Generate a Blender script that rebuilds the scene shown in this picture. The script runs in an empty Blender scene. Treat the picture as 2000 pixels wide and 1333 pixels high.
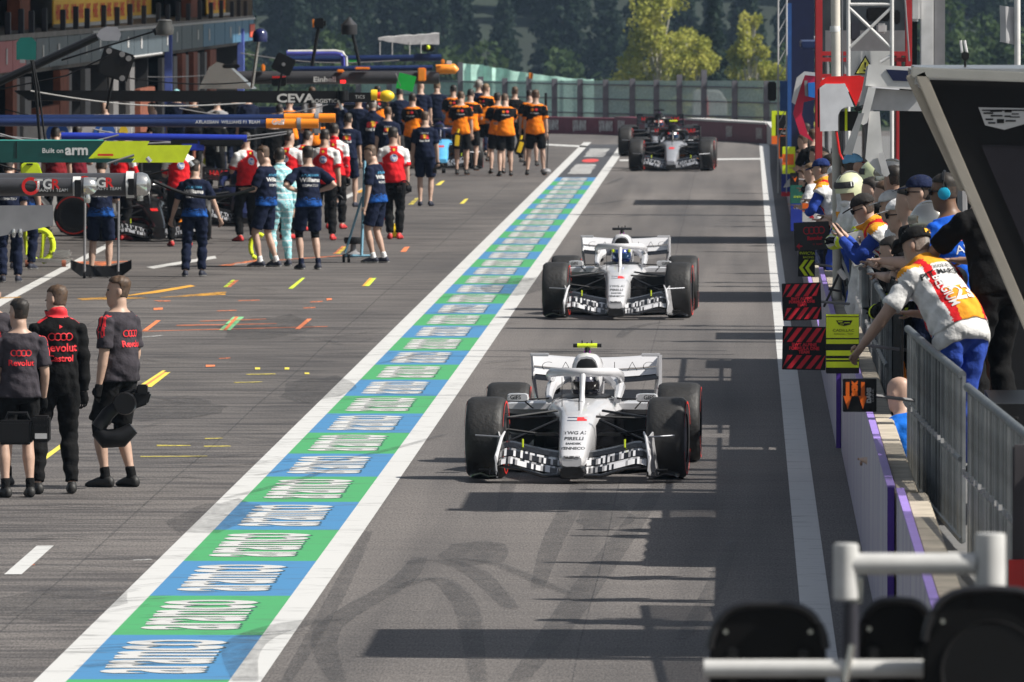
import bpy, bmesh, math, random
import numpy as np
from mathutils import Vector, Matrix, noise
from mathutils.bvhtree import BVHTree
R = math.radians
rnd = random.Random(7)
scene = bpy.context.scene
col = scene.collection

# ------------------------------------------------------------------ camera, sky, sun, exposure
CAM_H = 4.35
FPX = 22000.0                       # focal length in photo pixels (2000 wide)
PITCH = math.atan((666.5 + 45) / FPX)
YAW = math.atan(450 / FPX)
cam = bpy.data.cameras.new('camera')
cam_ob = bpy.data.objects.new('camera', cam); col.objects.link(cam_ob)
cam.sensor_width = 36; cam.lens = FPX * 36 / 2000
cam.clip_start = 1; cam.clip_end = 6000
cam_ob.location = (0, 0, CAM_H)
cam_ob.rotation_euler = (R(90) - PITCH, 0, YAW)
cam.dof.use_dof = True; cam.dof.focus_distance = 98; cam.dof.aperture_fstop = 16
scene.camera = cam_ob

SUN_EL, SUN_AZ = R(46), R(13)       # azimuth measured from +X towards the camera (-Y)
sun_dir = Vector((math.cos(SUN_EL) * math.cos(SUN_AZ), -math.cos(SUN_EL) * math.sin(SUN_AZ), math.sin(SUN_EL)))
world = bpy.data.worlds.new('World'); scene.world = world; world.use_nodes = True
wn = world.node_tree.nodes
sky = wn.new('ShaderNodeTexSky'); sky.sky_type = 'NISHITA'; sky.sun_disc = False
sky.sun_elevation = SUN_EL; sky.sun_rotation = math.atan2(sun_dir.x, sun_dir.y)
sky.air_density = 1.2; sky.dust_density = 2.0
hs = wn.new('ShaderNodeHueSaturation'); hs.inputs['Saturation'].default_value = .5   # thin high cloud
world.node_tree.links.new(sky.outputs[0], hs.inputs['Color']); world.node_tree.links.new(hs.outputs[0], wn['Background'].inputs[0])
wn['Background'].inputs[1].default_value = 0.066
sl = bpy.data.lights.new('sun', 'SUN'); sl.energy = 5.0; sl.angle = R(0.55); sl.color = (1, .95, .87)
so = bpy.data.objects.new('sun', sl); col.objects.link(so)
so.rotation_euler = (-sun_dir).to_track_quat('-Z', 'Y').to_euler()
scene.view_settings.view_transform = 'Standard'; scene.view_settings.look = 'None'
scene.view_settings.exposure = 0.48; scene.view_settings.gamma = 1
scene.render.engine = 'CYCLES'
scene.cycles.use_denoising = True
scene.cycles.max_bounces = 6; scene.cycles.transparent_max_bounces = 12
scene.cycles.volume_bounces = 0

# ------------------------------------------------------------------ helpers
CROT = cam_ob.rotation_euler.to_matrix()
CPOS = Vector((0, 0, CAM_H))
def ray(px, py):
    d = CROT @ Vector(((px - 1000) / FPX, -(py - 666.5) / FPX, -1)); return d / d.y
def at(px, py, Y):                  # the point seen at that pixel at depth Y
    return CPOS + ray(px, py) * Y
def G(px, py, z=0.0):               # the point seen at that pixel on the plane z
    d = ray(px, py); p = CPOS + d * ((z - CAM_H) / d.z); return Vector((p.x, p.y, z))

MATS = {}
def M(name, c=(.5, .5, .5), rough=.55, metal=0, var=.12, scale=6, bump=0, bscale=40, coat=0, emit=0, spec=.5):
    if name in MATS: return MATS[name]
    m = bpy.data.materials.new(name); m.use_nodes = True; nt = m.node_tree; b = nt.nodes['Principled BSDF']
    b.inputs['Roughness'].default_value = rough; b.inputs['Metallic'].default_value = metal
    b.inputs['Specular IOR Level'].default_value = spec
    if coat: b.inputs['Coat Weight'].default_value = coat; b.inputs['Coat Roughness'].default_value = .06
    tc = nt.nodes.new('ShaderNodeTexCoord')
    if var > 0:
        n = nt.nodes.new('ShaderNodeTexNoise'); n.inputs['Scale'].default_value = scale; n.inputs['Detail'].default_value = 4
        nt.links.new(tc.outputs['Object'], n.inputs['Vector'])
        r = nt.nodes.new('ShaderNodeValToRGB')
        r.color_ramp.elements[0].position = .3; r.color_ramp.elements[1].position = .7
        r.color_ramp.elements[0].color = tuple(x * (1 - var) for x in c) + (1,)
        r.color_ramp.elements[1].color = tuple(min(1, x * (1 + var)) for x in c) + (1,)
        nt.links.new(n.outputs[0], r.inputs[0]); nt.links.new(r.outputs[0], b.inputs['Base Color'])
    else: b.inputs['Base Color'].default_value = tuple(c) + (1,)
    if bump:
        n2 = nt.nodes.new('ShaderNodeTexNoise'); n2.inputs['Scale'].default_value = bscale; n2.inputs['Detail'].default_value = 3
        nt.links.new(tc.outputs['Object'], n2.inputs['Vector'])
        bp = nt.nodes.new('ShaderNodeBump'); bp.inputs['Strength'].default_value = bump; bp.inputs['Distance'].default_value = .02
        nt.links.new(n2.outputs[0], bp.inputs['Height']); nt.links.new(bp.outputs[0], b.inputs['Normal'])
    if emit: b.inputs['Emission Color'].default_value = tuple(c) + (1,); b.inputs['Emission Strength'].default_value = emit
    MATS[name] = m; return m
def cloth(name, c, rough=.9, var=.18): return M('cloth_' + name, c, rough, 0, var, 14, .8, 14, spec=.15)

def tag(o, label=None, cat=None, group=None, kind=None):
    if label: o['label'] = label
    if cat: o['category'] = cat
    if group: o['group'] = group
    if kind: o['kind'] = kind
    return o
def empty(name, loc=(0, 0, 0), rz=0, parent=None):
    o = bpy.data.objects.new(name, None); col.objects.link(o); o.location = loc; o.rotation_euler = (0, 0, rz)
    o.empty_display_size = .1
    if parent: o.parent = parent
    return o
def link(name, me, parent=None, loc=(0, 0, 0), rot=(0, 0, 0)):
    o = bpy.data.objects.new(name, me); col.objects.link(o); o.location = loc; o.rotation_euler = rot
    if parent: o.parent = parent
    return o
def copy_tree(o, parent=None):
    c = o.copy(); col.objects.link(c)
    if parent: c.parent = parent
    for ch in list(o.children): copy_tree(ch, c)
    return c

class MB:                           # collects shapes, builds ONE mesh object
    def __init__(s): s.v = []; s.f = []; s.m = []; s.cm = 0
    def add(s, vs, fs):
        b = len(s.v); s.v += [tuple(v) for v in vs]
        for f in fs: s.f.append(tuple(b + i for i in f)); s.m.append(s.cm)
        return s
    def mat(s, i): s.cm = i; return s
    def box(s, c, d, rz=0, mx=None):
        x, y, z = d[0] / 2, d[1] / 2, d[2] / 2
        vs = [Vector((sx * x, sy * y, sz * z)) for sx in (-1, 1) for sy in (-1, 1) for sz in (-1, 1)]
        if mx is not None: vs = [mx @ v for v in vs]
        elif rz: mz = Matrix.Rotation(rz, 3, 'Z'); vs = [mz @ v for v in vs]
        c = Vector(c)
        return s.add([v + c for v in vs], [(0, 1, 3, 2), (4, 6, 7, 5), (0, 4, 5, 1), (2, 3, 7, 6), (0, 2, 6, 4), (1, 5, 7, 3)])
    def b2(s, a, b):                # box by two corners
        return s.box([(a[i] + b[i]) / 2 for i in range(3)], [abs(b[i] - a[i]) for i in range(3)])
    def tube(s, pts, r, n=8, cap=True, flat=1.0, up=None):
        pts = [Vector(p) for p in pts]; k = len(pts)
        if not hasattr(r, '__len__'): r = [r] * k
        rings = []
        for i in range(k):
            t = (pts[min(i + 1, k - 1)] - pts[max(i - 1, 0)]).normalized()
            u = Vector(up) if up else (Vector((0, 0, 1)) if abs(t.z) < .9 else Vector((0, 1, 0)))
            x = t.cross(u).normalized(); y = x.cross(t).normalized()
            rings.append([pts[i] + x * (math.cos(a) * r[i]) + y * (math.sin(a) * r[i] * flat) for a in [2 * math.pi * j / n for j in range(n)]])
        return s.loft(rings, cap)
    def loft(s, rings, cap=True, closed=True):
        n = len(rings[0]); vs = [v for g in rings for v in g]; fs = []
        for i in range(len(rings) - 1):
            for j in range(n if closed else n - 1):
                a = i * n + j; b = i * n + (j + 1) % n
                fs.append((a, b, b + n, a + n))
        if cap and closed: fs.append(tuple(reversed(range(n)))); fs.append(tuple((len(rings) - 1) * n + j for j in range(n)))
        return s.add(vs, fs)
    def lathe(s, prof, n=16, c=(0, 0, 0), axis='Z', cap=True):   # prof: (radius, height)
        rings = []
        for r_, h in prof:
            g = []
            for j in range(n):
                a = 2 * math.pi * j / n; x, y = r_ * math.cos(a), r_ * math.sin(a)
                p = {'Z': (x, y, h), 'X': (h, x, y), 'Y': (x, h, -y)}[axis]
                g.append((p[0] + c[0], p[1] + c[1], p[2] + c[2]))
            rings.append(g)
        return s.loft(rings, cap)
    def prism(s, poly, d, mx=None):  # polygon in XZ (list of (x,z)), extruded from y=0 to y=d
        n = len(poly)
        vs = [Vector((x, 0, z)) for x, z in poly] + [Vector((x, d, z)) for x, z in poly]
        if mx is not None: vs = [mx @ v for v in vs]
        return s.add(vs, [tuple(range(n)), tuple(reversed(range(n, 2 * n)))] + [(i, i + n, (i + 1) % n + n, (i + 1) % n) for i in range(n)])
    def ell(s, c, r, n=10, k=7):
        rings = []
        for i in range(k + 1):
            a = -math.pi / 2 + math.pi * i / k; q = max(.02, math.cos(a))
            rings.append([(c[0] + r[0] * q * math.cos(2 * math.pi * j / n), c[1] + r[1] * q * math.sin(2 * math.pi * j / n), c[2] + r[2] * math.sin(a)) for j in range(n)])
        return s.loft(rings)
    def mesh(s, name, mats, smooth=True, angle=40, bevel=0):
        me = bpy.data.meshes.new(name); me.from_pydata(s.v, [], s.f)
        for m in (mats if isinstance(mats, (list, tuple)) else [mats]): me.materials.append(m)
        me.polygons.foreach_set('material_index', s.m)
        bm = bmesh.new(); bm.from_mesh(me); bmesh.ops.recalc_face_normals(bm, faces=bm.faces)
        if bevel: bmesh.ops.bevel(bm, geom=[e for e in bm.edges if e.is_manifold and e.calc_face_angle(0) > R(50)], offset=bevel, segments=2, affect='EDGES', clamp_overlap=True)
        if smooth:
            for f in bm.faces: f.smooth = True
            for e in bm.edges:
                if e.is_manifold and e.calc_face_angle(0) > R(angle): e.smooth = False
        bm.to_mesh(me); bm.free(); return me
    def build(s, name, mats, parent=None, loc=(0, 0, 0), rot=(0, 0, 0), smooth=True, angle=40, bevel=0):
        return link(name, s.mesh(name, mats, smooth, angle, bevel), parent, loc, rot)

TMP = bpy.data.scenes.new('tmp')
def evaluated(ob):                   # the evaluated mesh of one object, in a scratch scene
    TMP.collection.objects.link(ob); TMP.view_layers[0].update(); dg = TMP.view_layers[0].depsgraph
    return bpy.data.meshes.new_from_object(ob.evaluated_get(dg))
_tcache = {}
def text_mesh(body, size=1.0, offset=0.0, extrude=0.0, align='CENTER', res=3, shear=0, space=1.0, sx=1.0):
    key = (body, size, offset, extrude, align, res, shear, space, sx)
    if key not in _tcache:
        cu = bpy.data.curves.new('lettering', 'FONT'); cu.body = body; cu.size = size; cu.offset = offset; cu.extrude = extrude
        cu.align_x = align; cu.align_y = 'CENTER'; cu.resolution_u = res; cu.shear = shear; cu.space_character = space
        cu.fill_mode = 'FRONT' if not extrude else 'BOTH'
        ob = bpy.data.objects.new('lettering', cu); me = evaluated(ob)
        bpy.data.objects.remove(ob); bpy.data.curves.remove(cu)
        if sx != 1: me.transform(Matrix.Diagonal((sx, 1, 1, 1)))
        _tcache[key] = me
    me = _tcache[key].copy(); me.name = 'lettering'; me.materials.clear(); return me
def text(body, size, mat, parent, mx, name='lettering', **k):
    me = text_mesh(body, size, **k); me.transform(mx); me.materials.append(mat)
    return link(name, me, parent)
def front_mx(x, y, z, rx=90, rz=0):  # text upright, facing -Y
    return Matrix.Translation((x, y, z)) @ Matrix.Rotation(R(rz), 4, 'Z') @ Matrix.Rotation(R(rx), 4, 'X')
def project(me, bvh, d, off):        # drop a flat mesh on a surface along d
    d = Vector(d).normalized(); last = None
    for v in me.vertices:
        h = bvh.ray_cast(v.co - d * 2, d)
        if h[0] is not None: v.co = h[0] - d * off; last = h[0]
        elif last is not None:
            v.co = v.co + d * ((last - v.co).dot(d)) - d * off
    return me

# shared plain materials
WHITE = M('white_paint', (.62, .62, .61), .4)
BLACK = M('black_satin', (.008, .008, .009), .4, spec=.3)
CARBON = M('carbon', (.006, .006, .007), .32, var=.3, scale=30, spec=.4)
STEEL = M('galvanised', (.13, .145, .155), .5, .4, .3, 9, .15, 60)
CHROME = M('brushed_alu', (.72, .71, .68), .22, .9, .06)
RUBBER = M('rubber', (.022, .021, .021), .62, var=.25, scale=5)
RED = M('red_paint', (.62, .02, .02), .35); ORANGE = M('orange_paint', (.85, .25, .01), .4)
YELLOW = M('yellow_paint', (.8, .55, .02), .4); LIME = M('lime_paint', (.62, .75, .02), .45)
NAVY = M('navy_paint', (.007, .012, .05), .35); BLUE = M('blue_paint', (.01, .07, .42), .4)
GREY = M('grey_paint', (.2, .2, .21), .5); LGREY = M('pale_grey_paint', (.5, .5, .5), .5)
# ------------------------------------------------------------------ ground, lane and paint
def asphalt_material():
    m = bpy.data.materials.new('asphalt'); m.use_nodes = True; nt = m.node_tree; N = nt.nodes; L = nt.links
    b = N['Principled BSDF']; b.inputs['Specular IOR Level'].default_value = .3
    tc = N.new('ShaderNodeTexCoord')
    def ns(scale, det, sc=(1, 1, 1), dist=0):
        mp = N.new('ShaderNodeMapping'); mp.inputs['Scale'].default_value = sc
        n = N.new('ShaderNodeTexNoise'); n.inputs['Scale'].default_value = scale; n.inputs['Detail'].default_value = det; n.inputs['Distortion'].default_value = dist
        L.new(tc.outputs['Object'], mp.inputs[0]); L.new(mp.outputs[0], n.inputs['Vector']); return n
    def ramp(n, p0, c0, p1, c1):
        r = N.new('ShaderNodeValToRGB'); e = r.color_ramp.elements; e[0].position = p0; e[1].position = p1
        e[0].color = c0 + (1,); e[1].color = c1 + (1,); L.new(n.outputs[0], r.inputs[0]); return r
    def mix(a, bb, fac, mode='MULTIPLY'):
        x = N.new('ShaderNodeMix'); x.data_type = 'RGBA'; x.blend_type = mode; x.inputs[0].default_value = fac
        L.new(a.outputs['Color' if 'Color' in a.outputs else 2], x.inputs[6]); L.new(bb.outputs['Color' if 'Color' in bb.outputs else 2], x.inputs[7]); return x
    big = ramp(ns(.35, 4, (1, .12, 1)), .3, (.110, .102, .098), .72, (.176, .163, .156))
    streak = ramp(ns(1.1, 8, (.45, 2.2, 1), 1.2), .40, (.42, .42, .44), .58, (.90, .89, .88))
    fine = ramp(ns(70, 2, (1, .1, 1)), .30, (.42, .42, .42), .70, (1.5, 1.5, 1.5))
    seam = ramp(ns(.5, 3, (3.0, .05, 1)), .36, (.70, .70, .71), .56, (1.04, 1.03, 1.02))
    # the working lane (far left) is more rubbered in than the fast lane
    sx = N.new('ShaderNodeSeparateXYZ'); L.new(tc.outputs['Object'], sx.inputs[0])
    mr = N.new('ShaderNodeMapRange'); mr.inputs[1].default_value = -4.4; mr.inputs[2].default_value = -3.4
    L.new(sx.outputs[0], mr.inputs[0])
    cm = N.new('ShaderNodeMix'); cm.data_type = 'RGBA'; L.new(mr.outputs[0], cm.inputs[0])
    one = mix(big, fine, .75)
    two = mix(one, seam, .95)
    heavy = mix(one, streak, .95); light = mix(two, streak, .22)
    L.new(heavy.outputs[2], cm.inputs[6]); L.new(light.outputs[2], cm.inputs[7])
    L.new(cm.outputs[2], b.inputs['Base Color'])
    rr = N.new('ShaderNodeMapRange'); L.new(big.outputs[0], rr.inputs[0]); rr.inputs[3].default_value = .55; rr.inputs[4].default_value = .85
    rr.inputs[1].default_value = .09; rr.inputs[2].default_value = .15
    L.new(rr.outputs[0], b.inputs['Roughness'])
    nb = ns(110, 2); bp = N.new('ShaderNodeBump'); bp.inputs['Strength'].default_value = .35; bp.inputs['Distance'].default_value = .01
    L.new(nb.outputs[0], bp.inputs['Height']); L.new(bp.outputs[0], b.inputs['Normal'])
    return m
def worn_paint(name, c, wear=.16, dark=(.07, .07, .07)):
    m = bpy.data.materials.new(name); m.use_nodes = True; nt = m.node_tree; N = nt.nodes; L = nt.links; b = N['Principled BSDF']
    b.inputs['Roughness'].default_value = .6
    tc = N.new('ShaderNodeTexCoord'); mp = N.new('ShaderNodeMapping'); mp.inputs['Scale'].default_value = (.8, 1.6, 1)
    n = N.new('ShaderNodeTexNoise'); n.inputs['Scale'].default_value = 2.2; n.inputs['Detail'].default_value = 9; n.inputs['Roughness'].default_value = .68
    L.new(tc.outputs['Object'], mp.inputs[0]); L.new(mp.outputs[0], n.inputs['Vector'])
    r = N.new('ShaderNodeValToRGB'); e = r.color_ramp.elements
    e[0].position = .27; e[0].color = tuple(c[i] * (1 - wear * 3) + dark[i] * wear * 3 for i in range(3)) + (1,)
    e[1].position = .46; e[1].color = c + (1,)
    L.new(n.outputs[0], r.inputs[0]); L.new(r.outputs[0], b.inputs['Base Color']); return m
def skid_material():
    m = bpy.data.materials.new('rubber_mark'); m.use_nodes = True; nt = m.node_tree; N = nt.nodes; L = nt.links; b = N['Principled BSDF']
    b.inputs['Base Color'].default_value = (.045, .044, .046, 1); b.inputs['Roughness'].default_value = .55
    tr = N.new('ShaderNodeBsdfTransparent'); mx = N.new('ShaderNodeMixShader'); tc = N.new('ShaderNodeTexCoord')
    n = N.new('ShaderNodeTexNoise'); n.inputs['Scale'].default_value = 9; n.inputs['Detail'].default_value = 8; n.inputs['Roughness'].default_value = .75
    mp = N.new('ShaderNodeMapping'); mp.inputs['Scale'].default_value = (1, .25, 1); L.new(tc.outputs['Object'], mp.inputs[0]); L.new(mp.outputs[0], n.inputs['Vector'])
    r = N.new('ShaderNodeMapRange'); r.inputs[1].default_value = .25; r.inputs[2].default_value = .75; r.inputs[3].default_value = .0; r.inputs[4].default_value = .42
    L.new(n.outputs[0], r.inputs[0]); L.new(r.outputs[0], mx.inputs[0]); L.new(tr.outputs[0], mx.inputs[1]); L.new(b.outputs[0], mx.inputs[2])
    L.new(mx.outputs[0], N['Material Output'].inputs[0]); return m
ASPHALT = asphalt_material(); SKID = skid_material()
P_WHITE = worn_paint('line_white', (.54, .54, .53), .24); P_BLUE = worn_paint('block_blue', (.05, .205, .41), .26)
P_GREEN = worn_paint('block_green', (.052, .32, .11), .26); P_DARK = worn_paint('block_dark', (.05, .05, .055), .1)
P_OUT = worn_paint('letter_outline', (.03, .06, .07), .1); P_ORANGE = worn_paint('mark_orange', (.8, .22, .08), .14)
P_YEL = worn_paint('mark_yellow', (.75, .62, .08), .14); P_LIME = worn_paint('mark_lime', (.62, .8, .05), .12)
P_AMB = worn_paint('mark_amber', (.75, .38, .05), .14); P_RED = worn_paint('mark_red', (.6, .06, .05), .1); P_MINT = worn_paint('mark_green', (.2, .55, .25), .12)

GRASS = M('meadow', (.012, .021, .012), .95, 0, .4, .08)
prof = [(-60, -.05), (0, -.05), (330, -.05), (360, -1.2), (440, -5), (700, -9), (860, -18), (960, -22), (1060, -10), (1200, 16), (1500, 75), (2200, 170), (5000, 200)]
xs = [-3000, -800, -400, -200, -100, -50, -20, 0, 20, 50, 100, 200, 400, 800, 3000]
mb = MB(); mb.add([(x, y, z) for y, z in prof for x in xs], [(i * 15 + j, i * 15 + j + 1, (i + 1) * 15 + j + 1, (i + 1) * 15 + j) for i in range(len(prof) - 1) for j in range(14)])
tag(mb.build('ground', GRASS), 'rough green ground falling away beyond the pit lane', kind='structure')
mb = MB(); mb.add([(-16, 20, 0), (14, 20, 0), (14, 318, 0), (-40, 318, 0), (-40, 305, 0), (-16, 304, 0)], [(0, 1, 2, 3, 4, 5)])
lane = tag(mb.build('pit_lane', ASPHALT), 'grey asphalt pit lane marked with rubber', kind='structure')

def ground_poly(name, pts, mat, z, raw=False):
    mb = MB(); q = [(p[0], p[1], z) if raw else tuple(G(p[0], p[1], z)) for p in pts]
    mb.add(q, [tuple(range(len(q)))]); return mb.build(name, mat, lane, smooth=False)
def lerp(a, b, t): return a + (b - a) * t
LO0, LO1 = G(65, 1333), G(1072, 345); RO0, RO1 = G(509, 1333), G(1208, 310)
def lx(Y): return lerp(LO0.x, LO1.x, (Y - LO0.y) / (LO1.y - LO0.y))
def rx_(Y): return lerp(RO0.x, RO1.x, (Y - RO0.y) / (RO1.y - RO0.y))
Y0, Y1 = 60, 296
ground_poly('boundary_line', [(lx(Y0), Y0), (lx(Y0) + .205, Y0), (lx(Y1) + .205, Y1), (lx(Y1), Y1)], P_WHITE, .0025, True)
ground_poly('boundary_line', [(rx_(Y0) - .205, Y0), (rx_(Y0), Y0), (rx_(Y1), Y1), (rx_(Y1) - .205, Y1)], P_WHITE, .0025, True)
wl = [(.40, 25), (.61, 25), (.61, 200), (.62, 250), (.70, 293), (.44, 294), (.42, 250), (.40, 200)]
ground_poly('wall_line', wl, P_WHITE, .0025, True)
ground_poly('cross_line', [(1062, 281), (1205, 288), (1205, 291.5), (1062, 284)], P_WHITE, .0025)
ground_poly('cross_line', [(1210, 312), (1500, 309), (1500, 312), (1210, 315)], P_WHITE, .004)
ground_poly('garage_line', [(-30, 600), (205, 478), (222, 478), (15, 590), (-30, 618)], P_WHITE, .0025)
ground_poly('garage_line', [(286, 522), (420, 500), (423, 505), (300, 525)], P_WHITE, .0025)
ground_poly('garage_line', [(640, 398), (742, 352), (750, 352), (655, 400)], P_WHITE, .0025)
# painted blocks with the sponsor's name, tops of the letters towards the garages
tm = text_mesh('aramco', 1, offset=.02); to = text_mesh('aramco', 1, offset=.026)
vx = [v.co.x for v in tm.vertices]; vy = [v.co.y for v in tm.vertices]
fx, fy = 3.55 / (max(vx) - min(vx)), .63 / (max(vy) - min(vy)); cyy = (max(vy) + min(vy)) / 2
base = Matrix(((0, -fy, 0, fy * cyy), (fx, 0, 0, 0), (0, 0, 1, 0), (0, 0, 0, 1)))
tm.transform(base); to.transform(base); tm.materials.append(P_WHITE); to.materials.append(P_OUT)
PER = 4.72
for k in range(-1, 37):
    a, b = 69.55 + PER * k, 69.55 + PER * (k + 1); mid = (a + b) / 2
    xl, xr = lx(mid) + .2, rx_(mid) - .2
    mb = MB(); mb.add([(lx(a) + .2, a, 0), (rx_(a) - .2, a, 0), (rx_(b) - .2, b, 0), (lx(b) + .2, b, 0)], [(0, 1, 2, 3)])
    blk = mb.build('paint_block', P_BLUE if k % 2 == 0 else P_GREEN, lane, (0, 0, .003), smooth=False)
    w = (xr - xl) / .95
    o = link('letter_outline', to, blk, ((xl + xr) / 2 - .01, mid - .012, .0014)); o.scale = (w, 1, 1)
    o = link('lettering', tm, blk, ((xl + xr) / 2 - .02, mid + .012, .0028)); o.scale = (w, 1, 1)
a, b = 69.55 + PER * 37 + .3, 292
mb = MB(); mb.add([(lx(a) + .2, a, 0), (rx_(a) - .2, a, 0), (rx_(b) - .2, b, 0), (lx(b) + .2, b, 0)], [(0, 1, 2, 3)])
blk = mb.build('paint_block', P_DARK, lane, (0, 0, .003), smooth=False)
for y0, y1 in ((a + 4, a + 17), (b - 20, b - 7)):
    mb = MB(); xm = (lx(y0) + rx_(y0)) / 2 - .02
    for i in range(9):
        ya = lerp(y0, y1, i / 9); mb.b2((xm - .26 + .05 * rnd.random(), ya, .004), (xm + .26 - .05 * rnd.random(), ya + (y1 - y0) / 9 * .62, .005))
    mb.build('lettering', P_WHITE, blk)
mb = MB(); xm = (lx(a) + rx_(a)) / 2; ym = (a + b) / 2 - 2
mb.add([(xm + .20 * math.cos(t), ym + 2.6 * math.sin(t), .005) for t in [i * math.pi / 8 for i in range(16)]], [tuple(range(16))]); mb.build('emblem', P_RED, blk)
# team stop marks, tape strips and spray lines in the working lane
marks = [
 ((428,645),(455,619),(461,619),(436,645),P_MINT), ((436,645),(459,619),(467,619),(444,645),P_ORANGE), ((443,645),(466,619),(477,619),(450,645),P_MINT),
 ((576,643),(600,623),(609,623),(586,643),P_ORANGE), ((278,646),(305,626),(314,626),(288,646),P_ORANGE),
 ((436,561),(453,547),(459,547),(446,561),P_LIME), ((443,561),(457,549),(467,547),(450,561),P_ORANGE),
 ((563,564),(590,543),(596,543),(572,564),P_LIME), ((707,559),(722,543),(728,543),(714,559),P_AMB), ((712,559),(727,544),(735,543),(721,559),P_LIME),
 ((650,496),(668,481),(677,481),(661,496),P_ORANGE), ((656,496),(671,483),(679,481),(664,496),P_YEL), ((782,492),(790,483),(800,482),(793,492),P_ORANGE),
 ((797,400),(812,387),(819,387),(807,400),P_YEL), ((898,398),(908,389),(915,388),(906,398),P_YEL), ((850,362),(862,354),(869,353),(860,362),P_YEL), ((694,376),(706,370),(712,370),(704,377),P_AMB),
 ((268,756),(317,724),(324,724),(280,756),P_YEL), ((276,756),(320,727),(326,727),(284,756),P_ORANGE), ((283,756),(323,728),(333,727),(296,756),P_YEL),
 ((8,1122),(72,1066),(105,1066),(42,1122),P_WHITE), ((40,1103),(68,1101),(68,1105),(40,1106),P_ORANGE), ((260,1092),(296,1091),(298,1095),(260,1096),P_WHITE),
 ((230,580),(372,557),(382,559),(310,572),P_AMB), ((305,584),(425,571),(442,570),(440,574),P_AMB), ((150,582),(225,578),(290,584),(160,588),P_AMB), ((0,580),(40,579),(40,583),(0,584),P_AMB),
 ((300,586),(333,586),(333,590),(310,590),P_ORANGE), ((300,602),(318,601),(318,605),(300,606),P_ORANGE), ((424,606),(462,605),(462,608),(424,609),P_ORANGE), ((465,586),(507,585),(507,588),(465,589),P_ORANGE),
 ((593,600),(616,599),(616,603),(593,604),P_ORANGE), ((606,588),(630,587),(630,591),(606,592),P_ORANGE), ((638,583),(648,583),(648,586),(638,587),P_ORANGE),
 ((390,626),(520,622),(520,625),(390,629),P_ORANGE), ((345,634),(540,631),(540,634),(345,638),P_ORANGE), ((270,646),(640,637),(640,639),(270,649),P_ORANGE),
 ((425,519),(505,506),(510,510),(450,519),P_ORANGE), ((540,507),(670,498),(670,501),(540,510),P_ORANGE), ((460,514),(492,512),(470,518),(455,519),P_WHITE),
 ((480,730),(538,729),(538,732),(482,733),P_YEL), ((457,746),(512,745),(512,747),(457,749),P_YEL), ((498,718),(508,718),(508,722),(498,722),P_YEL), ((556,718),(565,718),(565,722),(556,722),P_YEL), ((595,728),(604,728),(604,731),(595,731),P_YEL),
 ((398,870),(450,870),(450,873),(398,874),P_YEL), ((306,868),(372,869),(372,872),(306,873),P_YEL), ((274,890),(405,890),(405,892),(274,894),P_YEL), ((400,855),(435,855),(435,857),(400,859),P_YEL),
 ((66,905),(118,868),(130,868),(80,905),P_YEL), ((428,699),(450,698),(450,701),(428,702),P_ORANGE), ((402,713),(420,713),(420,716),(402,717),P_ORANGE), ((130,508),(258,509),(232,514),(200,523),P_ORANGE),
 ((270,658),(318,654),(318,657),(270,661),P_WHITE), ((733,507),(737,507),(737,509),(733,509),P_WHITE)]
def faded(m):
    n_ = m.name + '_faded'
    if n_ in MATS: return MATS[n_]
    f = m.copy(); f.name = n_; N = f.node_tree.nodes; L = f.node_tree.links; tr = N.new('ShaderNodeBsdfTransparent'); mx = N.new('ShaderNodeMixShader'); no = N.new('ShaderNodeTexNoise'); no.inputs['Scale'].default_value = 5; no.inputs['Detail'].default_value = 6
    mr = N.new('ShaderNodeMapRange'); mr.inputs[1].default_value = .35; mr.inputs[2].default_value = .65; mr.inputs[3].default_value = .2; mr.inputs[4].default_value = .85
    L.new(no.outputs[0], mr.inputs[0]); L.new(mr.outputs[0], mx.inputs[0]); L.new(tr.outputs[0], mx.inputs[1]); L.new(N['Principled BSDF'].outputs[0], mx.inputs[2]); L.new(mx.outputs[0], N['Material Output'].inputs[0]); MATS[n_] = f; return f
for i, q in enumerate(marks):
    ys = [p[1] for p in q[:4]]; xs_ = [p[0] for p in q[:4]]; m_ = q[4]; pts = [list(p) for p in q[:4]]
    if max(ys) - min(ys) < 16 and max(xs_) - min(xs_) > 20:
        m_ = faded(m_)
        for a_, b_ in ((0, 3), (1, 2)): c_ = (pts[a_][1] + pts[b_][1]) / 2; pts[a_][1] = c_ + (pts[a_][1] - c_) * .55; pts[b_][1] = c_ + (pts[b_][1] - c_) * .55
    ground_poly('paint_mark', pts, m_, .0035 + .0003 * (i % 7))
# rubber marks: strips that follow curves
def strip(pts, w, z, name='tyre_mark'):
    g = [G(x, y, 0) for x, y in pts]; res = []
    for i in range(len(g) - 1):
        for t in (0, .25, .5, .75):
            p0, p1, p2, p3 = g[max(i - 1, 0)], g[i], g[i + 1], g[min(i + 2, len(g) - 1)]
            res.append(.5 * ((2 * p1) + (p2 - p0) * t + (2 * p0 - 5 * p1 + 4 * p2 - p3) * t * t + (3 * p1 - p0 - 3 * p2 + p3) * t ** 3))
    res.append(g[-1]); mb = MB(); vs = []
    for i, p in enumerate(res):
        t = res[min(i + 1, len(res) - 1)] - res[max(i - 1, 0)]; n = Vector((t.y, -t.x, 0)); n.normalize()
        ww = w * (.55 + .45 * math.sin(math.pi * i / (len(res) - 1)))
        vs += [(p.x - n.x * ww, p.y - n.y * ww, z), (p.x + n.x * ww, p.y + n.y * ww, z)]
    mb.add(vs, [(2 * i, 2 * i + 1, 2 * i + 3, 2 * i + 2) for i in range(len(res) - 1)])
    mb.build(name, SKID, lane, smooth=False)
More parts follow.
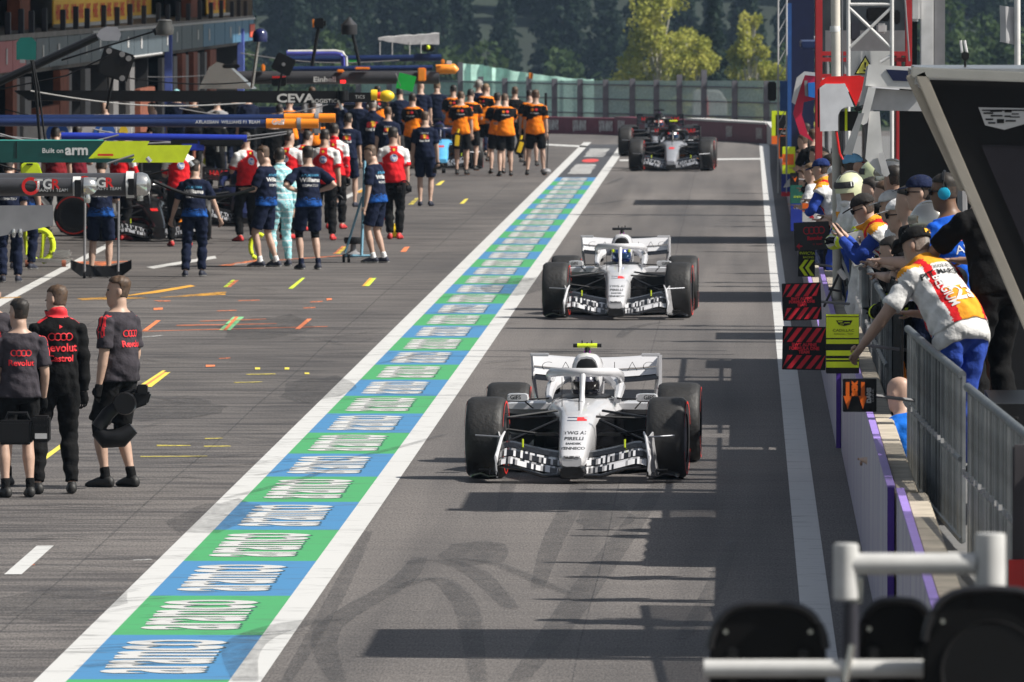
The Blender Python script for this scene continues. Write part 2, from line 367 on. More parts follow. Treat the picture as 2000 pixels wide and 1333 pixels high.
for i, (p, w) in enumerate([
 ([(1010,1333),(1060,1270),(1110,1200),(1160,1130),(1240,1020),(1290,940)], .11), ([(1000,1190),(930,1120),(860,1095),(800,1100)], .10),
 ([(660,1333),(640,1230),(780,1140),(820,1090)], .10), ([(780,1150),(850,1130),(905,1175),(920,1230),(935,1333)], .09),
 ([(1050,1150),(1080,1060),(1120,980),(1150,900)], .09), ([(850,1090),(960,1100),(1060,1140),(1110,1160)], .06),
 ([(690,1210),(590,1218),(500,1245),(470,1280),(480,1333)], .14), ([(500,930),(640,905),(760,880),(870,850)], .05), ([(440,975),(560,945),(660,915)], .05),
 ([(980,1000),(1000,930),(1030,880)], .07), ([(1120,420),(1200,425),(1260,420)], .12), ([(900,690),(830,692),(740,712)], .05),
 ([(1060,395),(1150,400),(1220,392)], .10), ([(1330,1250),(1390,1160),(1430,1060)], .07), ([(1210,660),(1240,640),(1300,630)], .08),
 ([(560,1333),(650,1180),(720,1040)], .06), ([(160,1305),(240,1298),(330,1300)], .12)]): strip(p, w, .0075 + .0002 * i)
for i in range(110):                  # wheelspin arcs in front of the garages
    x = rnd.uniform(20, 760); y = rnd.uniform(560, 1200)
    if x > 1380 - y * 1.05: continue
    dx = rnd.uniform(90, 260); c = rnd.uniform(-10, 10)
    strip([(x, y), (x + dx * .5, y + c), (x + dx, y + rnd.uniform(-8, 8))], rnd.uniform(.02, .05), .0115 + .00006 * i)

for i in range(26):                  # tyres have dragged rubber over the painted strip
    yy = rnd.uniform(360, 1300); g0 = G(1000, yy); xl = 1450 + (lx(g0.y) - .15) * FPX / g0.y; xr = 1450 + (rx_(g0.y) + .15) * FPX / g0.y
    u0, u1 = sorted((rnd.uniform(-.1, 1.1), rnd.uniform(-.1, 1.1)))
    if u1 - u0 < .25: u1 = u0 + .4
    strip([(lerp(xl, xr, u0), yy), (lerp(xl, xr, (u0 + u1) / 2), yy - rnd.uniform(0, 7)), (lerp(xl, xr, u1), yy - rnd.uniform(2, 14))], rnd.uniform(.03, .09), .0185 + .0001 * i)
def ground_strip(pts, w, z):          # joints in the asphalt, in metres
    vs = []
    for i, (x, y) in enumerate(pts): vs += [(x - w, y, z), (x + w, y, z)]
    MB().add(vs, [(2 * i, 2 * i + 1, 2 * i + 3, 2 * i + 2) for i in range(len(pts) - 1)]).build('asphalt_joint', SKID, lane, smooth=False)
ground_strip([(-4.92 + .012 * math.sin(k * 1.9), 60 + 6 * k) for k in range(40)], .009, .0022); ground_strip([(-1.05 + .01 * math.sin(k * 2.3), 60 + 7 * k) for k in range(33)], .006, .0022); ground_strip([(-8.2 + .02 * math.sin(k * 1.3), 80 + 6 * k) for k in range(36)], .01, .0022)
for px, py, a_, b_ in ((120, 1180, .5, 2.2), (420, 1010, .35, 3), (330, 800, .6, 3), (620, 760, .4, 4), (520, 640, .6, 5), (930, 1080, .3, 2), (1180, 1010, .25, 2.5), (1010, 560, .5, 5), (1290, 520, .4, 6)):   # oil and fuel stains
    g0 = G(px, py); n_ = 18; MB().add([(g0.x + a_ * (.75 + .35 * rnd.random()) * math.cos(2 * math.pi * k / n_), g0.y + b_ * (.75 + .35 * rnd.random()) * math.sin(2 * math.pi * k / n_), .0062) for k in range(n_)], [tuple(range(n_))]).build('oil_stain', SKID, lane, smooth=False)

# ------------------------------------------------------------------ far barrier and debris fence
MAROON = M('maroon_board', (.17, .045, .07), .6)
bar = [G(x, y) for x, y in ((880, 256), (1065, 261), (1200, 264), (1340, 271), (1496, 281))]
root = empty('advert_barrier', bar[0])
tag(root, 'long maroon advertising barrier with white lettering across the end of the lane', 'barrier')
for i in range(4):
    a, b = bar[i] - bar[0], bar[i + 1] - bar[0]; d = (b - a).normalized(); n = Vector((d.y, -d.x, 0))
    h = .46 if i < 2 else .5
    mb = MB(); mb.loft([[p + n * o + Vector((0, 0, z)) for o, z in ((0, 0), (0, h), (-.5, h), (-.5, 0))] for p in (a, b)])
    mb.build('board', MAROON, root)
    mb = MB(); mb.loft([[p + n * o + Vector((0, 0, z)) for o, z in ((.02, h), (.02, h + .05), (-.52, h + .05), (-.52, h))] for p in (a, b)])
    if i == 3: mb.build('capping', P_WHITE, root)
    L_ = (b - a).length
    for t in ([.2, .62] if i == 0 else [.1, .5, .88] if i == 1 else [.1, .5] if i == 2 else [.12, .55, .92]):
        if L_ < 1: continue
        p = a.lerp(b, t) + n * .012 + Vector((0, 0, h * .5))
        mx = Matrix.Translation(p) @ Matrix.Rotation(math.atan2(d.y, d.x), 4, 'Z') @ Matrix.Rotation(R(90), 4, 'X')
        text('QATAR AIRWAYS', .19, WHITE, root, mx @ Matrix.Diagonal((.46, 1.9, 1, 1)), offset=.010)
e = bar[4]; mb = MB(); mb.loft([[(e.x + .02, e.y - .02, 0), (e.x + .02, e.y - .02, .55), (e.x + .42, e.y - .02, .55), (e.x + .42, e.y - .02, 0)], [(e.x + .3, e.y - 6, 0), (e.x + .3, e.y - 6, .3), (e.x + .6, e.y - 6, .3), (e.x + .6, e.y - 6, 0)]])
tag(mb.build('barrier_end', P_WHITE), 'white concrete barrier end where the maroon boards meet the pit wall', 'barrier')

def screen_material():
    m = bpy.data.materials.new('fence_screen'); m.use_nodes = True; nt = m.node_tree; N = nt.nodes; L = nt.links; b = N['Principled BSDF']
    b.inputs['Roughness'].default_value = .9
    tc = N.new('ShaderNodeTexCoord'); n = N.new('ShaderNodeTexNoise'); n.inputs['Scale'].default_value = 14; n.inputs['Detail'].default_value = 5; n.inputs['Roughness'].default_value = .8
    L.new(tc.outputs['Object'], n.inputs['Vector'])
    r = N.new('ShaderNodeValToRGB'); e = r.color_ramp.elements; e[0].position = .35; e[0].color = (.33, .54, .47, 1); e[1].position = .65; e[1].color = (.58, .80, .72, 1)
    L.new(n.outputs[0], r.inputs[0]); L.new(r.outputs[0], b.inputs['Base Color'])
    tr = N.new('ShaderNodeBsdfTransparent'); mx = N.new('ShaderNodeMixShader'); mr = N.new('ShaderNodeMapRange')
    mr.inputs[1].default_value = .3; mr.inputs[2].default_value = .6; mr.inputs[3].default_value = .6; mr.inputs[4].default_value = .95
    n2 = N.new('ShaderNodeTexNoise'); n2.inputs['Scale'].default_value = 45; L.new(tc.outputs['Object'], n2.inputs['Vector'])
    L.new(n2.outputs[0], mr.inputs[0]); L.new(mr.outputs[0], mx.inputs[0]); L.new(tr.outputs[0], mx.inputs[1]); L.new(b.outputs[0], mx.inputs[2])
    L.new(mx.outputs[0], N['Material Output'].inputs[0]); return m
SCREEN = screen_material(); POSTM = M('fence_post', (.16, .16, .18), .7)
px_posts = [(700, 140), (760, 136), (820, 132), (899, 122), (939, 150), (986, 153), (1033, 150), (1083, 154), (1133, 155), (1183, 156), (1235, 154), (1282, 156), (1327, 146), (1375, 137), (1435, 158), (1497, 158), (1560, 158)]
root = empty('debris_fence', (0, 312, 0)); tag(root, 'tall green screened debris fence with dark posts behind the maroon barrier', 'fence')
post_me = None; base_pts = []
for px, py in px_posts:
    Y = lerp(322, 304, (px - 900) / 600)
    p = at(px, py, Y); base_pts.append((px, Y)); mb = MB()
    mb.box((0, 0, (p.z + .3) / 2), (.16, .14, p.z + .3)); mb.build('post', POSTM, root, (p.x, Y - 312, -.3), bevel=.01)
for i in range(len(base_pts) - 1):
    (a, Ya), (b, Yb) = base_pts[i], base_pts[i + 1]
    pa, pb = at(a, 200, Ya + .12), at(b, 200, Yb + .12); za, zb = at(a, 158, Ya).z, at(b, 158, Yb).z
    nx, nz = 6, 4; mb = MB()
    vs = [(lerp(pa.x, pb.x, u / nx), lerp(pa.y, pb.y, u / nx) - 312 + .03 * rnd.uniform(-1, 1), lerp(-.25, lerp(za, zb, u / nx), w / nz)) for w in range(nz + 1) for u in range(nx + 1)]
    mb.add(vs, [(w * 7 + u, w * 7 + u + 1, w * 7 + u + 8, w * 7 + u + 7) for w in range(nz) for u in range(nx)]); mb.build('screen_panel', SCREEN, root)
    mb = MB()
    for z in (.55, .95, 1.35): mb.tube([(pa.x, pa.y - 312 - .1, z), (pb.x, pb.y - 312 - .1, z)], .018, 5)
    mb.build('cable', POSTM, root)
MINT = M('windscreen_cloth', (.48, .74, .65), .9, 0, .2, 5)
root = empty('wind_screen', (0, 322, 0)); tag(root, 'pale mint cloth windscreen sloping down behind the debris fence', 'screen')
tops = [(903, 124), (945, 128), (985, 135), (1035, 144), (1100, 151), (1160, 156)]
for i in range(5):
    (a, ya), (b, yb) = tops[i], tops[i + 1]; pa, pb = at(a, ya, 323), at(b, yb, 323); mb = MB(); n = 5
    vs = []
    for u in range(n + 1):
        t = u / n; x = lerp(pa.x, pb.x, t); zt = lerp(pa.z, pb.z, t) + .02 * rnd.uniform(-1, 1); yy = 1 + .04 * math.sin(u * 2.1 + i)
        vs += [(x, yy, -.3), (x, yy, zt), (x, yy + .03, zt), (x, yy + .03, -.3)]
    mb.add(vs, [(4 * u + k, 4 * u + 4 + k, 4 * u + 4 + (k + 1) % 4, 4 * u + (k + 1) % 4) for u in range(n) for k in range(4)]); mb.build('cloth_panel', MINT, root)
def boxes_thing(name, label, cat, loc, parts, rz=0):
    r = empty(name, loc, rz); tag(r, label, cat)
    for nm, mat, bl in parts:
        mb = MB()
        for c, d in bl: mb.box(c, d)
        mb.build(nm, mat, r, bevel=.008)
    return r
p = at(1033, 150, 317); r = empty('marker_flag', p); tag(r, 'small orange flag on top of a fence post', 'flag')
MB().tube([(0, 0, -.2), (0, 0, .12)], .012, 5).build('pole', BLACK, r)
MB().loft([[(-.02, 0, -.06), (-.02, .01, .1)], [(.05, .03, -.05), (.05, .02, .11)], [(.1, -.01, -.09), (.12, .0, .08)]], closed=False).build('cloth', ORANGE, r)
p = at(1423, 240, 312); r = empty('service_van', (p.x - .55, 318, .2)); tag(r, 'pale van parked behind the green fence', 'van')
MB().loft([[(x, y, z) for x, z in ((-.5, .2), (.5, .2), (.5, .62), (.3, .95), (-.45, .95), (-.5, .6))] for y in (0, 1.6)]).build('body', WHITE, r, bevel=.05)
for s in (-.33, .33): MB().lathe([(.01, -.08), (.17, -.08), (.17, .08), (.01, .08)], 12, (s, .1, .17), 'Y').build('wheel', RUBBER, r)
p = at(1377, 225, 313); r = empty('folded_parasol', (p.x, 316, .1)); tag(r, 'red and white folded parasol standing behind the fence', 'parasol')
MB().lathe([(.03, 0), (.1, .3), (.09, .7), (.02, 1.05)], 8).build('canopy', M('parasol_red', (.5, .04, .05), .8), r); MB().tube([(0, 0, 0), (0, 0, .35)], .02, 6).build('pole', WHITE, r)

# ------------------------------------------------------------------ trees of the valley
def leafmat(name, c1, c2):
    m = bpy.data.materials.new(name); m.use_nodes = True; nt = m.node_tree; N = nt.nodes; L = nt.links; b = N['Principled BSDF']
    b.inputs['Roughness'].default_value = .75; b.inputs['Specular IOR Level'].default_value = .2
    tc = N.new('ShaderNodeTexCoord'); n = N.new('ShaderNodeTexNoise'); n.inputs['Scale'].default_value = .9; n.inputs['Detail'].default_value = 6
    L.new(tc.outputs['Object'], n.inputs['Vector']); r = N.new('ShaderNodeValToRGB'); e = r.color_ramp.elements
    e[0].position = .35; e[0].color = c1 + (1,); e[1].position = .65; e[1].color = c2 + (1,); L.new(n.outputs[0], r.inputs[0]); L.new(r.outputs[0], b.inputs['Base Color'])
    tl = N.new('ShaderNodeBsdfTranslucent'); L.new(r.outputs[0], tl.inputs[0]); mx = N.new('ShaderNodeMixShader'); mx.inputs[0].default_value = .4
    L.new(b.outputs[0], mx.inputs[1]); L.new(tl.outputs[0], mx.inputs[2]); L.new(mx.outputs[0], N['Material Output'].inputs[0]); return m
CONIF = leafmat('spruce_needles', (.013, .027, .018), (.028, .05, .03)); BROAD = leafmat('broad_leaves', (.032, .062, .022), (.07, .105, .036))
BIRCHL = leafmat('birch_leaves', (.24, .27, .04), (.50, .48, .11)); BARK = M('bark', (.05, .04, .03), .9); BIRCHB = M('birch_bark', (.5, .47, .42), .8, 0, .4, 3)
nrng = np.random.default_rng(3)
def leaves_mesh(name, pts, size, mat, droop=0.0):
    n = len(pts); u = nrng.normal(size=(n, 3)); u /= np.linalg.norm(u, axis=1)[:, None]; w = nrng.normal(size=(n, 3)); w[:, 2] -= droop
    w -= u * (u * w).sum(1)[:, None]; w /= np.linalg.norm(w, axis=1)[:, None]
    s = size * nrng.uniform(.6, 1.3, (n, 1)); a = u * s * .55; b = w * s
    V = np.stack([pts - b, pts + a * .9, pts + b, pts - a * .9], 1).reshape(-1, 3)
    me = bpy.data.meshes.new(name); me.vertices.add(4 * n); me.vertices.foreach_set('co', V.ravel().astype(np.float32))
    me.loops.add(4 * n); me.loops.foreach_set('vertex_index', np.arange(4 * n, dtype=np.int32)); me.polygons.add(n)
    me.polygons.foreach_set('loop_start', np.arange(0, 4 * n, 4, dtype=np.int32)); me.update(calc_edges=True); me.materials.append(mat); return me
def conifer_meshes(h, r, seed, mat):
    g = np.random.default_rng(seed); P = []
    k = int(h * 3.2)
    for i in range(k):
        t = (i + g.uniform(0, .8)) / k; z = h * (.06 + .93 * t); rr = r * (1 - t) ** .85 * g.uniform(.75, 1.15) + .1
        nb = max(5, int(11 * (1 - t) + 4))
        for j in range(nb):
            a = g.uniform(0, 2 * math.pi); m_ = max(4, int(rr * 9)); s = np.sqrt(g.uniform(.02, 1, m_)) * rr * g.uniform(.7, 1.1)
            P.append(np.stack([np.cos(a) * s + g.normal(0, .1, m_), np.sin(a) * s + g.normal(0, .1, m_), z - s * .42 + g.normal(0, .12, m_)], 1))
    cm = leaves_mesh('crown', np.concatenate(P), .34, mat, .8)
    mb = MB(); mb.tube([(0, 0, -1), (0, 0, h * .5), (0, 0, h * .97)], [r * .09, r * .06, .02], 7); return cm, mb.mesh('trunk', BARK)
def broad_meshes(h, r, seed, mat, lsize=.26, dens=1.0, nlob=16, bark=None, droop=.2, lf=1.0):
    g = np.random.default_rng(seed); P = []; mb = MB(); mb.tube([(0, 0, -1), (.05, 0, h * .35), (-.05, .05, h * .7)], [r * .07 + .05, r * .05 + .04, .05], 7)
    for i in range(nlob):
        t = g.uniform(.22, .95); rad = r * math.sin(math.pi * min(.97, t * .85 + .12)) ** .7; a = g.uniform(0, 2 * math.pi); q = rad * math.sqrt(g.uniform(0, 1)) * .75
        c = np.array([math.cos(a) * q, math.sin(a) * q, h * t]); lr = r * g.uniform(.28, .5) * (1.15 - .5 * t) * lf
        m_ = int(330 * dens * (lr / r / .4) ** 2); d = g.normal(size=(m_, 3)); d /= np.linalg.norm(d, axis=1)[:, None]
        P.append(c + d * lr * (g.uniform(.35, 1.0, (m_, 1)) ** .5) * np.array([1, 1, 1.15]) + g.normal(0, lr * .1, (m_, 3)))
        mb.tube([(0, 0, h * max(.15, t - .3)), tuple(c * .6 + np.array([0, 0, h * t * .4])), tuple(c)], [.05, .035, .012], 5)
    return leaves_mesh('crown', np.concatenate(P), lsize, mat, droop), mb.mesh('trunk', bark or BARK)
def tree(name, label, cr_tr, loc, sc=1, rz=0, group=None):
    r = empty(name, loc, rz); r.scale = (sc, sc, sc); tag(r, label, 'tree', group); link('crown', cr_tr[0], r); link('trunk', cr_tr[1], r); return r
cons = [conifer_meshes(18, 3.0, 11, CONIF), conifer_meshes(22, 3.3, 12, CONIF), conifer_meshes(15, 2.8, 13, CONIF)]
brs = [broad_meshes(10, 3.6, 21, BROAD), broad_meshes(12, 3.4, 22, BROAD), broad_meshes(8, 3.4, 23, BROAD)]
def tz(Y):
    for (a, za), (b, zb) in zip(prof, prof[1:]):
        if a <= Y <= b: return lerp(za, zb, (Y - a) / (b - a))
for row, (Y, step) in enumerate([(1560, 4.0), (1440, 3.8), (1330, 3.8), (1250, 3.8), (1180, 4.2), (1125, 4.2), (1075, 4.3), (1025, 4.6), (975, 5.2)]):
    x0 = at(330, 0, Y).x; x1 = at(2040, 0, Y).x; x = x0 + (row % 3) * 1.3
    while x < x1:
        YY = Y + rnd.uniform(-14, 14); k = rnd.randrange(3)
        tree('spruce_tree', 'dark spruce in the forest across the valley, row %s up the slope' % ['ninth', 'eighth', 'seventh', 'sixth', 'fifth', 'fourth', 'third', 'second', 'first'][row], cons[k], (x, YY, tz(YY)), rnd.uniform(.85, 1.2) * (1.25 if row < 3 else 1), rnd.uniform(0, 6), 'spruces in forest row %d' % (9 - row))
        x += step * rnd.uniform(.65, 1.2)
for i in range(26):
    Y = 860 + 50 * rnd.random(); px = 470 + i * 60 + rnd.uniform(-25, 25); x = at(px, 0, Y).x
    t = 4.35 - (rnd.uniform(65, 130) + 45) * Y / FPX; k = rnd.randrange(3); h = [10, 12, 8][k]; z = tz(Y); s = (t - z) / h
    tree('broadleaf_tree', 'mid green broadleaf tree at the foot of the forest beyond the fence', brs[k], (x, Y, z), min(1.9, max(.7, s)), rnd.uniform(0, 6), 'broadleaf trees at the forest foot')
bt = broad_meshes(13, 3.7, 41, BIRCHL, .15, 1.7, 90, BIRCHB, .6, .6); bt2 = broad_meshes(9, 2.7, 42, BIRCHL, .15, 1.5, 60, BIRCHB, .6, .6); bt3 = broad_meshes(10, 2.2, 43, BIRCHL, .14, 1.4, 60, BIRCHB, .6, .6)
for px, Yt, top, mm, h, lab in ((1288, 680, -42, bt, 13, 'tall yellow-green birch with pale trunk rising behind the debris fence'), (1352, 660, 62, bt2, 9, 'lower yellow-green birch just right of the tall birch'), (1466, 690, 22, bt3, 10, 'slim yellow-green birch standing apart beside the pit wall towers'), (1535, 640, 120, bt2, 9, 'small yellow-green birch half hidden by the grey lattice')):
    p = at(px, top, Yt); tree('birch_tree', lab, mm, (p.x, Yt, p.z - h), 1, rnd.uniform(0, 6), 'birches behind the fence')
p = at(1392, -20, 720); tree('dark_spruce', 'dark spruce standing between the two groups of birches', cons[2], (p.x, 720, p.z - 14), .93, 1)
for px, top, Yt, k, lab in ((1860, 5, 800, 0, 'leafy green tree behind the pit wall canopies'), (1950, 20, 820, 1, 'leafy green tree behind the white flag pole')):
    p = at(px, top, Yt); tree('broadleaf_tree', lab, brs[k], (p.x, Yt, p.z - [10, 12][k] * 1.3), 1.3, k)
HZ = bpy.data.materials.new('haze_air'); HZ.use_nodes = True; nt = HZ.node_tree; nt.nodes.remove(nt.nodes['Principled BSDF'])
pv = nt.nodes.new('ShaderNodeVolumePrincipled'); pv.inputs['Color'].default_value = (.5, .72, 1, 1); pv.inputs['Density'].default_value = .00008; pv.inputs['Anisotropy'].default_value = .2
nt.links.new(pv.outputs[0], nt.nodes['Material Output'].inputs['Volume'])
mb = MB(); mb.b2((-3100, -100, -24), (3100, 5200, 260)); tag(mb.build('haze', HZ, smooth=False), 'thin pale summer haze over the valley', kind='stuff')
# ------------------------------------------------------------------ racing cars
PEARL = M('pearl_white', (.56, .56, .58), .25, .0, .05, 4, coat=.6); GLOSSBLK = M('gloss_black', (.006, .006, .007), .2, var=.2, coat=.3)
SILVER = M('matt_silver', (.30, .31, .34), .38, .3, .08); TYRE = M('tyre_tread', (.017, .0165, .0165), .6, var=.35, scale=3, bump=.3, bscale=25)
RIM = M('rim_dark', (.05, .05, .055), .3, .7); STRIPE_R = M('sidewall_red', (.65, .03, .02), .5)
VISOR = M('visor', (.02, .05, .12), .06, .3, var=.3, scale=9); MAGENTA = M('magenta', (.5, .03, .5), .4); PAPAYA = M('papaya', (.9, .3, .03), .4)
def sring(y, cx, w, zb, zt, n=16, e=.55):
    g = []; zc, h = (zb + zt) / 2, (zt - zb) / 2
    for j in range(n):
        a = 2 * math.pi * j / n; c, s = math.cos(a), math.sin(a)
        g.append((cx + w * math.copysign(abs(c) ** e, c), y, zc + h * math.copysign(abs(s) ** e, s)))
    return g
def wheel(parent, x, y, r, w, steer, side):
    o = empty('wheel', (x, y, r), steer, parent)
    prof_ = [(r * .60, -w * .49), (r * .80, -w * .5), (r * .93, -w * .48), (r * .985, -w * .40), (r, -w * .25), (r, w * .25), (r * .985, w * .40), (r * .93, w * .48), (r * .80, w * .5), (r * .60, w * .49)]
    MB().lathe(prof_, 40, axis='X', cap=False).build('tyre', TYRE, o, angle=60)
    mb = MB()
    for s in (-1, 1):
        ro, ri = r * .90, r * .84
        for k in range(2):
            a0 = k * math.pi + .35; seg = 14
            vs = []
            for q in range(seg + 1):
                a = a0 + (math.pi - .7) * q / seg
                for rr in (ri, ro): vs.append((s * (w * .5 + .003), rr * math.cos(a), rr * math.sin(a)))
            mb.add(vs, [(2 * q, 2 * q + 1, 2 * q + 3, 2 * q + 2) for q in range(seg)])
    mb.build('sidewall_stripe', STRIPE_R, o)
    mb = MB(); mb.lathe([(r * .62, -w * .45), (r * .60, -w * .36), (r * .3, -w * .30), (.03, -w * .33), (.03, w * .33), (r * .3, w * .30), (r * .60, w * .36), (r * .62, w * .45)], 28, axis='X'); mb.build('rim', RIM, o)
    return o
def f1_car(loc, yaw, label, body, lower, wing_sq, tcam, group, name='racing_car', detail=True, accent=None, nose_col=None):
    r = empty(name, loc, yaw); tag(r, label, 'racing car', group)
    B, Lw = body, lower
    mb = MB(); secs = [(-1.13, .085, .15, .24), (-1.08, .105, .135, .265), (-.9, .122, .13, .325), (-.5, .14, .15, .43), (0, .165, .17, .535), (.45, .19, .16, .60), (.85, .25, .14, .635), (1.15, .32, .11, .66), (1.5, .35, .09, .665), (1.9, .36, .09, .66), (2.4, .33, .09, .6), (3.0, .24, .10, .5), (3.6, .16, .14, .42)]
    mb.loft([sring(y, 0, w, zb, zt) for y, w, zb, zt in secs])
    bodyo = mb.build('body', [nose_col or B, Lw], r, angle=50)
    for p_ in bodyo.data.polygons:
        if p_.center.y > .15 and p_.center.z < .47 + .05 * (p_.center.y > 1.1): p_.material_index = 1
    MB().loft([sring(-1.14, 0, .10, .05, .15, 12), sring(-1.10, 0, .125, .04, .165, 12), sring(-.8, 0, .12, .06, .15, 12), sring(-.4, 0, .06, .12, .16, 12)]).build('nose_keel', GLOSSBLK, r)
    # engine cover and airbox
    mb = MB(); mb.loft([sring(y, 0, w, zb, zt, 16, .7) for y, w, zb, zt in ((1.80, .105, .62, 1.0), (1.86, .135, .60, 1.03), (2.1, .15, .55, 1.02), (2.5, .12, .5, .93), (3.0, .07, .45, .74), (3.6, .035, .4, .5))]); mb.build('engine_cover', B, r, angle=50)
    MB().loft([sring(1.785, 0, .085, .70, .965, 16, .65), sring(1.795, 0, .095, .68, .98, 16, .65)]).build('airbox_intake', BLACK, r)
    MB().loft([sring(2.2, 0, .008, .9, 1.04, 8), sring(3.5, 0, .006, .45, .74, 8)]).build('shark_fin', B, r)
    # cockpit: dark well, padded surround
    mb = MB(); mb.loft([sring(y, 0, w, .60, zt, 14) for y, w, zt in ((1.12, .12, .666), (1.2, .2, .675), (1.6, .235, .68), (1.80, .22, .675))]); mb.build('cockpit', BLACK, r)
    for s in (-1, 1):
        MB().tube([(s * .30, 1.1, .64), (s * .305, 1.35, .69), (s * .30, 1.65, .74), (s * .22, 1.9, .80), (s * .10, 2.0, .84)], [.03, .04, .05, .055, .045], 8).build('head_surround', B, r)
    # sidepods
    for s in (-1, 1):
        mb = MB(); mb.loft([sring(y, s * cx, w, zb, zt, 14, .6) for y, cx, w, zb, zt in ((1.42, .47, .23, .545, .60), (1.48, .475, .245, .52, .615), (1.7, .475, .25, .30, .62), (2.2, .45, .24, .22, .57), (2.9, .35, .18, .14, .42), (3.3, .22, .08, .12, .28))]); mb.build('sidepod', B, r, angle=50)
        MB().loft([sring(1.50, s * .475, .21, .36, .535, 14, .45), sring(1.56, s * .475, .235, .33, .55, 14, .45)]).build('sidepod_intake', BLACK, r)
        mb = MB(); mb.loft([sring(1.35, s * .52, .20, .10, .13, 10), sring(1.75, s * .50, .20, .08, .34, 10), sring(2.6, s * .44, .16, .08, .30, 10)]); mb.build('undercut', Lw, r)
    mb = MB(); mb.prism([(-.2, 0), (.2, 0), (.2, .02), (-.2, .02)], .4)
    mb = MB(); mb.add([(x, y, z) for z in (.035, .07) for x, y in ((-.25, .75), (.25, .75), (.72, 1.3), (.74, 2.7), (.55, 3.5), (-.55, 3.5), (-.74, 2.7), (-.72, 1.3))], [tuple(range(8)), tuple(range(15, 7, -1))] + [(i, (i + 1) % 8, (i + 1) % 8 + 8, i + 8) for i in range(8)]); mb.build('floor', CARBON, r)
    for s in (-1, 1):
        for k in range(3): MB().loft([[(s * (.42 + .1 * k), 1.0 + .06 * k, .06), (s * (.42 + .1 * k), 1.0 + .06 * k, .3 - .04 * k), (s * (.43 + .1 * k), 1.0 + .06 * k, .3 - .04 * k), (s * (.43 + .1 * k), 1.0 + .06 * k, .06)], [(s * (.5 + .1 * k), 1.4, .06), (s * (.5 + .1 * k), 1.4, .22), (s * (.51 + .1 * k), 1.4, .22), (s * (.51 + .1 * k), 1.4, .06)]]).build('floor_vane', CARBON, r)
    # halo
    mb = MB(); hp = [(.27, 1.95, .74), (.30, 1.75, .79), (.31, 1.5, .845), (.28, 1.28, .875), (.19, 1.12, .885), (.08, 1.05, .885), (0, 1.03, .885)]
    pts = hp + [(-x, y, z) for x, y, z in reversed(hp[:-1])]; mb.tube(pts, [.036] * 4 + [.034] * 5 + [.036] * 4, 10, flat=1.15)
    mb.tube([(0, 1.04, .885), (0, .98, .80), (0, .92, .70), (0, .86, .62)], [.032, .024, .022, .03], 10); mb.build('halo', B, r)
    for s in (-1, 1): MB().box((s * .275, 1.93, .71), (.07, .16, .09)).build('halo_mount', BLACK, r, bevel=.015)
    # front wing: two tiers of small squares, end plates, foot plates
    def wz(x): return .10 + .115 * (max(0, min(1, (x - .12) / .5)) ** 1.3) - .05 * max(0, (x - .50) / .135) ** 2
    rr_ = random.Random(5)
    for s in (-1, 1):
        for tier in range(3):
            mb = MB(); nx = 26
            y0, z0, hgt = [(-1.02, -.015, .055), (-.88, .048, .06), (-.74, .115, .05)][tier]
            vs = []
            for i in range(nx + 1):
                x = lerp(.115, .635, i / nx); z = wz(x) + z0
                sag = .1 * abs(x - .38)
                vs += [(s * x, y0 + sag, z), (s * x, y0 + .07 + sag, z + hgt * .75), (s * x, y0 + .13 + sag, z + hgt), (s * x, y0 + .10 + sag, z - .004)]
            for i in range(nx):
                for q in range(4):
                    mb.mat((1 if rr_.random() < .75 else 2) if (q < 2 and tier < 2 and rr_.random() < .46 + .2 * (tier == 0)) else 0)
                    mb.add([vs[4 * i + q], vs[4 * i + 4 + q], vs[4 * i + 4 + (q + 1) % 4], vs[4 * i + (q + 1) % 4]], [(0, 1, 2, 3)])
            mb.build('front_wing_flap', [GLOSSBLK, wing_sq, GREY], r)
        mb = MB(); mb.tube([(s * .10, -1.08, .075), (s * .25, -1.06, .07), (s * .45, -1.02, .13), (s * .64, -.95, .15)], [.03, .03, .025, .02], 8, flat=.6); mb.build('main_plane', GLOSSBLK, r)
        mb = MB(); ep = [(.64, -1.02, .05), (.655, -1.0, .24), (.62, -.72, .36), (.66, -.35, .42), (.70, -.3, .1)]
        vs = [(s * x, y, z) for x, y, z in ep] + [(s * (x + .012), y, z) for x, y, z in ep]
        mb.add(vs, [tuple(range(5)), tuple(range(9, 4, -1))] + [(i, (i + 1) % 5, (i + 1) % 5 + 5, i + 5) for i in range(5)]); mb.build('end_plate', [B if not accent else CARBON], r)
        MB().tube([(s * .645, -1.03, .06), (s * .66, -.96, .22), (s * .625, -.72, .38), (s * .60, -.62, .43)], [.012, .016, .014, .008], 6).build('end_plate_edge', B, r)
        MB().loft([[(s * x, y, z + .005), (s * x, y + .35, z + .025), (s * x, y + .35, z + .035), (s * x, y, z + .018)] for x, y, z in ((.65, -1.02, .055), (.72, -1.0, .05), (.79, -.95, .075), (.86, -.85, .055), (.90, -.8, .03))]).build('foot_plate', GLOSSBLK, r)
        MB().box((s * .76, -.85, .115), (.10, .18, .008)).box((s * .72, -.85, .09), (.006, .2, .07)).build('foot_plate_winglet', CARBON, r)
        MB().tube([(s * .63, -.6, .385), (s * .86, -.5, .395)], .008, 6).build('wing_strut', SILVER, r)
        # mirrors
        mb = MB(); mb.loft([sring(.93, s * .565, .085, .635, .70, 12, .5), sring(.97, s * .565, .098, .625, .705, 12, .5), sring(1.06, s * .55, .07, .64, .695, 12, .6)]); mo = mb.build('mirror', B, r)
        MB().tube([(s * .48, 1.02, .65), (s * .30, 1.08, .655)], .008, 5).tube([(s * .52, 1.03, .64), (s * .45, 1.3, .56)], .007, 5).build('mirror_stay', CARBON, r)
        if detail: text('GIFS', .05, BLACK, mo, front_mx(s * .585, .926, .668), offset=.001)
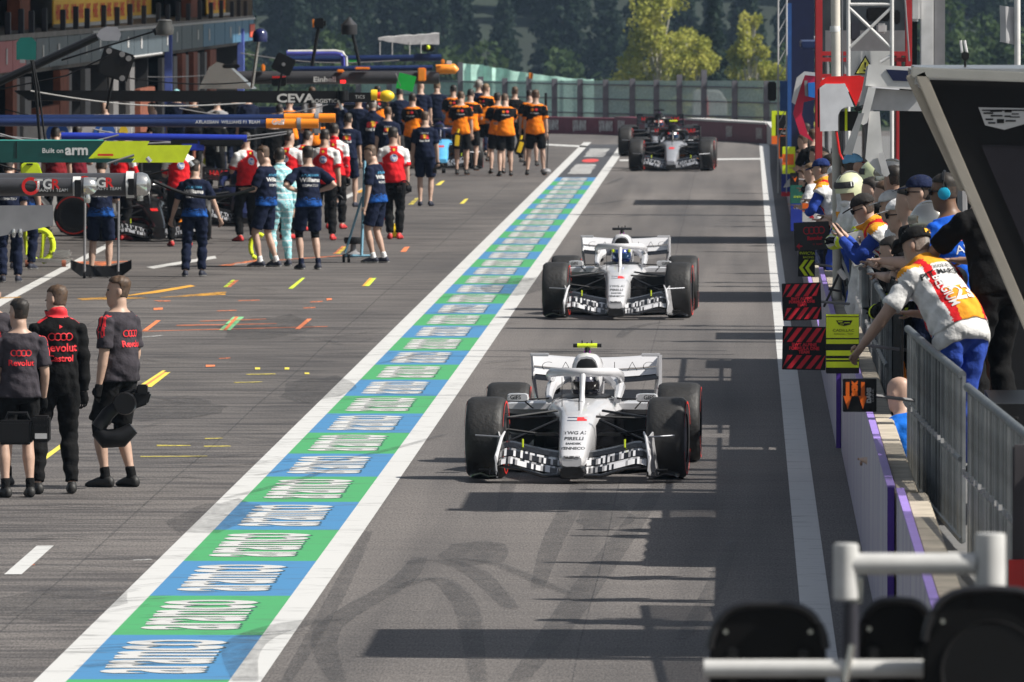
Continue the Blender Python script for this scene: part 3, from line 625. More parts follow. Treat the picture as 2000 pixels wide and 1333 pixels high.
        # suspension
        mb = MB()
        for a, b_ in (((.66, -.02, .52), (.17, -.18, .545)), ((.66, .03, .52), (.2, .48, .57)), ((.64, 0, .43), (.17, .12, .36)), ((.66, -.02, .20), (.16, -.16, .22)), ((.66, .03, .2), (.2, .5, .24)), ((.64, .08, .30), (.18, .25, .5))):
            mb.tube([(s * a[0], a[1], a[2]), (s * b_[0], b_[1], b_[2])], .017, 6, flat=.7)
        mb.build('suspension_arm', CARBON, r)
        mb = MB()
        for a, b_ in (((.62, 3.38, .5), (.2, 3.1, .46)), ((.62, 3.42, .5), (.15, 3.7, .42)), ((.62, 3.4, .22), (.2, 3.0, .2)), ((.62, 3.4, .22), (.15, 3.7, .2))): mb.tube([(s * a[0], a[1], a[2]), (s * b_[0], b_[1], b_[2])], .018, 6)
        mb.build('rear_suspension_arm', CARBON, r)
        MB().lathe([(.05, -.06), (.2, -.06), (.215, 0), (.2, .05), (.05, .05)], 20, (s * .66, 0, .355), 'X').build('brake_duct', CARBON, r)
        MB().box((s * .28, -.02, .385), (.19, .03, .03)).build('camera_pod', GLOSSBLK, r, bevel=.008)
        wheel(r, s * .785, 0, .355, .33, R(-2.8), s); wheel(r, s * .765, 3.4, .357, .385, 0, s)
        # rear wing end plates
        mb = MB(); pe = [(.575, 3.55, .94), (.585, 4.0, .94), (.585, 4.02, .68), (.56, 3.95, .5), (.46, 3.75, .34), (.42, 3.65, .36), (.53, 3.7, .55), (.57, 3.6, .72)]
        vs = [(s * x, y, z) for x, y, z in pe] + [(s * (x - .014), y, z) for x, y, z in pe]
        mb.add(vs, [tuple(range(8)), tuple(range(15, 7, -1))] + [(i, (i + 1) % 8, (i + 1) % 8 + 8, i + 8) for i in range(8)]); mb.build('rear_end_plate', B if not accent else CARBON, r)
        MB().box((s * .50, 3.56, .955), (.17, .03, .03)).build('wing_tip', B if not accent else CARBON, r, bevel=.006)
    def rw(y0, zc, hh, mat, nm, ys=.18):
        mb = MB(); vs = []; nx = 12
        for i in range(nx + 1):
            x = lerp(-.57, .57, i / nx); u = abs(x) / .57; zz = zc + .035 * u ** 2
            vs += [(x, y0, zz), (x, y0 + ys * .4, zz + hh * .8), (x, y0 + ys, zz + hh), (x, y0 + ys * .6, zz + hh * .2)]
        mb.add(vs, [(4 * i + q, 4 * i + 4 + q, 4 * i + 4 + (q + 1) % 4, 4 * i + (q + 1) % 4) for i in range(nx) for q in range(4)]); return mb.build(nm, mat, r)
    rw(3.55, .70, .06, GLOSSBLK, 'rear_wing_plane'); rw(3.62, .75, .055, B if not accent else CARBON, 'rear_wing_flap'); fl = rw(3.72, .82, .10, B if not accent else CARBON, 'rear_wing_flap')
    if detail:
        for t_, x in (('C', -.44), ('A', -.27), ('D', -.13), ('L', .19), ('A', .33), ('C', .47)):
            text(t_, .13, BLACK, fl, front_mx(x, 3.69, .84), offset=-.004, sx=1.25)
    elif accent:
        for x in (-.3, .3): text('HAAS', .13, accent, fl, front_mx(x, 3.69, .84), offset=.006)
    MB().box((0, 3.75, .55), (.03, .25, .4)).build('wing_pylon', CARBON, r)
    MB().box((0, 3.98, .33), (.1, .03, .07)).build('rain_light', RED, r)
    # on-board camera bar and sensors
    MB().tube([(0, 1.95, 1.0), (0, 1.95, 1.075)], [.03, .022], 8, flat=1.8).build('camera_post', BLACK, r); MB().box((0, 1.94, 1.035), (.055, .04, .02)).build('camera_post_band', MAGENTA, r)
    mb = MB(); mb.tube([(-.125, 1.94, 1.09), (.125, 1.94, 1.09)], .022, 8, flat=.8); mb.build('camera_bar', BLACK, r)
    if tcam: MB().tube([(-.088, 1.94, 1.09), (.088, 1.94, 1.09)], .0245, 8, flat=.85).build('camera_bar_sleeve', tcam, r)
    mb = MB()
    for x, h in ((-.045, .035), (0, .02), (.04, .035)): mb.tube([(x, 1.94, 1.1), (x, 1.94, 1.1 + h)], .006, 5)
    mb.tube([(.0, .3, .57), (0, .3, .76)], .005, 5).tube([(-.16, .55, .60), (-.16, .55, .86)], .003, 4); mb.build('antenna', BLACK, r)
    for s in (-1, 1): MB().tube([(s * .44, -.7, .3), (s * .44, -.7, .37)], .009, 5).build('wing_marker', LIME, r)
    if detail:
        bv = BVHTree.FromPolygons([v.co for v in bodyo.data.vertices], [tuple(p.vertices) for p in bodyo.data.polygons])
        def deco(me, mat, nm='lettering'):
            project(me, bv, (0, 1, -.02), .004); me.materials.append(mat); link(nm, me, bodyo)
        for t_, z, sz in (('TWG AI', .432, .036), ('PIRELLI', .386, .036), ('SANDISK', .346, .022), ('TENNECO', .308, .03)):
            me = text_mesh(t_, sz, offset=.001, sx=1.5); me.transform(front_mx(0, -1.3, z)); deco(me, BLACK)
        def rect(x0, x1, z0, z1, mat, nm='emblem'):
            mb = MB(); n = 6; mb.add([(lerp(x0, x1, i / n), -1.3, z) for i in range(n + 1) for z in (z0, z1)], [(2 * i, 2 * i + 2, 2 * i + 3, 2 * i + 1) for i in range(n)]); me = mb.mesh('emblem', []); me.materials.clear(); deco(me, mat, nm)
        rect(-.085, 0, .553, .559, NAVY); rect(-.085, 0, .528, .534, NAVY); rect(0, .085, .528, .559, RED)
        for k, (x0, x1) in enumerate(((-.07, -.03), (-.02, .02), (.03, .07))): rect(x0, x1, .233 + .004 * (k % 2), .247, BLACK)
        for k in range(2): rect(-.055 + .03 * k, .0 + .03 * k, .225, .231, BLACK)
    elif accent:
        bv = BVHTree.FromPolygons([v.co for v in bodyo.data.vertices], [tuple(p.vertices) for p in bodyo.data.polygons])
        mb = MB(); mb.add([(x, -1.3, z) for x in (-.06, 0, .06) for z in (.49, .53)], [(0, 2, 3, 1), (2, 4, 5, 3)]); me = mb.mesh('emblem', [accent]); project(me, bv, (0, 1, 0), .004); link('emblem', me, bodyo)
        for s in (-1, 1): MB().tube([(s * .52, 1.35, .20), (s * .62, 1.5, .26), (s * .66, 1.9, .3)], [.03, .06, .05], 8).build('pod_trim', accent if s < 0 else ORANGE, r)
    return r
def driver(car, label, helm, vis, suit, side):
    loc = car.matrix_basis @ Vector((0, 1.5, .55)); o_ = MB(); o_.loft([sring(y, 0, w, zb, zt, 12, .8) for y, w, zb, zt in ((-.05, .15, -.2, .08), (.05, .2, -.25, .12), (.2, .21, -.25, .10))])
    o_.tube([(0, .1, .05), (0, .1, .16)], .065, 10); b = o_.build('person', suit, None, loc, car.rotation_euler); tag(b, label, 'person', 'drivers in the moving cars')
    h = MB(); h.ell((0, .06, .205), (.128, .15, .135), 18, 12); ho = h.build('helmet', helm, b)
    rings = []
    for i in range(9):
        a = -1.15 + 2.3 * i / 8; rings.append([(math.sin(a) * .131, .06 - math.cos(a) * .154, .205 + z) for z in (-.035, .0, .035)])
    MB().loft(rings, closed=False).build('visor', vis, ho)
    for s in (-1, 1): MB().box((s * .105, .0, .27), (.03, .1, .05)).build('helmet_stripe', side, ho, bevel=.01)
    return b
def place(px, py): p = G(px, py); return (p.x, p.y, 0)
c1 = f1_car(place(1128, 935), R(-1.7), 'nearest white racing car with yellow camera bar above its airbox', PEARL, GLOSSBLK, PEARL, LIME, 'white racing cars')
c2 = copy_tree(c1); c2.location = place(1207, 621); c2.rotation_euler = (0, 0, R(-.9)); tag(c2, 'second white racing car with plain black camera bar above its airbox')
for ch in c2.children:
    if ch.name.startswith('camera_bar_sleeve'): bpy.data.objects.remove(ch); break
c3 = f1_car(place(1312, 334), R(-.8), 'black and silver racing car with yellow camera bar, leading the two dark cars', CARBON, GLOSSBLK, SILVER, LIME, 'dark racing cars', accent=RED, detail=False, nose_col=SILVER)
c4 = copy_tree(c3); c4.location = place(1285, 305); c4.rotation_euler = (0, 0, R(-.5)); tag(c4, 'rearmost dark racing car with plain black camera bar behind the other')
for ch in c4.children:
    if ch.name.startswith('camera_bar_sleeve'): bpy.data.objects.remove(ch); break
HELM1 = M('helmet_dark', (.05, .05, .07), .15, .2, .9, 14, coat=.5); HELM2 = M('helmet_blue', (.03, .06, .25), .15, .2, .5, 14, coat=.5)
SUITW = cloth('driver_white', (.6, .6, .6)); SUITK = cloth('driver_black', (.03, .03, .03))
bpy.context.view_layer.update()
driver(c1, 'driver in dark striped helmet inside the nearest white car', HELM1, M('visor_dark', (.015, .013, .013), .08), SUITW, WHITE)
driver(c2, 'driver in blue and yellow helmet inside the second white car', HELM2, VISOR, SUITW, LIME)
driver(c3, 'driver in pale helmet inside the leading dark car', M('helmet_pale', (.45, .47, .5), .2, .2), VISOR, SUITK, RED)
driver(c4, 'driver in red and white helmet inside the rearmost dark car', M('helmet_redwhite', (.5, .12, .1), .2, 0, .6, 9), VISOR, SUITK, WHITE)
# cars standing at their garages
for px, py, rz, body, lab in ((300, 470, 8, GLOSSBLK, 'black racing car standing among the red-shirted crew'), (470, 440, 4, NAVY, 'dark blue racing car half hidden behind the red crew'), (862, 330, 3, NAVY, 'navy racing car with blue nose half hidden behind the orange crew')):
    c = copy_tree(c3); c.location = place(px, py); c.rotation_euler = (0, 0, R(rz)); tag(c, lab, group='cars at the garages')
    for ch in list(c.children):
        if ch.name.startswith('camera_bar_sleeve'): bpy.data.objects.remove(ch); continue
        if ch.type == 'MESH' and ch.name.split('.')[0] in ('engine_cover', 'sidepod', 'halo', 'head_surround', 'body'):
            ch.material_slots[0].link = 'OBJECT'; ch.material_slots[0].material = M('sky_blue', (.1, .4, .7), .35) if (body == NAVY and ch.name.startswith('body') and px > 800) else body
# ------------------------------------------------------------------ people
SKINS = [M('skin_fair', (.44, .29, .22), .5, 0, .1, 9), M('skin_tan', (.34, .21, .15), .5, 0, .1, 9), M('skin_deep', (.16, .085, .05), .5, 0, .1, 9)]
HAIRS = {'dark': M('hair_dark', (.018, .014, .011), .6, 0, .4, 40), 'brown': M('hair_brown', (.07, .04, .022), .6, 0, .4, 40), 'fair': M('hair_fair', (.16, .10, .05), .6, 0, .4, 40), 'grey': M('hair_grey', (.25, .23, .21), .6, 0, .3, 40)}
SOLE = M('sole_white', (.6, .6, .58), .7)
ARMS = {'down': ((.13, .0, -1), (.06, .16, -1)), 'hips': ((.72, -.42, -.72), (-.75, .42, -.30)), 'front': ((.14, .32, -.9), (-.5, .8, .05)), 'reach': ((.08, .75, -.55), (.0, .95, -.2)),
        'rail': ((.22, .75, -.62), (-.1, .75, -.62)), 'behind': ((.25, -.38, -.9), (-.75, -.2, -.45)), 'fold': ((.2, .3, -.9), (-.85, .5, .12)), 'carry': ((.16, -.05, -1), (.0, .42, -.9)),
        'chin': ((.1, .6, -.75), (-.25, .55, .75)), 'away': ((.35, .1, -.9), (.3, .2, -.9)), 'up': ((.15, .6, -.2), (-.2, .7, .5)), 'wide': ((.5, .75, -.45), (.1, .8, -.55)), 'rest': ((.30, .34, -.86), (-.8, .5, .08)), 'plant': ((.35, .75, -.75), (.05, .15, -1))}
def ik(a, b, l1, l2, pole):
    d = b - a; L_ = min(d.length, (l1 + l2) * .999); u = d.normalized(); q = (l1 * l1 - l2 * l2 + L_ * L_) / (2 * L_)
    h = math.sqrt(max(0, l1 * l1 - q * q)); p = (pole - u * pole.dot(u)).normalized(); return a + u * q + p * h
def ering(c, x, y, rx, ry, n=12): return [c + x * (rx * math.cos(2 * math.pi * j / n)) + y * (ry * math.sin(2 * math.pi * j / n)) for j in range(n)]
def limb(mb, pts, rad, n=10):
    rings = []
    for i, p in enumerate(pts):
        t = (pts[min(i + 1, len(pts) - 1)] - pts[max(i - 1, 0)]).normalized(); u = Vector((1, 0, 0)) if abs(t.x) < .8 else Vector((0, 1, 0))
        y = t.cross(u).normalized(); x = y.cross(t).normalized(); r_ = rad[i] if hasattr(rad[i], '__len__') else (rad[i], rad[i]); rings.append(ering(p, x, y, r_[0], r_[1], n))
    mb.loft(rings)
def person(loc, rot, h, label, outfit, arms=('down', 'down'), head=0, nod=0, lean=0, feet=((.11, .0), (.11, .0)), ph=.962, twist=0, skin=0, hair='dark', group=None, vox=.016, extras=(), belly=1.0, name='person', fz=(0, 0)):
    S = h / 1.78; P = Vector((0, 0, ph)); lean = R(lean); u = Vector((0, math.sin(lean), math.cos(lean))); f = Vector((0, math.cos(lean), -math.sin(lean)))
    tw = Matrix.Rotation(R(twist), 3, u); X = tw @ Vector((1, 0, 0)); F = tw @ f
    mb = MB(); segs = []
    rings = []
    for d, rx, ry in ((-.10, .13, .10), (-.04, .165, .12), (.06, .165, .12 * belly), (.18, .155, .118 * belly), (.30, .165, .118), (.40, .185, .118), (.47, .178, .108), (.505, .142, .092), (.53, .092, .078), (.552, .066, .066), (.62, .060, .064)):
        t = max(0, min(1, d / .45)); x = (Vector((1, 0, 0)).lerp(X, t)).normalized(); y = f.lerp(F, t).normalized(); rings.append(ering(P + u * d, x, y, rx, ry, 14))
    mb.loft(rings); segs += [('torso', P - u * .06, P + u * .50, .15), ('neck', P + u * .54, P + u * .60, .055)]
    # head
    hu = (Matrix.Rotation(R(-nod), 3, 'X') @ (Vector((0, math.sin(lean * .35), math.cos(lean * .35)))))
    hf = Vector((0, hu.z, -hu.y)); hm = Matrix.Rotation(R(head), 3, hu); hx = hm @ Vector((1, 0, 0)); hy = hm @ hf
    HC = P + u * .562 + hu * .123 + hf * .018
    def hp(x, y, z): return HC + hx * x + hy * y + hu * z
    hr = []
    for z, rx, ry, oy in ((-.125, .035, .035, .045), (-.105, .055, .060, .03), (-.06, .066, .083, .012), (-.01, .073, .093, .002), (.04, .077, .098, -.004), (.085, .070, .088, -.008), (.112, .048, .062, -.01), (.126, .018, .024, -.01)): hr.append(ering(hp(0, oy, z), hx, hy, rx, ry, 14))
    mb.loft(hr)
    mb.loft([ering(hp(0, .088, .012), hx, hu, .009, .008, 6), ering(hp(0, .108, -.03), hx, hu, .014, .010, 6), ering(hp(0, .088, -.042), hx, hu, .014, .008, 6)])
    for s in (-1, 1): mb.loft([ering(hp(s * .068, -.005, -.005), hy, hu, .014, .026, 8), ering(hp(s * .086, -.012, -.002), hy, hu, .019, .032, 8), ering(hp(s * .092, -.012, 0), hy, hu, .012, .024, 8)])
    segs.append(('head', hp(0, 0, -.06), hp(0, 0, .05), .09))
    fingers = MB(); hands = []
    for i, s in enumerate((-1, 1)):      # arms: left then right of the body
        SH = P + u * .435 + X * (s * .182); A = arms[i]; A = ARMS[A] if isinstance(A, str) else A
        def V3(v): return (X * (s * v[0]) + Vector((0, 1, 0)) * v[1] * 1.0 + Vector((0, 0, 1)) * v[2]).normalized() if not twist else (X * (s * v[0]) + (tw @ Vector((0, 1, 0))) * v[1] + Vector((0, 0, 1)) * v[2]).normalized()
        ua, fa = V3(A[0]), V3(A[1]); EL = SH + ua * .285; WR = EL + fa * .255; HD = WR + fa * .085
        limb(mb, [P + u * .43 + X * (s * .10), SH, SH + ua * .10, SH + ua * .2, EL, EL + fa * .07, EL + fa * .17, WR, WR + fa * .03], [.07, .064, .057, .052, .043, .044, .036, .027, .028])
        side = (X * s); up_ = fa.cross(side).normalized(); sd = up_.cross(fa).normalized()
        mb.loft([ering(WR + fa * d, up_, sd, a_, b_, 8) for d, a_, b_ in ((-.01, .022, .027), (.03, .018, .038), (.08, .016, .042), (.10, .010, .036))])
        curl = -up_ if up_.dot(Vector((0, 1, 0))) < 0 else up_
        inn = -side
        for q in range(4):
            o_ = sd * (-.031 + .0205 * q); l_ = (.062, .072, .068, .052)[q]; k0 = WR + fa * .088 + o_; k1 = k0 + (fa + inn * .35).normalized() * l_ * .55; k2 = k1 + (fa * .6 + inn * .8).normalized() * l_ * .5
            fingers.tube([k0, k1, k2], [.0095, .0088, .006], 6)
        th0 = WR + fa * .03 + curl * .02 + sd * .03; fingers.tube([th0, th0 + (fa * .7 + curl * .5 + inn * .4).normalized() * .04, th0 + (fa * .9 + curl * .35 + inn * .5).normalized() * .07], [.011, .010, .007], 6)
        segs += [('ua%d' % i, SH, EL, .05), ('fa%d' % i, EL, WR, .036), ('hand%d' % i, WR + fa * .015, HD + fa * .05, .035)]; hands.append((WR.copy(), HD.copy(), fa.copy()))
    for i, s in enumerate((-1, 1)):
        HJ = P + Vector((s * .088, 0, -.04)); lat, fw = feet[i]; AN = Vector((s * lat, fw, .09 + fz[i])); KN = ik(HJ, AN, .43, .43, Vector((s * .12, 1, 0)))
        limb(mb, [HJ + Vector((-s * .01, 0, .06)), HJ, HJ.lerp(KN, .3), HJ.lerp(KN, .7), KN, KN.lerp(AN, .15), KN.lerp(AN, .38), KN.lerp(AN, .75), AN, AN + Vector((0, 0, -.05))], [.088, .092, .086, .066, .056, .054, .058, .039, .036, .038], 12)
        fo = Matrix.Rotation(R(-s * 9), 3, 'Z')
        def ft(y, z): return AN + fo @ Vector((0, y, z - .09))
        mb.loft([ering(ft(y, zc), fo @ Vector((1, 0, 0)), Vector((0, 0, 1)), w, hh, 10) for y, zc, w, hh in ((-.075, .035, .022, .028), (-.06, .045, .034, .042), (0, .055, .039, .052), (.07, .042, .043, .04), (.13, .030, .046, .028), (.175, .022, .036, .018), (.195, .02, .018, .012))])
        segs += [('th%d' % i, HJ, KN, .075), ('sh%d' % i, KN, AN + Vector((0, 0, .0)), .048), ('foot%d' % i, ft(-.05, .035), ft(.16, .025), .04)]
    me = bpy.data.meshes.new('t'); me.from_pydata(mb.v, [], mb.f); ob = bpy.data.objects.new('t', me)
    md = ob.modifiers.new('r', 'REMESH'); md.mode = 'VOXEL'; md.voxel_size = vox; md = ob.modifiers.new('s', 'SMOOTH'); md.iterations = 3; md.factor = .5
    body = evaluated(ob); bpy.data.objects.remove(ob); bpy.data.meshes.remove(me)
    n = len(body.vertices); V = np.empty(n * 3, np.float32); body.vertices.foreach_get('co', V); V = V.reshape(-1, 3)
    NN = np.empty(n * 3, np.float32); body.vertices.foreach_get('normal', NN); NN = NN.reshape(-1, 3)
    D = np.empty((len(segs), n)); T = np.empty((len(segs), n))
    for k, (lb, a, b, r_) in enumerate(segs):
        a, b = np.array(a), np.array(b); ab = b - a; t = ((V - a) @ ab) / (ab @ ab); tc = np.clip(t, 0, 1); D[k] = np.linalg.norm(V - (a + tc[:, None] * ab), axis=1) / r_; T[k] = t
    L_ = D.argmin(0); names = np.array([s_[0] for s_ in segs]); lab = names[L_]; t = T[L_, np.arange(n)]
    th = (V - np.array(P)) @ np.array(u)                     # height along the spine
    bx = (V - np.array(P)) @ np.array(X); hv = (V - np.array(HC)); hc = np.stack([hv @ np.array(hx), hv @ np.array(hy), hv @ np.array(hu)], 1)
    part = lambda p: np.char.startswith(lab, p)
    nf = len(body.polygons); quads = np.empty(nf * 4, np.int32); ok = len(body.loops) == nf * 4
    if ok: body.loops.foreach_get('vertex_index', quads); quads = quads.reshape(-1, 4)
    wr = 1.1 * np.sin(V[:, 2] * 34 + 9 * np.sin(V[:, 0] * 7 + V[:, 1] * 5)) * np.cos(V[:, 0] * 13 - V[:, 1] * 11) + .7 * np.sin(V[:, 0] * 37 + V[:, 2] * 29) * np.cos(V[:, 1] * 41 - V[:, 2] * 23) + .6 * np.sin(V[:, 2] * 61 + V[:, 0] * 17)
    def shell(nm, mask, off, mats, mfun=None, wrinkle=.0042, par=None):
        fm = mask[quads].sum(1) >= 3; q = quads[fm]
        if not len(q): return None
        ids = np.unique(q); mp = -np.ones(n, int); mp[ids] = np.arange(len(ids)); o_ = off if not hasattr(off, '__len__') else off[ids][:, None]
        A_ = V[ids] + NN[ids] * (o_ + wrinkle * wr[ids][:, None]); q2 = mp[q]
        ed = np.stack([q2, np.roll(q2, -1, 1)], 2).reshape(-1, 2); key = np.sort(ed, 1); uq, ix, ct = np.unique(key, axis=0, return_index=True, return_counts=True)
        be = ed[ix[ct == 1]]; m_ = len(A_); In = V[ids] - NN[ids] * .004
        bs = np.unique(be)
        for _ in range(6):
            for AR in (A_, In):
                ac = np.zeros_like(AR); cn = np.zeros(m_); np.add.at(ac, be[:, 0], AR[be[:, 1]]); np.add.at(ac, be[:, 1], AR[be[:, 0]]); np.add.at(cn, be[:, 0], 1); np.add.at(cn, be[:, 1], 1); AR[bs] = .5 * AR[bs] + .5 * ac[bs] / cn[bs][:, None]
        faces = q2.tolist() + [[int(b), int(a), int(a) + m_, int(b) + m_] for a, b in be]
        sm = bpy.data.meshes.new(nm); sm.from_pydata(np.concatenate([A_, In]).tolist(), [], faces)
        for m__ in (mats if isinstance(mats, (list, tuple)) else [mats]): sm.materials.append(m__)
        if mfun is not None:
            mi = np.zeros(len(faces), np.int32); c = V[q].mean(1); mi[:len(q)] = mfun(dict(th=th[q].mean(1), x=bx[q].mean(1), lab=lab[q[:, 0]], t=t[q].mean(1), z=c[:, 2], hc=hc[q].mean(1), ny=(NN[q].mean(1) @ np.array(F)))); sm.polygons.foreach_set('material_index', mi)
        sm.polygons.foreach_set('use_smooth', np.ones(len(faces), bool)); return link(nm, sm, par or root)
    # fingers join the body mesh
    bm = bmesh.new(); bm.from_mesh(body); fm_ = bpy.data.meshes.new('f'); fm_.from_pydata(fingers.v, [], fingers.f); bm.from_mesh(fm_); bpy.data.meshes.remove(fm_)
    for fc in bm.faces: fc.smooth = True
    body2 = bpy.data.meshes.new('person'); bm.to_mesh(body2); bm.free(); body2.materials.append(SKINS[skin]); nfing = len(fingers.f)
    root = link(name, body2, None, loc, (0, 0, R(rot))); root.scale = (S, S, S); tag(root, label, 'person', group); bpy.data.meshes.remove(body)
    ctx = dict(shell=shell, root=root, lab=lab, t=t, th=th, V=V, N=NN, hc=hc, part=part, bx=bx, P=P, u=u, F=F, X=X, hp=hp, hx=hx, hy=hy, hu=hu, hands=hands, n=n, nfing=nfing)
    if hair: # short hair
        z = hc[:, 2]; y = hc[:, 1]; hm_ = part('head') & ((z > .066 + .15 * np.maximum(0, y)) | ((y < -.012) & (z > -.05 - .35 * (y + .02)*0) & (np.abs(hc[:, 0]) < .083))) & ~((np.abs(hc[:, 0]) > .078) & (z < .035))
        hn = .5 + .5 * np.sin(V[:, 0] * 171 + V[:, 1] * 93) * np.sin(V[:, 1] * 147 + V[:, 2] * 121)
        HM = HAIRS[hair]; fade_m = M('hair_side_' + hair, tuple(.55 * a for a in {'dark': (.09, .06, .045), 'brown': (.16, .10, .07), 'fair': (.30, .19, .13), 'grey': (.34, .27, .23)}[hair]), .7, 0, .3, 60)
        shell('hair', hm_, .003 + .014 * np.clip((z - .03) / .07, 0, 1) * (.45 + .75 * hn), [HM, fade_m], lambda d: ((d['hc'][:, 2] < .038) & (np.abs(d['hc'][:, 0]) > .03) | (d['hc'][:, 2] < -.012)).astype(np.int32), wrinkle=.0)
    if vox < .0155:
        mbE = MB()
        for s in (-1, 1): mbE.ell(tuple(hp(s * .031, .084, .014)), (.011, .011, .008), 8, 5)
        mbE.build('eyes', M('eye_dark', (.03, .025, .02), .2), root)
    outfit(ctx)
    for e in extras: e(ctx)
    return root
def back_text(c, body, z, size, mat, par, front=False, nm='lettering', me=None, dx=0, **k):
    so_ = par; bv = BVHTree.FromPolygons([v.co for v in so_.data.vertices], [tuple(p.vertices) for p in so_.data.polygons])
    me = me or text_mesh(body, size, **k); d = -1 if front else 1; F, X, u = c['F'], c['X'], c['u']; o_ = c['P'] + u * z + X * (dx * (1 if not front else -1)) - F * (1.0 * d)
    xx = X * d; m4 = Matrix(((xx.x, u.x, -F.x * d, o_.x), (xx.y, u.y, -F.y * d, o_.y), (xx.z, u.z, -F.z * d, o_.z), (0, 0, 0, 1)))
    me.transform(m4); dd = F * d
    for v in me.vertices:
        hit = bv.ray_cast(v.co, dd)
        v.co = (hit[0] - dd * .006) if hit[0] is not None else v.co + dd * .88
    me.materials.clear(); me.materials.append(mat); return link(nm, me, par)
def disc_mesh(r_, n=18, sx=1, ring=0):
    mb = MB()
    if ring: mb.add([(q * math.cos(2 * math.pi * j / n) * sx, q * math.sin(2 * math.pi * j / n), 0) for j in range(n) for q in (r_, r_ - ring)], [(2 * j, 2 * ((j + 1) % n), 2 * ((j + 1) % n) + 1, 2 * j + 1) for j in range(n)])
    else: mb.add([(0, 0, 0)] + [(q * math.cos(2 * math.pi * j / n) * sx, q * math.sin(2 * math.pi * j / n), 0) for q in (r_ * .5, r_) for j in range(n)], [(0, 1 + j, 1 + (j + 1) % n) for j in range(n)] + [(1 + j, 1 + n + j, 1 + n + (j + 1) % n, 1 + (j + 1) % n) for j in range(n)])
    return mb.mesh('emblem', [])
# clothing
def top(c, mats, mf=None, sleeve=.82, long=False, name='shirt', fit=.014, low=-.06, collar=.0):
    lab, t, th, p = c['lab'], c['t'], c['th'], c['part']
    m = (p('torso') & (th > low) & ((th < .512) | long)) | (p('th') & (th > low)) | (p('neck') & (th < .528 + collar)) | (p('ua') & ((t < sleeve) | long)) | (p('fa') & (t < .94) & long)
    off = np.full(c['n'], fit); off += np.where(p('ua') & (not long), .012 * np.clip(t, 0, 1), 0); off += np.where(p('torso') | p('th'), .016 * np.clip((.15 - th) / .2, 0, 1), 0)
    return c['shell'](name, m, off, mats, mf)
def shorts(c, mat, to=.82, flare=.03, name='shorts', high=.04, mf=None):
    lab, t, th, p = c['lab'], c['t'], c['th'], c['part']; m = ((p('torso') & (th < high)) | (p('th') & (t < to)))
    off = .012 + np.where(p('th'), flare * np.clip(t, 0, 1), 0); return c['shell'](name, m, off, mat, mf)
def trousers(c, mat, loose=.016, name='trousers', mf=None):
    p, t, th = c['part'], c['t'], c['th']; m = (p('torso') & (th < .04)) | p('th') | (p('sh') & (t < .97)); off = .010 + np.where(p('sh'), loose * np.clip(.4 + t, 0, 1.2), loose * .7); return c['shell'](name, m, off, mat, mf, .005)
def shoes(c, mat, sole=SOLE):
    p = c['part']; V = c['V']; return c['shell']('shoe', p('foot') | (p('sh') & (c['t'] > .985)), .006, [mat, sole], lambda d: (d['z'] < .022).astype(np.int32), 0)
def socks(c, mat, fr=.72): p = c['part']; return c['shell']('sock', p('sh') & (c['t'] > fr), .006, mat, None, 0)
def leggings(c, mat, to=.2): p = c['part']; return c['shell']('leggings', (p('th') & (c['t'] > .5)) | (p('sh') & (c['t'] < to)), .006, mat, None, 0)
def gloves(c, mat):
    me = c['root'].data; me.materials.append(mat); k = len(me.polygons); mi = np.zeros(k, np.int32); mi[k - c['nfing']:] = 1; me.polygons.foreach_set('material_index', mi); p = c['part']; return c['shell']('glove', p('hand') | (p('fa') & (c['t'] > .93)), .009, mat, None, 0)
def suit(c, mats, mf=None, fit=.022, name='overalls'):
    p, t, th = c['part'], c['t'], c['th']; m = p('torso') | p('ua') | (p('fa') & (t < .95)) | p('th') | (p('sh') & (t < .98)) | (p('neck') & (th < .575)); return c['shell'](name, m, fit, mats, mf, .005)
KNAVY = cloth('navy', (.007, .011, .030)); KBLUE = cloth('royal', (.012, .075, .30)); KBLACK = cloth('black', (.0065, .0065, .007)); KRED = cloth('red', (.62, .016, .022)); KWHITE = cloth('white', (.68, .68, .68))
KORANGE = cloth('orange', (.85, .22, .012)); KCHAR = cloth('charcoal', (.045, .04, .048)); KAQUA = cloth('aqua', (.28, .56, .60)); KSKY = cloth('sky', (.03, .3, .62)); KVIS = cloth('hi_vis', (.62, .75, .03)); KGREY = cloth('grey', (.25, .25, .26)); KBRAND = cloth('workblue', (.03, .07, .36)); KSAND = cloth('sand', (.45, .36, .2))
SHOE_N = M('shoe_navy', (.015, .018, .035), .7); SHOE_K = M('shoe_black', (.012, .012, .012), .6); SHOE_R = M('shoe_red', (.5, .03, .03), .6); SHOE_O = M('shoe_orange', (.6, .2, .05), .6)
PRINT_R = M('print_red', (.7, .02, .03), .7); PRINT_W = M('print_white', (.7, .7, .7), .7); PRINT_B = M('print_blue', (.03, .12, .45), .7); PRINT_Y = M('print_yellow', (.85, .6, .03), .7)
def o_audi(tights=False, back=True):
    def f(c):
        def mf(d): return (((d['lab'] == 'ua0') | (d['lab'] == 'ua1') | (d['th'] > .40)) & (np.abs(d['ny']) < .45) & (np.abs(d['x']) > .10) & (d['t'] < .62) & (d['th'] > .30) & ((np.abs(d['ny'] * 100) % 22) > 6)).astype(np.int32)
        s = top(c, [KCHAR, PRINT_R], mf, .8); shorts(c, KBLACK, .9); shoes(c, SHOE_K, SHOE_K); socks(c, KBLACK, .80)
        if tights: leggings(c, KBLACK)
        gloves(c, KBLACK)
        if back:
            for i in range(4): back_text(c, '', .34, 0, PRINT_R, s, nm='ring_emblem', me=disc_mesh(.03, 14, 1, .009), dx=-.066 + .044 * i)
            back_text(c, 'Revolut', .25, .075, PRINT_R, s, offset=.0015)
    return f
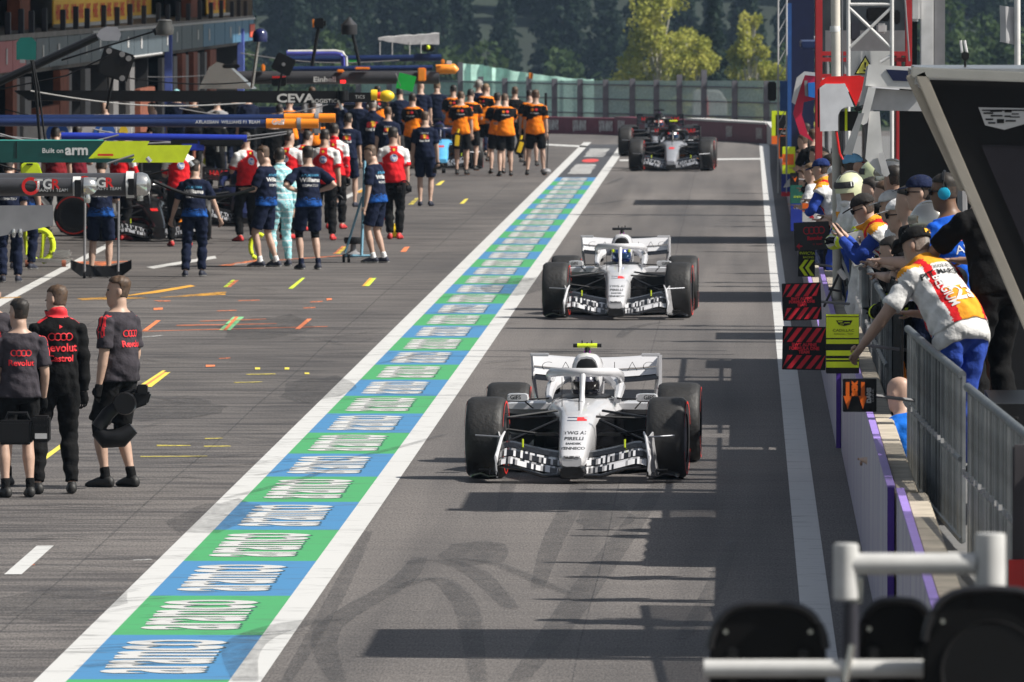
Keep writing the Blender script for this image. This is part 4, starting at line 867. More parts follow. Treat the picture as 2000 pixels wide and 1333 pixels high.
def o_audisuit(c):
    def mf(d): return ((d['th'] > .535) | ((np.abs(d['ny']) < .35) & (d['th'] > .43) & (np.abs(d['x']) > .09) & (np.abs(d['x']) < .17))).astype(np.int32)
    s = suit(c, [KBLACK, PRINT_R], mf); shoes(c, SHOE_K, SHOE_K); gloves(c, KBLACK)
    for i in range(4): back_text(c, '', .385, 0, PRINT_R, s, nm='ring_emblem', me=disc_mesh(.034, 14, 1, .009), dx=-.075 + .05 * i)
    back_text(c, 'Revolut', .29, .095, PRINT_R, s, offset=.002); back_text(c, 'Castrol', .20, .075, PRINT_R, s, offset=.002); back_text(c, '', .47, 0, PRINT_R, s, nm='emblem', me=disc_mesh(.02, 3))
def o_will(legs='shorts', knee=False, front=False):
    def f(c):
        s = top(c, [KNAVY, KBLUE], lambda d: (d['th'] + .045 * np.sin(d['x'] * 431 + d['z'] * 613) < .03).astype(np.int32), .8); shoes(c, SHOE_N)
        if legs == 'shorts': shorts(c, KNAVY, .86); socks(c, KWHITE if not knee else KNAVY, .82)
        else: trousers(c, KNAVY)
        if knee: leggings(c, KBLACK, .15)
        back_text(c, 'Williams', .32, .085, PRINT_W, s, offset=.002); back_text(c, 'KOMATSU', .24, .05, PRINT_W, s); back_text(c, 'ATLASSIAN', .385, .05, M('print_sky', (.1, .45, .75), .7), s)
    return f
def o_ferr(c, long=False):
    def mf(d): ax = np.abs(d['x']); arm = np.char.startswith(d['lab'], 'ua'); return ((~arm & (d['th'] > .43 - .75 * (ax - .05)) & (ax > .055) & (d['th'] < .53)) | (arm & (d['t'] < .62))).astype(np.int32)
    s = top(c, [KRED, KWHITE], mf, .85, long); trousers(c, KBLACK); shoes(c, SHOE_R, SHOE_K); gloves(c, KBLACK)
    back_text(c, '', .33, 0, PRINT_W, s, nm='badge', me=disc_mesh(.062)); b = back_text(c, '', .33, 0, PRINT_B, s, nm='badge', me=disc_mesh(.052))
    me = text_mesh('hp', .085, offset=.003, shear=.2); o_ = back_text(c, '', .333, 0, PRINT_W, s, me=me); o_.data.transform(Matrix.Translation(-c['F'] * .004)); b.data.transform(Matrix.Translation(-c['F'] * .002))
    back_text(c, '', .46, 0, PRINT_Y, s, nm='shield', me=disc_mesh(.022, 8))
def o_ferrlong(c): o_ferr(c, True)
def o_bull(legs='shorts', jacket=False):
    def f(c):
        s = top(c, KNAVY, None, .8, jacket); shoes(c, SHOE_N, SHOE_N)
        shorts(c, KNAVY, .88) if legs == 'shorts' else trousers(c, KNAVY); z = 1.5 if jacket else 1
        back_text(c, '', .34, 0, PRINT_Y, s, nm='emblem', me=disc_mesh(.04 * z, 14))
        for sx in (-1, 1):
            for a, b, q in ((.045, .01, .026), (.03, -.02, .02), (.06, -.025, .018), (.022, .012, .016)): back_text(c, '', .335 + b * z, 0, PRINT_R, s, nm='emblem', me=disc_mesh(q * z, 8, 1.3), dx=sx * a * z)
        back_text(c, 'Red Bull', .26 if not jacket else .235, .055 * z, PRINT_W, s, offset=.002)
        if not jacket: back_text(c, 'ORACLE', .40, .04, PRINT_W, s)
    return f
def o_mcl(c):
    def mf(d): return ((d['th'] < .235 + .05 * np.sin(d['x'] * 9)) | (d['th'] > .475) | ((d['t'] > .66) & np.char.startswith(d['lab'], 'ua')) | ((np.abs(d['ny']) < .3) & (np.abs(d['x']) > .12) & (d['th'] > .38))).astype(np.int32)
    s = top(c, [KBLACK, KORANGE], mf, .82, low=-.10); shorts(c, KBLACK, .88); shoes(c, SHOE_K, SHOE_O); socks(c, KBLACK, .9)
    for dx in (-.04, .04): back_text(c, '', .40, 0, [ORANGE, PRINT_R][dx > 0], s, nm='emblem', me=disc_mesh(.03, 12, 1.1), dx=dx)
    back_text(c, 'McLaren', .33, .05, PRINT_W, s)
def o_plain(tm_, bm_, legs='trousers', long=False, shoe=None, gl=None):
    def f(c):
        top(c, tm_, None, .82, long); (trousers if legs == 'trousers' else shorts)(c, bm_); shoes(c, shoe or SHOE_K, SHOE_K)
        if gl: gloves(c, gl)
    return f
def o_aston(c): s = suit(c, [KAQUA, PRINT_W], lambda d: ((np.sin(d['z'] * 70) > .93) | (np.sin(d['x'] * 90 + 40 * d['z']) > .97)).astype(np.int32), .018); shoes(c, SHOE_N)
# things people wear or hold (children only when worn)
def cap(mat, brim=None, back=False, badge=None):
    def f(c):
        hc = c['hc']; m = c['part']('head') & (hc[:, 2] > .045 - .12 * np.minimum(0, hc[:, 1])*-1); o_ = c['shell']('cap', m, .018, mat, None, 0); hp = c['hp']; s = -1 if back else 1
        mb = MB(); vs = []
        for i in range(9):
            a = R(-62 + 124 * i / 8); vs += [hp(math.sin(a) * .088, s * (.04 + math.cos(a) * .062), .056), hp(math.sin(a) * .082, s * (.04 + math.cos(a) * .145), .044 - .01 * math.cos(a) + .012 * abs(math.sin(a)))]
        lo = [v - c['hu'] * .006 for v in vs]; k = len(vs)
        mb.add(vs + lo, [(2 * i, 2 * i + 2, 2 * i + 3, 2 * i + 1) for i in range(8)] + [(k + 2 * i + 1, k + 2 * i + 3, k + 2 * i + 2, k + 2 * i) for i in range(8)] + [(2 * i + 1, 2 * i + 3, k + 2 * i + 3, k + 2 * i + 1) for i in range(8)]); mb.build('brim', brim or mat, o_)
        if badge:
            mb = MB(); mb.add([hp(x, -.112 + .3 * x * x, z) for x in (-.035, -.012, .012, .035) for z in (.062, .09)], [(0, 2, 3, 1), (2, 4, 5, 3), (4, 6, 7, 5)]); mb.build('badge', badge, o_)
    return f
def headset(mat, cup):
    def f(c):
        hp = c['hp']; mb = MB(); mb.tube([hp(math.sin(a) * .105, -.01, .0 + math.cos(a) * .15) for a in [R(-90 + 18 * i) for i in range(11)]], .010, 6); o_ = mb.build('headset', mat, c['root'])
        for s in (-1, 1):
            mb = MB(); a, b = hp(s * .082, -.01, -.005), hp(s * .122, -.01, -.005); mb.tube([a, a.lerp(b, .3), a.lerp(b, .8), b], [.03, .045, .043, .025], 12); mb.build('ear_cup', cup, o_)
    return f
def glasses(c):
    hp = c['hp']; mb = MB()
    for s in (-1, 1): mb.tube([hp(s * .034, .092, .014), hp(s * .034, .104, .012)], [.026, .024], 10); mb.tube([hp(s * .058, .088, .018), hp(s * .086, -.01, .014)], .004, 5)
    mb.build('sunglasses', BLACK, c['root'])
def fire_helmet(mat, lower, num=None, comb=None, visor=None):
    def f(c):
        hp, hx, hy, hu = c['hp'], c['hx'], c['hy'], c['hu']; mb = MB(); rings = []
        for z, rx, ry, oy in ((-.055, .118, .135, -.02), (-.02, .124, .150, -.012), (.05, .122, .148, -.008), (.10, .104, .128, -.01), (.145, .066, .085, -.012), (.162, .02, .03, -.012)): rings.append(ering(hp(0, oy, z), hx, hy, rx, ry, 20))
        # open the face
        n = 20; vs = [v for g in rings for v in g]; fs = []
        for i in range(5):
            for j in range(n):
                a = 2 * math.pi * (j + .5) / n
                if i < 1 and math.sin(a) > .35: continue
                if i == 0 and math.sin(a) > .2: continue
                fs.append((i * n + j, i * n + (j + 1) % n, (i + 1) * n + (j + 1) % n, (i + 1) * n + j))
        fs.append(tuple(100 + j for j in range(n))); mb.add(vs, fs); o_ = mb.build('helmet', mat, c['root'], angle=70)
        mb = MB(); mb.tube([hp(0, -.02 + .152 * math.cos(a), .0 + .17 * math.sin(a)) for a in [R(20 + 14 * i) for i in range(11)]], .012, 6); mb.build('comb', comb or mat, o_)
        mb = MB(); g = []
        for i in range(13):
            a = R(195 + 150 * i / 12 - 0); g.append([hp(math.cos(a) * r1, -.015 + math.sin(a) * r2, z) for r1, r2, z in ((.115, .135, -.045), (.112, .13, -.10), (.105, .115, -.15))])
        mb.loft(g, closed=False); mb.build('neck_flap', lower, o_)
        mb = MB(); g = []
        for i in range(11):
            a = R(15 + 150 * i / 10); g.append([hp(math.cos(a) * r1, -.012 + math.sin(a) * r2, z) for r1, r2, z in ((.127, .156, .025), (.132, .162, .05), (.124, .150, .085))])
        mb.loft(g, closed=False); mb.build('visor', visor or lower, o_)
        if num: 
            me = text_mesh(num, .06, offset=.002); q = hp(-.125, .04, .06); X_ = hy * 1 ; m4 = Matrix(((-hy.x, hu.x, -hx.x, q.x), (-hy.y, hu.y, -hx.y, q.y), (-hy.z, hu.z, -hx.z, q.z), (0, 0, 0, 1))); me.transform(m4); me.materials.append(PRINT_W); link('lettering', me, o_)
    return f
# ------------------------------------------------------------------ people in the working lane
GA, GB, GC_, GD, GE = 'crew in charcoal and red', 'crew in navy and blue', 'crew in red', 'crew in navy with bull emblem', 'crew in orange and black'
def P_(px, py, rot, h, label, outfit, **k):
    k.setdefault('lean', rnd.uniform(-2, 7)); k.setdefault('nod', rnd.uniform(-6, 14)); k.setdefault('twist', rnd.uniform(-10, 10)); k.setdefault('belly', rnd.uniform(.95, 1.3)); rot += rnd.uniform(-7, 7) if py < 900 else 0
    k.setdefault('head', rnd.uniform(-32, 32)); k.setdefault('feet', ((rnd.uniform(.08, .17), rnd.uniform(-.1, .08)), (rnd.uniform(.08, .17), rnd.uniform(-.08, .1))))
    k.setdefault('vox', .013 if py > 800 else .016 if py > 500 else .020 if py > 380 else .024); return person(place(px, py), rot, h, label, outfit, **k)
P_(-18, 950, 5, 1.78, 'person in charcoal shirt cut off by the left picture edge', o_audi(), group=GA, hair='dark')
a1 = P_(38, 972, 20, 1.66, 'shorter man in charcoal shirt and shorts holding a black battery box', o_audi(), arms=('down', 'carry'), head=25, group=GA, skin=0, belly=1.1)
a2 = P_(112, 965, 14, 1.76, 'man in quilted black race suit with red rings on his back', o_audisuit, arms=('down', 'down'), head=45, feet=((.17, 0), (.13, .02)), hair='brown', group=GA, belly=1.25)
a3 = P_(232, 952, 52, 1.80, 'man in charcoal shirt with black knee leggings looking left, carrying a cooling fan', o_audi(True), arms=('down', 'carry'), head=42, hair='brown', group=GA, belly=1.3, feet=((.10, .06), (.10, -.06)))
P_(197, 543, 0, 1.74, 'man in blue shirt and shorts behind the black sweeper board', o_will(), arms=('front', 'front'), group=GB)
P_(380, 541, -8, 1.70, 'man in navy trousers walking away with a gloved hand', o_will('trousers'), arms=('away', 'away'), feet=((.13, -.12), (.10, .12)), group=GB)
P_(18, 552, 10, 1.76, 'person in navy trousers standing under the grey beam at the edge', o_will('trousers'), group=GB)
P_(48, 527, -10, 1.74, 'person in navy trousers behind the lime hose trolley', o_will('trousers'), group=GB)
P_(520, 522, 68, 1.82, 'man in navy shorts and white socks looking left by the lime hose', o_will(), arms=('front', 'front'), head=15, group=GB, hair='brown', feet=((.1, .05), (.1, -.12)))
P_(549, 521, 20, 1.78, 'person in pale aqua race suit behind the man with white socks', o_aston, arms=('front', 'down'))
P_(603, 527, 22, 1.84, 'man in navy shirt with black knee leggings standing hands on hips', o_will(knee=True), arms=('hips', 'hips'), head=10, group=GB)
P_(737, 514, 62, 1.80, 'bearded man in navy and blue looking left beside the pale blue stand', o_will(), arms=('down', 'down'), head=25, nod=12, group=GB, hair='brown', feet=((.1, .02), (.1, -.07)))
for px, py, rot, h, lab, of, am, kw in (
 (350, 482, 5, 1.80, 'man in red shirt leftmost of the red crew with his head behind the green boom', o_ferr, ('front', 'front'), {}),
 (484, 472, 35, 1.80, 'man in red and white shirt between the walking man and the man in white socks', o_ferr, ('front', 'front'), {'head': 25}),
 (560, 468, -30, 1.82, 'man in red and white shirt behind the aqua race suit', o_ferr, ('reach', 'front'), {}),
 (583, 452, -20, 1.80, 'man in red shirt bending behind the others', o_ferr, ('reach', 'reach'), {'lean': 30}),
 (634, 470, -8, 1.84, 'man in red and white shirt carrying headphones beside the man with hands on hips', o_ferr, ('down', 'down'), {}),
 (652, 448, -12, 1.82, 'person in long sleeved red overalls behind the red shirts', o_ferrlong, ('down', 'down'), {}),
 (768, 468, -6, 1.86, 'tall man in red and white shirt right of the pale blue stand', o_ferr, ('down', 'down'), {'hair': 'dark', 'feet': ((.05, 0), (.09, .03))}),
 (262, 452, 15, 1.76, 'person in red overalls kneeling by the black car', o_ferrlong, ('reach', 'reach'), {'ph': .5, 'feet': ((.13, .3), (.12, -.25)), 'lean': 12}),
 (232, 470, -35, 1.78, 'person in bright red overalls behind the sweeper board', o_ferrlong, ('front', 'front'), {}),
 (110, 455, 10, 1.8, 'person in dark red behind the lime clamp', o_plain(cloth('dark_red', (.2, .015, .02)), KBLACK), ('down', 'down'), {}),
 (150, 450, -10, 1.8, 'person in maroon beside the person in dark red', o_plain(cloth('maroon', (.14, .01, .02)), KBLACK), ('down', 'front'), {})):
    P_(px, py, rot, h, lab, of, arms=am, group=GC_, **kw)
for px, py, rot, h, lab, of, am, kw in (
 (678, 405, -12, 1.78, 'man in navy shorts with small bull emblem left of the bearded man', o_bull(), ('down', 'down'), {}),
 (728, 372, 2, 1.84, 'person in navy jacket with large bull emblem and headset', o_bull('trousers', True), ('down', 'down'), {'extras': [headset(BLACK, GREY)], 'hair': 'grey'}),
 (757, 380, -8, 1.76, 'person with bull emblem half hidden behind the tall red shirt', o_bull('trousers'), ('down', 'down'), {'hair': 'brown'}),
 (830, 403, 0, 1.80, 'man in navy shorts with bull emblem standing alone holding black headphones', o_bull(), ('down', 'down'), {'hair': 'brown', 'feet': ((.09, .02), (.1, 0))}),
 (822, 312, 0, 1.86, 'bald man in navy shirt beneath the green panel', o_plain(KNAVY, KNAVY), ('down', 'down'), {'hair': None}),
 (853, 308, 0, 1.84, 'fair haired man in navy shirt under the orange pipe', o_plain(KNAVY, KNAVY), ('down', 'front'), {'hair': 'fair'}),
 (785, 322, 20, 1.80, 'man in navy shirt leaning under the far boom', o_plain(KNAVY, KNAVY), ('front', 'front'), {'lean': 15})):
    P_(px, py, rot, h, lab, of, arms=am, group=GD, **kw)
for px, py, rot, h, lab, am, kw in (
 (806, 345, -18, 1.82, 'leftmost person in orange and black next to the blue nosed car', ('front', 'front'), {}),
 (737, 318, 0, 1.80, 'person in orange and black below the yellow lamp', ('down', 'down'), {}),
 (885, 318, -5, 1.82, 'dark haired person in orange at the back left of the orange crew', ('front', 'front'), {}),
 (900, 342, -10, 1.84, 'person in orange and black at the front left of the orange crew', ('front', 'down'), {'hair': 'brown'}),
 (918, 334, -12, 1.84, 'person in orange and black behind the front left one', ('front', 'front'), {}),
 (945, 316, -35, 1.84, 'fair haired person in orange seen from the side in the middle of the crew', ('front', 'front'), {'hair': 'fair'}),
 (951, 312, 10, 1.80, 'ginger haired person in orange at the back of the crew', ('down', 'down'), {'hair': 'fair'}),
 (972, 340, 5, 1.80, 'dark haired person in orange and black behind the bending one', ('front', 'front'), {}),
 (988, 345, 8, 1.82, 'person in orange and black bending slightly with an untucked shirt', ('front', 'reach'), {'lean': 10, 'hair': 'brown', 'feet': ((.14, -.1), (.12, .1))}),
 (1035, 325, 0, 1.76, 'person in orange hidden behind the tall one at the lane line', ('down', 'down'), {}),
 (1046, 343, 0, 1.88, 'tall person in orange and black nearest the painted lane line', ('down', 'down'), {'hair': 'brown', 'feet': ((.17, 0), (.17, 0))})):
    P_(px, py, rot, h, lab, o_mcl, arms=am, group=GE, **kw)
for px, py, rot, h, lab, of in (
 (565, 352, 0, 1.78, 'person in orange behind the boom with orange tip', o_mcl), (612, 365, 10, 1.78, 'person in orange behind the red overalls', o_mcl), (545, 372, -15, 1.76, 'dark haired person in black near the orange backs', o_plain(KBLACK, KBLACK)),
 (460, 330, 0, 1.78, 'bald person in dark clothes under the black boom', o_plain(KBLACK, KNAVY)), (484, 332, 8, 1.78, 'brown haired person in dark clothes beside the bald one', o_plain(KNAVY, KBLACK)), (345, 330, 0, 1.80, 'person with aqua cap by the garage', o_plain(KNAVY, KNAVY)),
 (378, 338, 0, 1.76, 'dark clothed person left of the pale shirt', o_plain(KBLACK, KBLACK)), (425, 350, 20, 1.78, 'person in pale grey shirt behind the navy boom', o_plain(KGREY, KNAVY)), (610, 322, 30, 1.80, 'person in silver grey jacket under the black boom lettering', o_plain(KGREY, KBLACK)),
 (205, 365, 180, 1.8, 'person in dark blue facing out of the garage', o_plain(KNAVY, KNAVY)), (300, 372, 90, 1.8, 'person in black by the white garage board', o_plain(KBLACK, KBLACK)), (420, 395, -10, 1.76, 'person in black with lime gloves behind the blue car', o_plain(KBLACK, KBLACK, gl=KVIS)), (535, 400, 0, 1.74, 'person in black crouching between the red crew and the blue boom', o_plain(KBLACK, KBLACK)),
 (700, 345, 0, 1.78, 'dark clothed person left of the large bull emblem', o_plain(KNAVY, KNAVY)), (660, 340, -30, 1.76, 'person in dark navy deep in the crowd', o_plain(KNAVY, KBLACK)), (1005, 318, 0, 1.78, 'person in black between two orange backs', o_plain(KBLACK, KBLACK)), (935, 305, 0, 1.84, 'grey haired person in navy with white headphones at the back', o_plain(KNAVY, KNAVY))):
    P_(px, py, rot, h, lab, of, arms=rnd.choice([('down', 'front'), ('front', 'front'), ('down', 'down')]), group='crew at the back', vox=.026, hair=None if 'bald' in lab else 'grey' if 'grey haired' in lab else rnd.choice(['dark', 'brown']), extras=[cap(KAQUA)] if 'cap' in lab else [headset(WHITE, WHITE)] if 'white head' in lab else [])
# ------------------------------------------------------------------ pit building on the left
FX = -13.0
def fY(px): return FX / ray(px, 100).x
def fz(px, py): return CAM_H + ray(px, py).z * fY(px)
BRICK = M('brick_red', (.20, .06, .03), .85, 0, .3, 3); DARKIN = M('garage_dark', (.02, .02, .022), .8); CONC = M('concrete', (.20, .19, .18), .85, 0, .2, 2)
SHUT = M('shutter_grey', (.16, .155, .14), .6, 0, .2, 3); BANNER = M('banner_yellow', (.85, .50, .03), .6, 0, .06); PANEL = M('panel_slate', (.085, .11, .13), .4, 0, .15, 1); PANELR = M('panel_red', (.42, .10, .11), .4); PANELB = M('panel_blue', (.07, .18, .30), .4)
BLUEP = M('pillar_blue', (.09, .13, .42), .5); RAILM = M('rail_dark', (.03, .032, .045), .5)
bld = empty('pit_building', (FX, 0, 0)); tag(bld, 'long pit building with garage doors, slate sign panels and yellow banners above', 'building')
Ya, Yb = 120, fY(497)
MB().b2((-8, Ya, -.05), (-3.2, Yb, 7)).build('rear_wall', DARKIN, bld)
MB().b2((-3.2, Ya, 2.55), (-.3, Yb, 2.66)).build('garage_ceiling', CONC, bld); MB().b2((-3.2, Ya, 3.22), (-.02, Yb, 3.32)).build('terrace_slab', CONC, bld)
MB().b2((-3.2, Ya, 3.32), (-2.4, Yb, 7)).build('upper_wall', SHUT, bld)
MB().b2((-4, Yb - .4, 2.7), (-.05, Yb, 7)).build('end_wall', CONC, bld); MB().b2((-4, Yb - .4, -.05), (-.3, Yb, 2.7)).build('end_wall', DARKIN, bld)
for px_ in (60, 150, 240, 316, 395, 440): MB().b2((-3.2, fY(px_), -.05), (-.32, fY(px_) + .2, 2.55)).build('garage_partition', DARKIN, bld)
def fbox(name, p0, p1, z0, z1, x0, x1, mat, par=bld, bevel=.01):
    a, b = fY(p0), fY(p1); return MB().b2((x0, a, z0), (x1, b, z1)).build(name, mat, par, bevel=bevel)
# upper storeys step out over the terrace and keep it in the shade
for p0, p1 in ((-400, 214), (326, 452)): fbox('roof_canopy', p0, p1, 6.9, 7.2, -3, 6.2, CONC)
fbox('roof_canopy', 214, 326, 6.9, 7.2, -3, 3.7, CONC); fbox('roof_canopy', 452, 496, 6.9, 7.2, -3, 3.8, CONC)
# lower storey: piers, door leaves and blue columns
for p0, p1, mt in ((130, 147, BRICK), (-60, -48, BRICK), (38, 46, BRICK), (86, 128, BRICK), (285, 313, BRICK), (366, 373, BRICK), (388, 396, BRICK), (420, 432, BRICK)): fbox('brick_pier', p0, p1, -.05, 2.55 if mt is BRICK and p0 not in (86, 285) else 1.9, -.26, -.12, mt)
for p0, p1 in ((5, 20), (48, 60), (70, 82), (150, 160), (186, 196), (240, 250), (272, 281), (334, 341), (346, 352), (356, 363), (376, 385), (400, 407), (416, 420)): fbox('door_jamb', p0, p1, -.05, 2.5, -.3, -.2, M('jamb_grey', (.15, .145, .145), .7))
for p0 in (332, 473): fbox('blue_column', p0 - 1.5, p0, -.05, 3.2 if p0 < 400 else 3.0, -.11, .06, BLUEP)
for p0, p1 in ((130, 149), (316, 324), (443, 455)): fbox('upper_pier', p0, p1, 3.32, 6.5, -1.15, -.9, BRICK)
# shutters: one slat per corrugation
sl_me = None
for p0, p1 in ((-80, 128), (151, 177)):
    a, b = fY(p0), fY(p1); prevz = None
    sh = MB().b2((-2.35, a, 3.3), (-2.3, b, 6.2)).build('shutter', SHUT, bld)
    mb = MB(); mb.loft([[(-2.3, y, 0), (-2.16, y, .05), (-2.16, y, .085), (-2.3, y, .13)] for y in (a, b)]); me = mb.mesh('slat', SHUT, smooth=False)
    for k in range(12): link('slat', me, sh, (0, 0, 3.32 + .135 * k))
# banners
for p0, p1, pa, rows in ((178, 313, 3, 1), (326, 392, 2, 2), (395, 443, 2, 3), (461, 500, 2, 4)):
    a, b = fY(p0), min(fY(p1), Yb); x = -1.9 if rows in (2, 3) else -.75; bo = MB().b2((x - .03, a, 3.36), (x, b, 6.3)).build('banner', BANNER, bld)
    for i in range(int((b - a) / 2.6)):
        for r in range(2):
            mx = Matrix.Translation((x + .012, a + 1.4 + 2.6 * i, 3.62 + .5 * r)) @ Matrix.Rotation(R(90), 4, 'Z') @ Matrix.Rotation(R(90), 4, 'X')
            text('HINE', .42, PRINT_R, bo, mx, offset=.01, sx=1.7)
    MB().b2((x - .02, a, 3.33), (x + .14, b, 3.40)).build('banner_sill', LGREY, bld)
# terrace parapet: one panel after another, with a post at each joint
edges = [-70, -35, 0, 26, 52, 72, 97, 133, 158, 180, 212, 238, 263, 290, 318, 336, 356, 376, 398, 420, 440, 461, 474, 487, 497]
for i in range(len(edges) - 1):
    p0, p1 = edges[i], edges[i + 1] - .8; m = PANELR if p1 < 60 else PANELB if p0 >= 396 else PANEL
    o = fbox('sign_panel', p0, p1, 2.66, 3.21, -.06, -.005, m, bevel=0)
    a, b = fY(p0), fY(p1); mid = lerp(a, b, .45)
    if i % 3 != 1: MB().b2((0.004, mid, 2.80 + .05 * (i % 2)), (.01, mid + .10 * (b - a), 3.08)).build('panel_mark', WHITE if i % 2 else LGREY, o)
    MB().b2((-.14, b - .12, 2.66), (-.04, b + .12, 3.72 + .05 * (i % 2))).build('rail_post', RAILM, bld, bevel=.01)
o = fbox('sign_panel', 487.5, 496.5, 2.75, 3.1, 0.0, .02, M('panel_orange', (.7, .10, .05), .5))
MB().tube([(.0, fY(180), 3.24), (.0, Yb, 3.24)], .03, 6).build('coping_rail', LGREY, bld); MB().tube([(.0, fY(238), 2.64), (.0, fY(316), 2.64)], .025, 6).build('coping_rail', LGREY, bld)

# ------------------------------------------------------------------ overhead pit booms, each reaching out from its garage
def boomroot(name, label, Y, px, py, cat='boom'):
    p = at(px, py, Y); r = empty(name, p); tag(r, label, cat, 'overhead booms over the working lane'); return r, (lambda x, y, dY=0: at(x, y, Y + dY) - p)
def ttext(r, L, t, px, py, dY, size, mat, **k):
    q = L(px, py, dY); return text(t, size, mat, r, front_mx(q.x, q.y, q.z), **k)
DGREY = M('boom_grey', (.045, .045, .05), .35); GREENP = M('racing_green', (.004, .062, .055), .35, coat=.3); NAVYB = M('boom_navy', (.008, .022, .09), .4); ROYB = M('boom_royal', (.01, .03, .32), .4); WBLK = M('boom_black', (.007, .007, .008), .45, spec=.3)
def cyl(mb, L, x0, x1, y, r, dY=0, y1=None): mb.tube([L(x0, y, dY), L(x1, y1 if y1 else y, dY)], r, 16); return mb
for (Y, xe, cy, rr, lx_, lab) in ((105, 188, 364, .078, 60, 'shorter dark grey boom with white clamp and red roundel at its tip'), (109, 292, 361, .112, 165, 'longer dark grey boom with silver cap beyond the shorter one')):
    r, L = boomroot('pit_boom', lab, Y, -400, cy)
    cyl(MB(), L, -400, xe - 24, cy, rr, 0).build('tube', DGREY, r)
    o = MB(); o.tube([L(xe - 24, cy), L(xe - 14, cy), L(xe - 4, cy), L(xe + 2, cy)], [rr * 1.05, rr * 1.07, rr * .9, rr * .4], 16); o.build('end_cap', CHROME, r)
    q = L(xe - 45, cy); MB().tube([q, L(xe - 30, cy)], rr * 1.16, 16).build('clamp', WHITE, r); MB().box(q + Vector((.05, -.1, -.02)), (.06, .06, .16)).build('clamp_window', BLACK, r, bevel=.005)
    q = L(xe - 18, cy + 22); MB().lathe([(.01, -.05), (.03, -.05), (.035, 0), (.02, .06)], 10, q, 'Z').build('hook', CHROME, r)
    w = -rr - .008; ttext(r, L, 'TG', lx_ + 25, cy - 3, w, .13, WHITE, offset=.004); ttext(r, L, 'R', lx_ + 48, cy - 3, w, .13, RED, offset=.004); ttext(r, L, 'HAAS F1 TEAM', lx_ + 42, cy + 8, w, .045, LGREY)
    q = L(lx_, cy, w); me = disc_mesh(.085, 20, 1, .03); me.transform(front_mx(q.x, q.y, q.z)); me.materials.clear(); me.materials.append(RED); link('roundel', me, r)
r, L = boomroot('pit_boom', 'flat grey box beam at the left edge, nearest of all booms', 95, -200, 425)
mb = MB(); mb.loft([[L(x, y0, d) for d, y0 in ((0, a), (0, b), (3.2, b), (3.2, a))] for x, a, b in ((-200, 398, 470), (0, 402, 462), (104, 401, 441))]); mb.build('beam', M('beam_grey', (.23, .23, .24), .55), r, angle=20)
for x in (27, 40): q = L(x, 464); MB().lathe([(.012, 0), (.02, .03), (.012, .07)], 8, q, 'Z').build('hook', CHROME, r)
for dY, x0, x1, ya, yb, lab, tx in ((0, 188, 291, 276, 310, 'dark green boom with lime tip and white lettering, nearer of the green pair', True), (4, 272, 374, 284, 318, 'dark green boom with lime tip reaching further out, behind the lettered one', False)):
    r, L = boomroot('pit_boom', lab, 124 + dY, -300, ya); sl = 16
    def boxsec(nm, a, b, m, s0=0, s1=0, e=0): MB().loft([[L(a + s0, ya - e, 0), L(a - (sl if s0 else 0), yb + e, 0), L(a - (sl if s0 else 0), yb + e, .35), L(a + s0, ya - e, .35)], [L(b + s1, ya - e, 0), L(b - (sl if s1 else 0), yb + e, 0), L(b - (sl if s1 else 0), yb + e, .35), L(b + s1, ya - e, .35)]]).build(nm, m, r, smooth=False)
    boxsec('beam', -300, x0, GREENP, 0, 16); boxsec('beam_tip', x0 + .6, x1, LIME, 16, 1); MB().tube([L(-300, ya - 1, .1), L(x0 + 14, ya - 1, .1)], .012, 6).build('edge_rail', M('edge_teal', (.05, .3, .26), .4), r)
    q = L(x1 - 4, yb - 2); MB().tube([q, q + Vector((.04, 0, -.05))], .025, 8).build('nozzle', CHROME, r)
    if tx:
        ttext(r, L, 'Built on', 103, 295, -.01, .075, WHITE, offset=.001); ttext(r, L, 'arm', 150, 294, -.01, .16, WHITE, offset=.005)
        q = L(206, 303, -.01); MB().box(q, (.17, .004, .022)).build('sticker', RED, r); q = L(32, 293, -.004); MB().box(q, (.008, .006, .19)).build('joint', BLACK, r); MB().tube([L(210, 320), L(262, 303)], .014, 6).build('strut', GREY, r)
r, L = boomroot('mast_camera', 'teal camera hood on a leaning black mast above the green booms', 126, 85, 276, 'camera mast')
MB().tube([L(78, 276), L(70, 170), L(62, 118)], .018, 7).tube([L(88, 276), L(75, 170), L(64, 118)], .012, 7).build('mast', BLACK, r)
TEAL = M('hood_teal', (.005, .12, .105), .3, coat=.3); MB().loft([[L(32, 117), L(32, 84), L(40, 74), L(62, 73), L(71, 83), L(70, 117)], [L(33, 117, .3), L(33, 86, .3), L(41, 76, .3), L(62, 75, .3), L(70, 85, .3), L(69, 117, .3)]]).build('hood', TEAL, r, smooth=False); MB().box(L(44, 120), (.06, .06, .04)).build('lens', GREY, r)
r, L = boomroot('boom_clamp', 'lime moulded clamp sitting on the dark grey boom', 110, 60, 345, 'clamp'); MB().loft([[L(41, 345), L(40, 322), L(47, 318), L(75, 318), L(85, 345)], [L(41, 345, .15), L(41, 324, .15), L(48, 320, .15), L(74, 320, .15), L(83, 345, .15)]]).build('clamp_body', LIME, r, bevel=.01); MB().box(L(58, 321, -.01), (.06, .02, .015)).build('slot', BLACK, r)
r, L = boomroot('pit_boom', 'thin royal blue boom with black tip behind the green booms', 137, 120, 268)
cyl(MB(), L, 120, 482, 266, .045, 0, 271).build('tube', ROYB, r); MB().box(L(432, 278), (.55, .12, .1)).build('tip_housing', BLACK, r, bevel=.02); MB().box(L(362, 277), (.35, .1, .09)).build('clamp', BLACK, r, bevel=.02); MB().box(L(377, 285), (.28, .1, .12)).build('drop_arm', ROYB, r, bevel=.01)
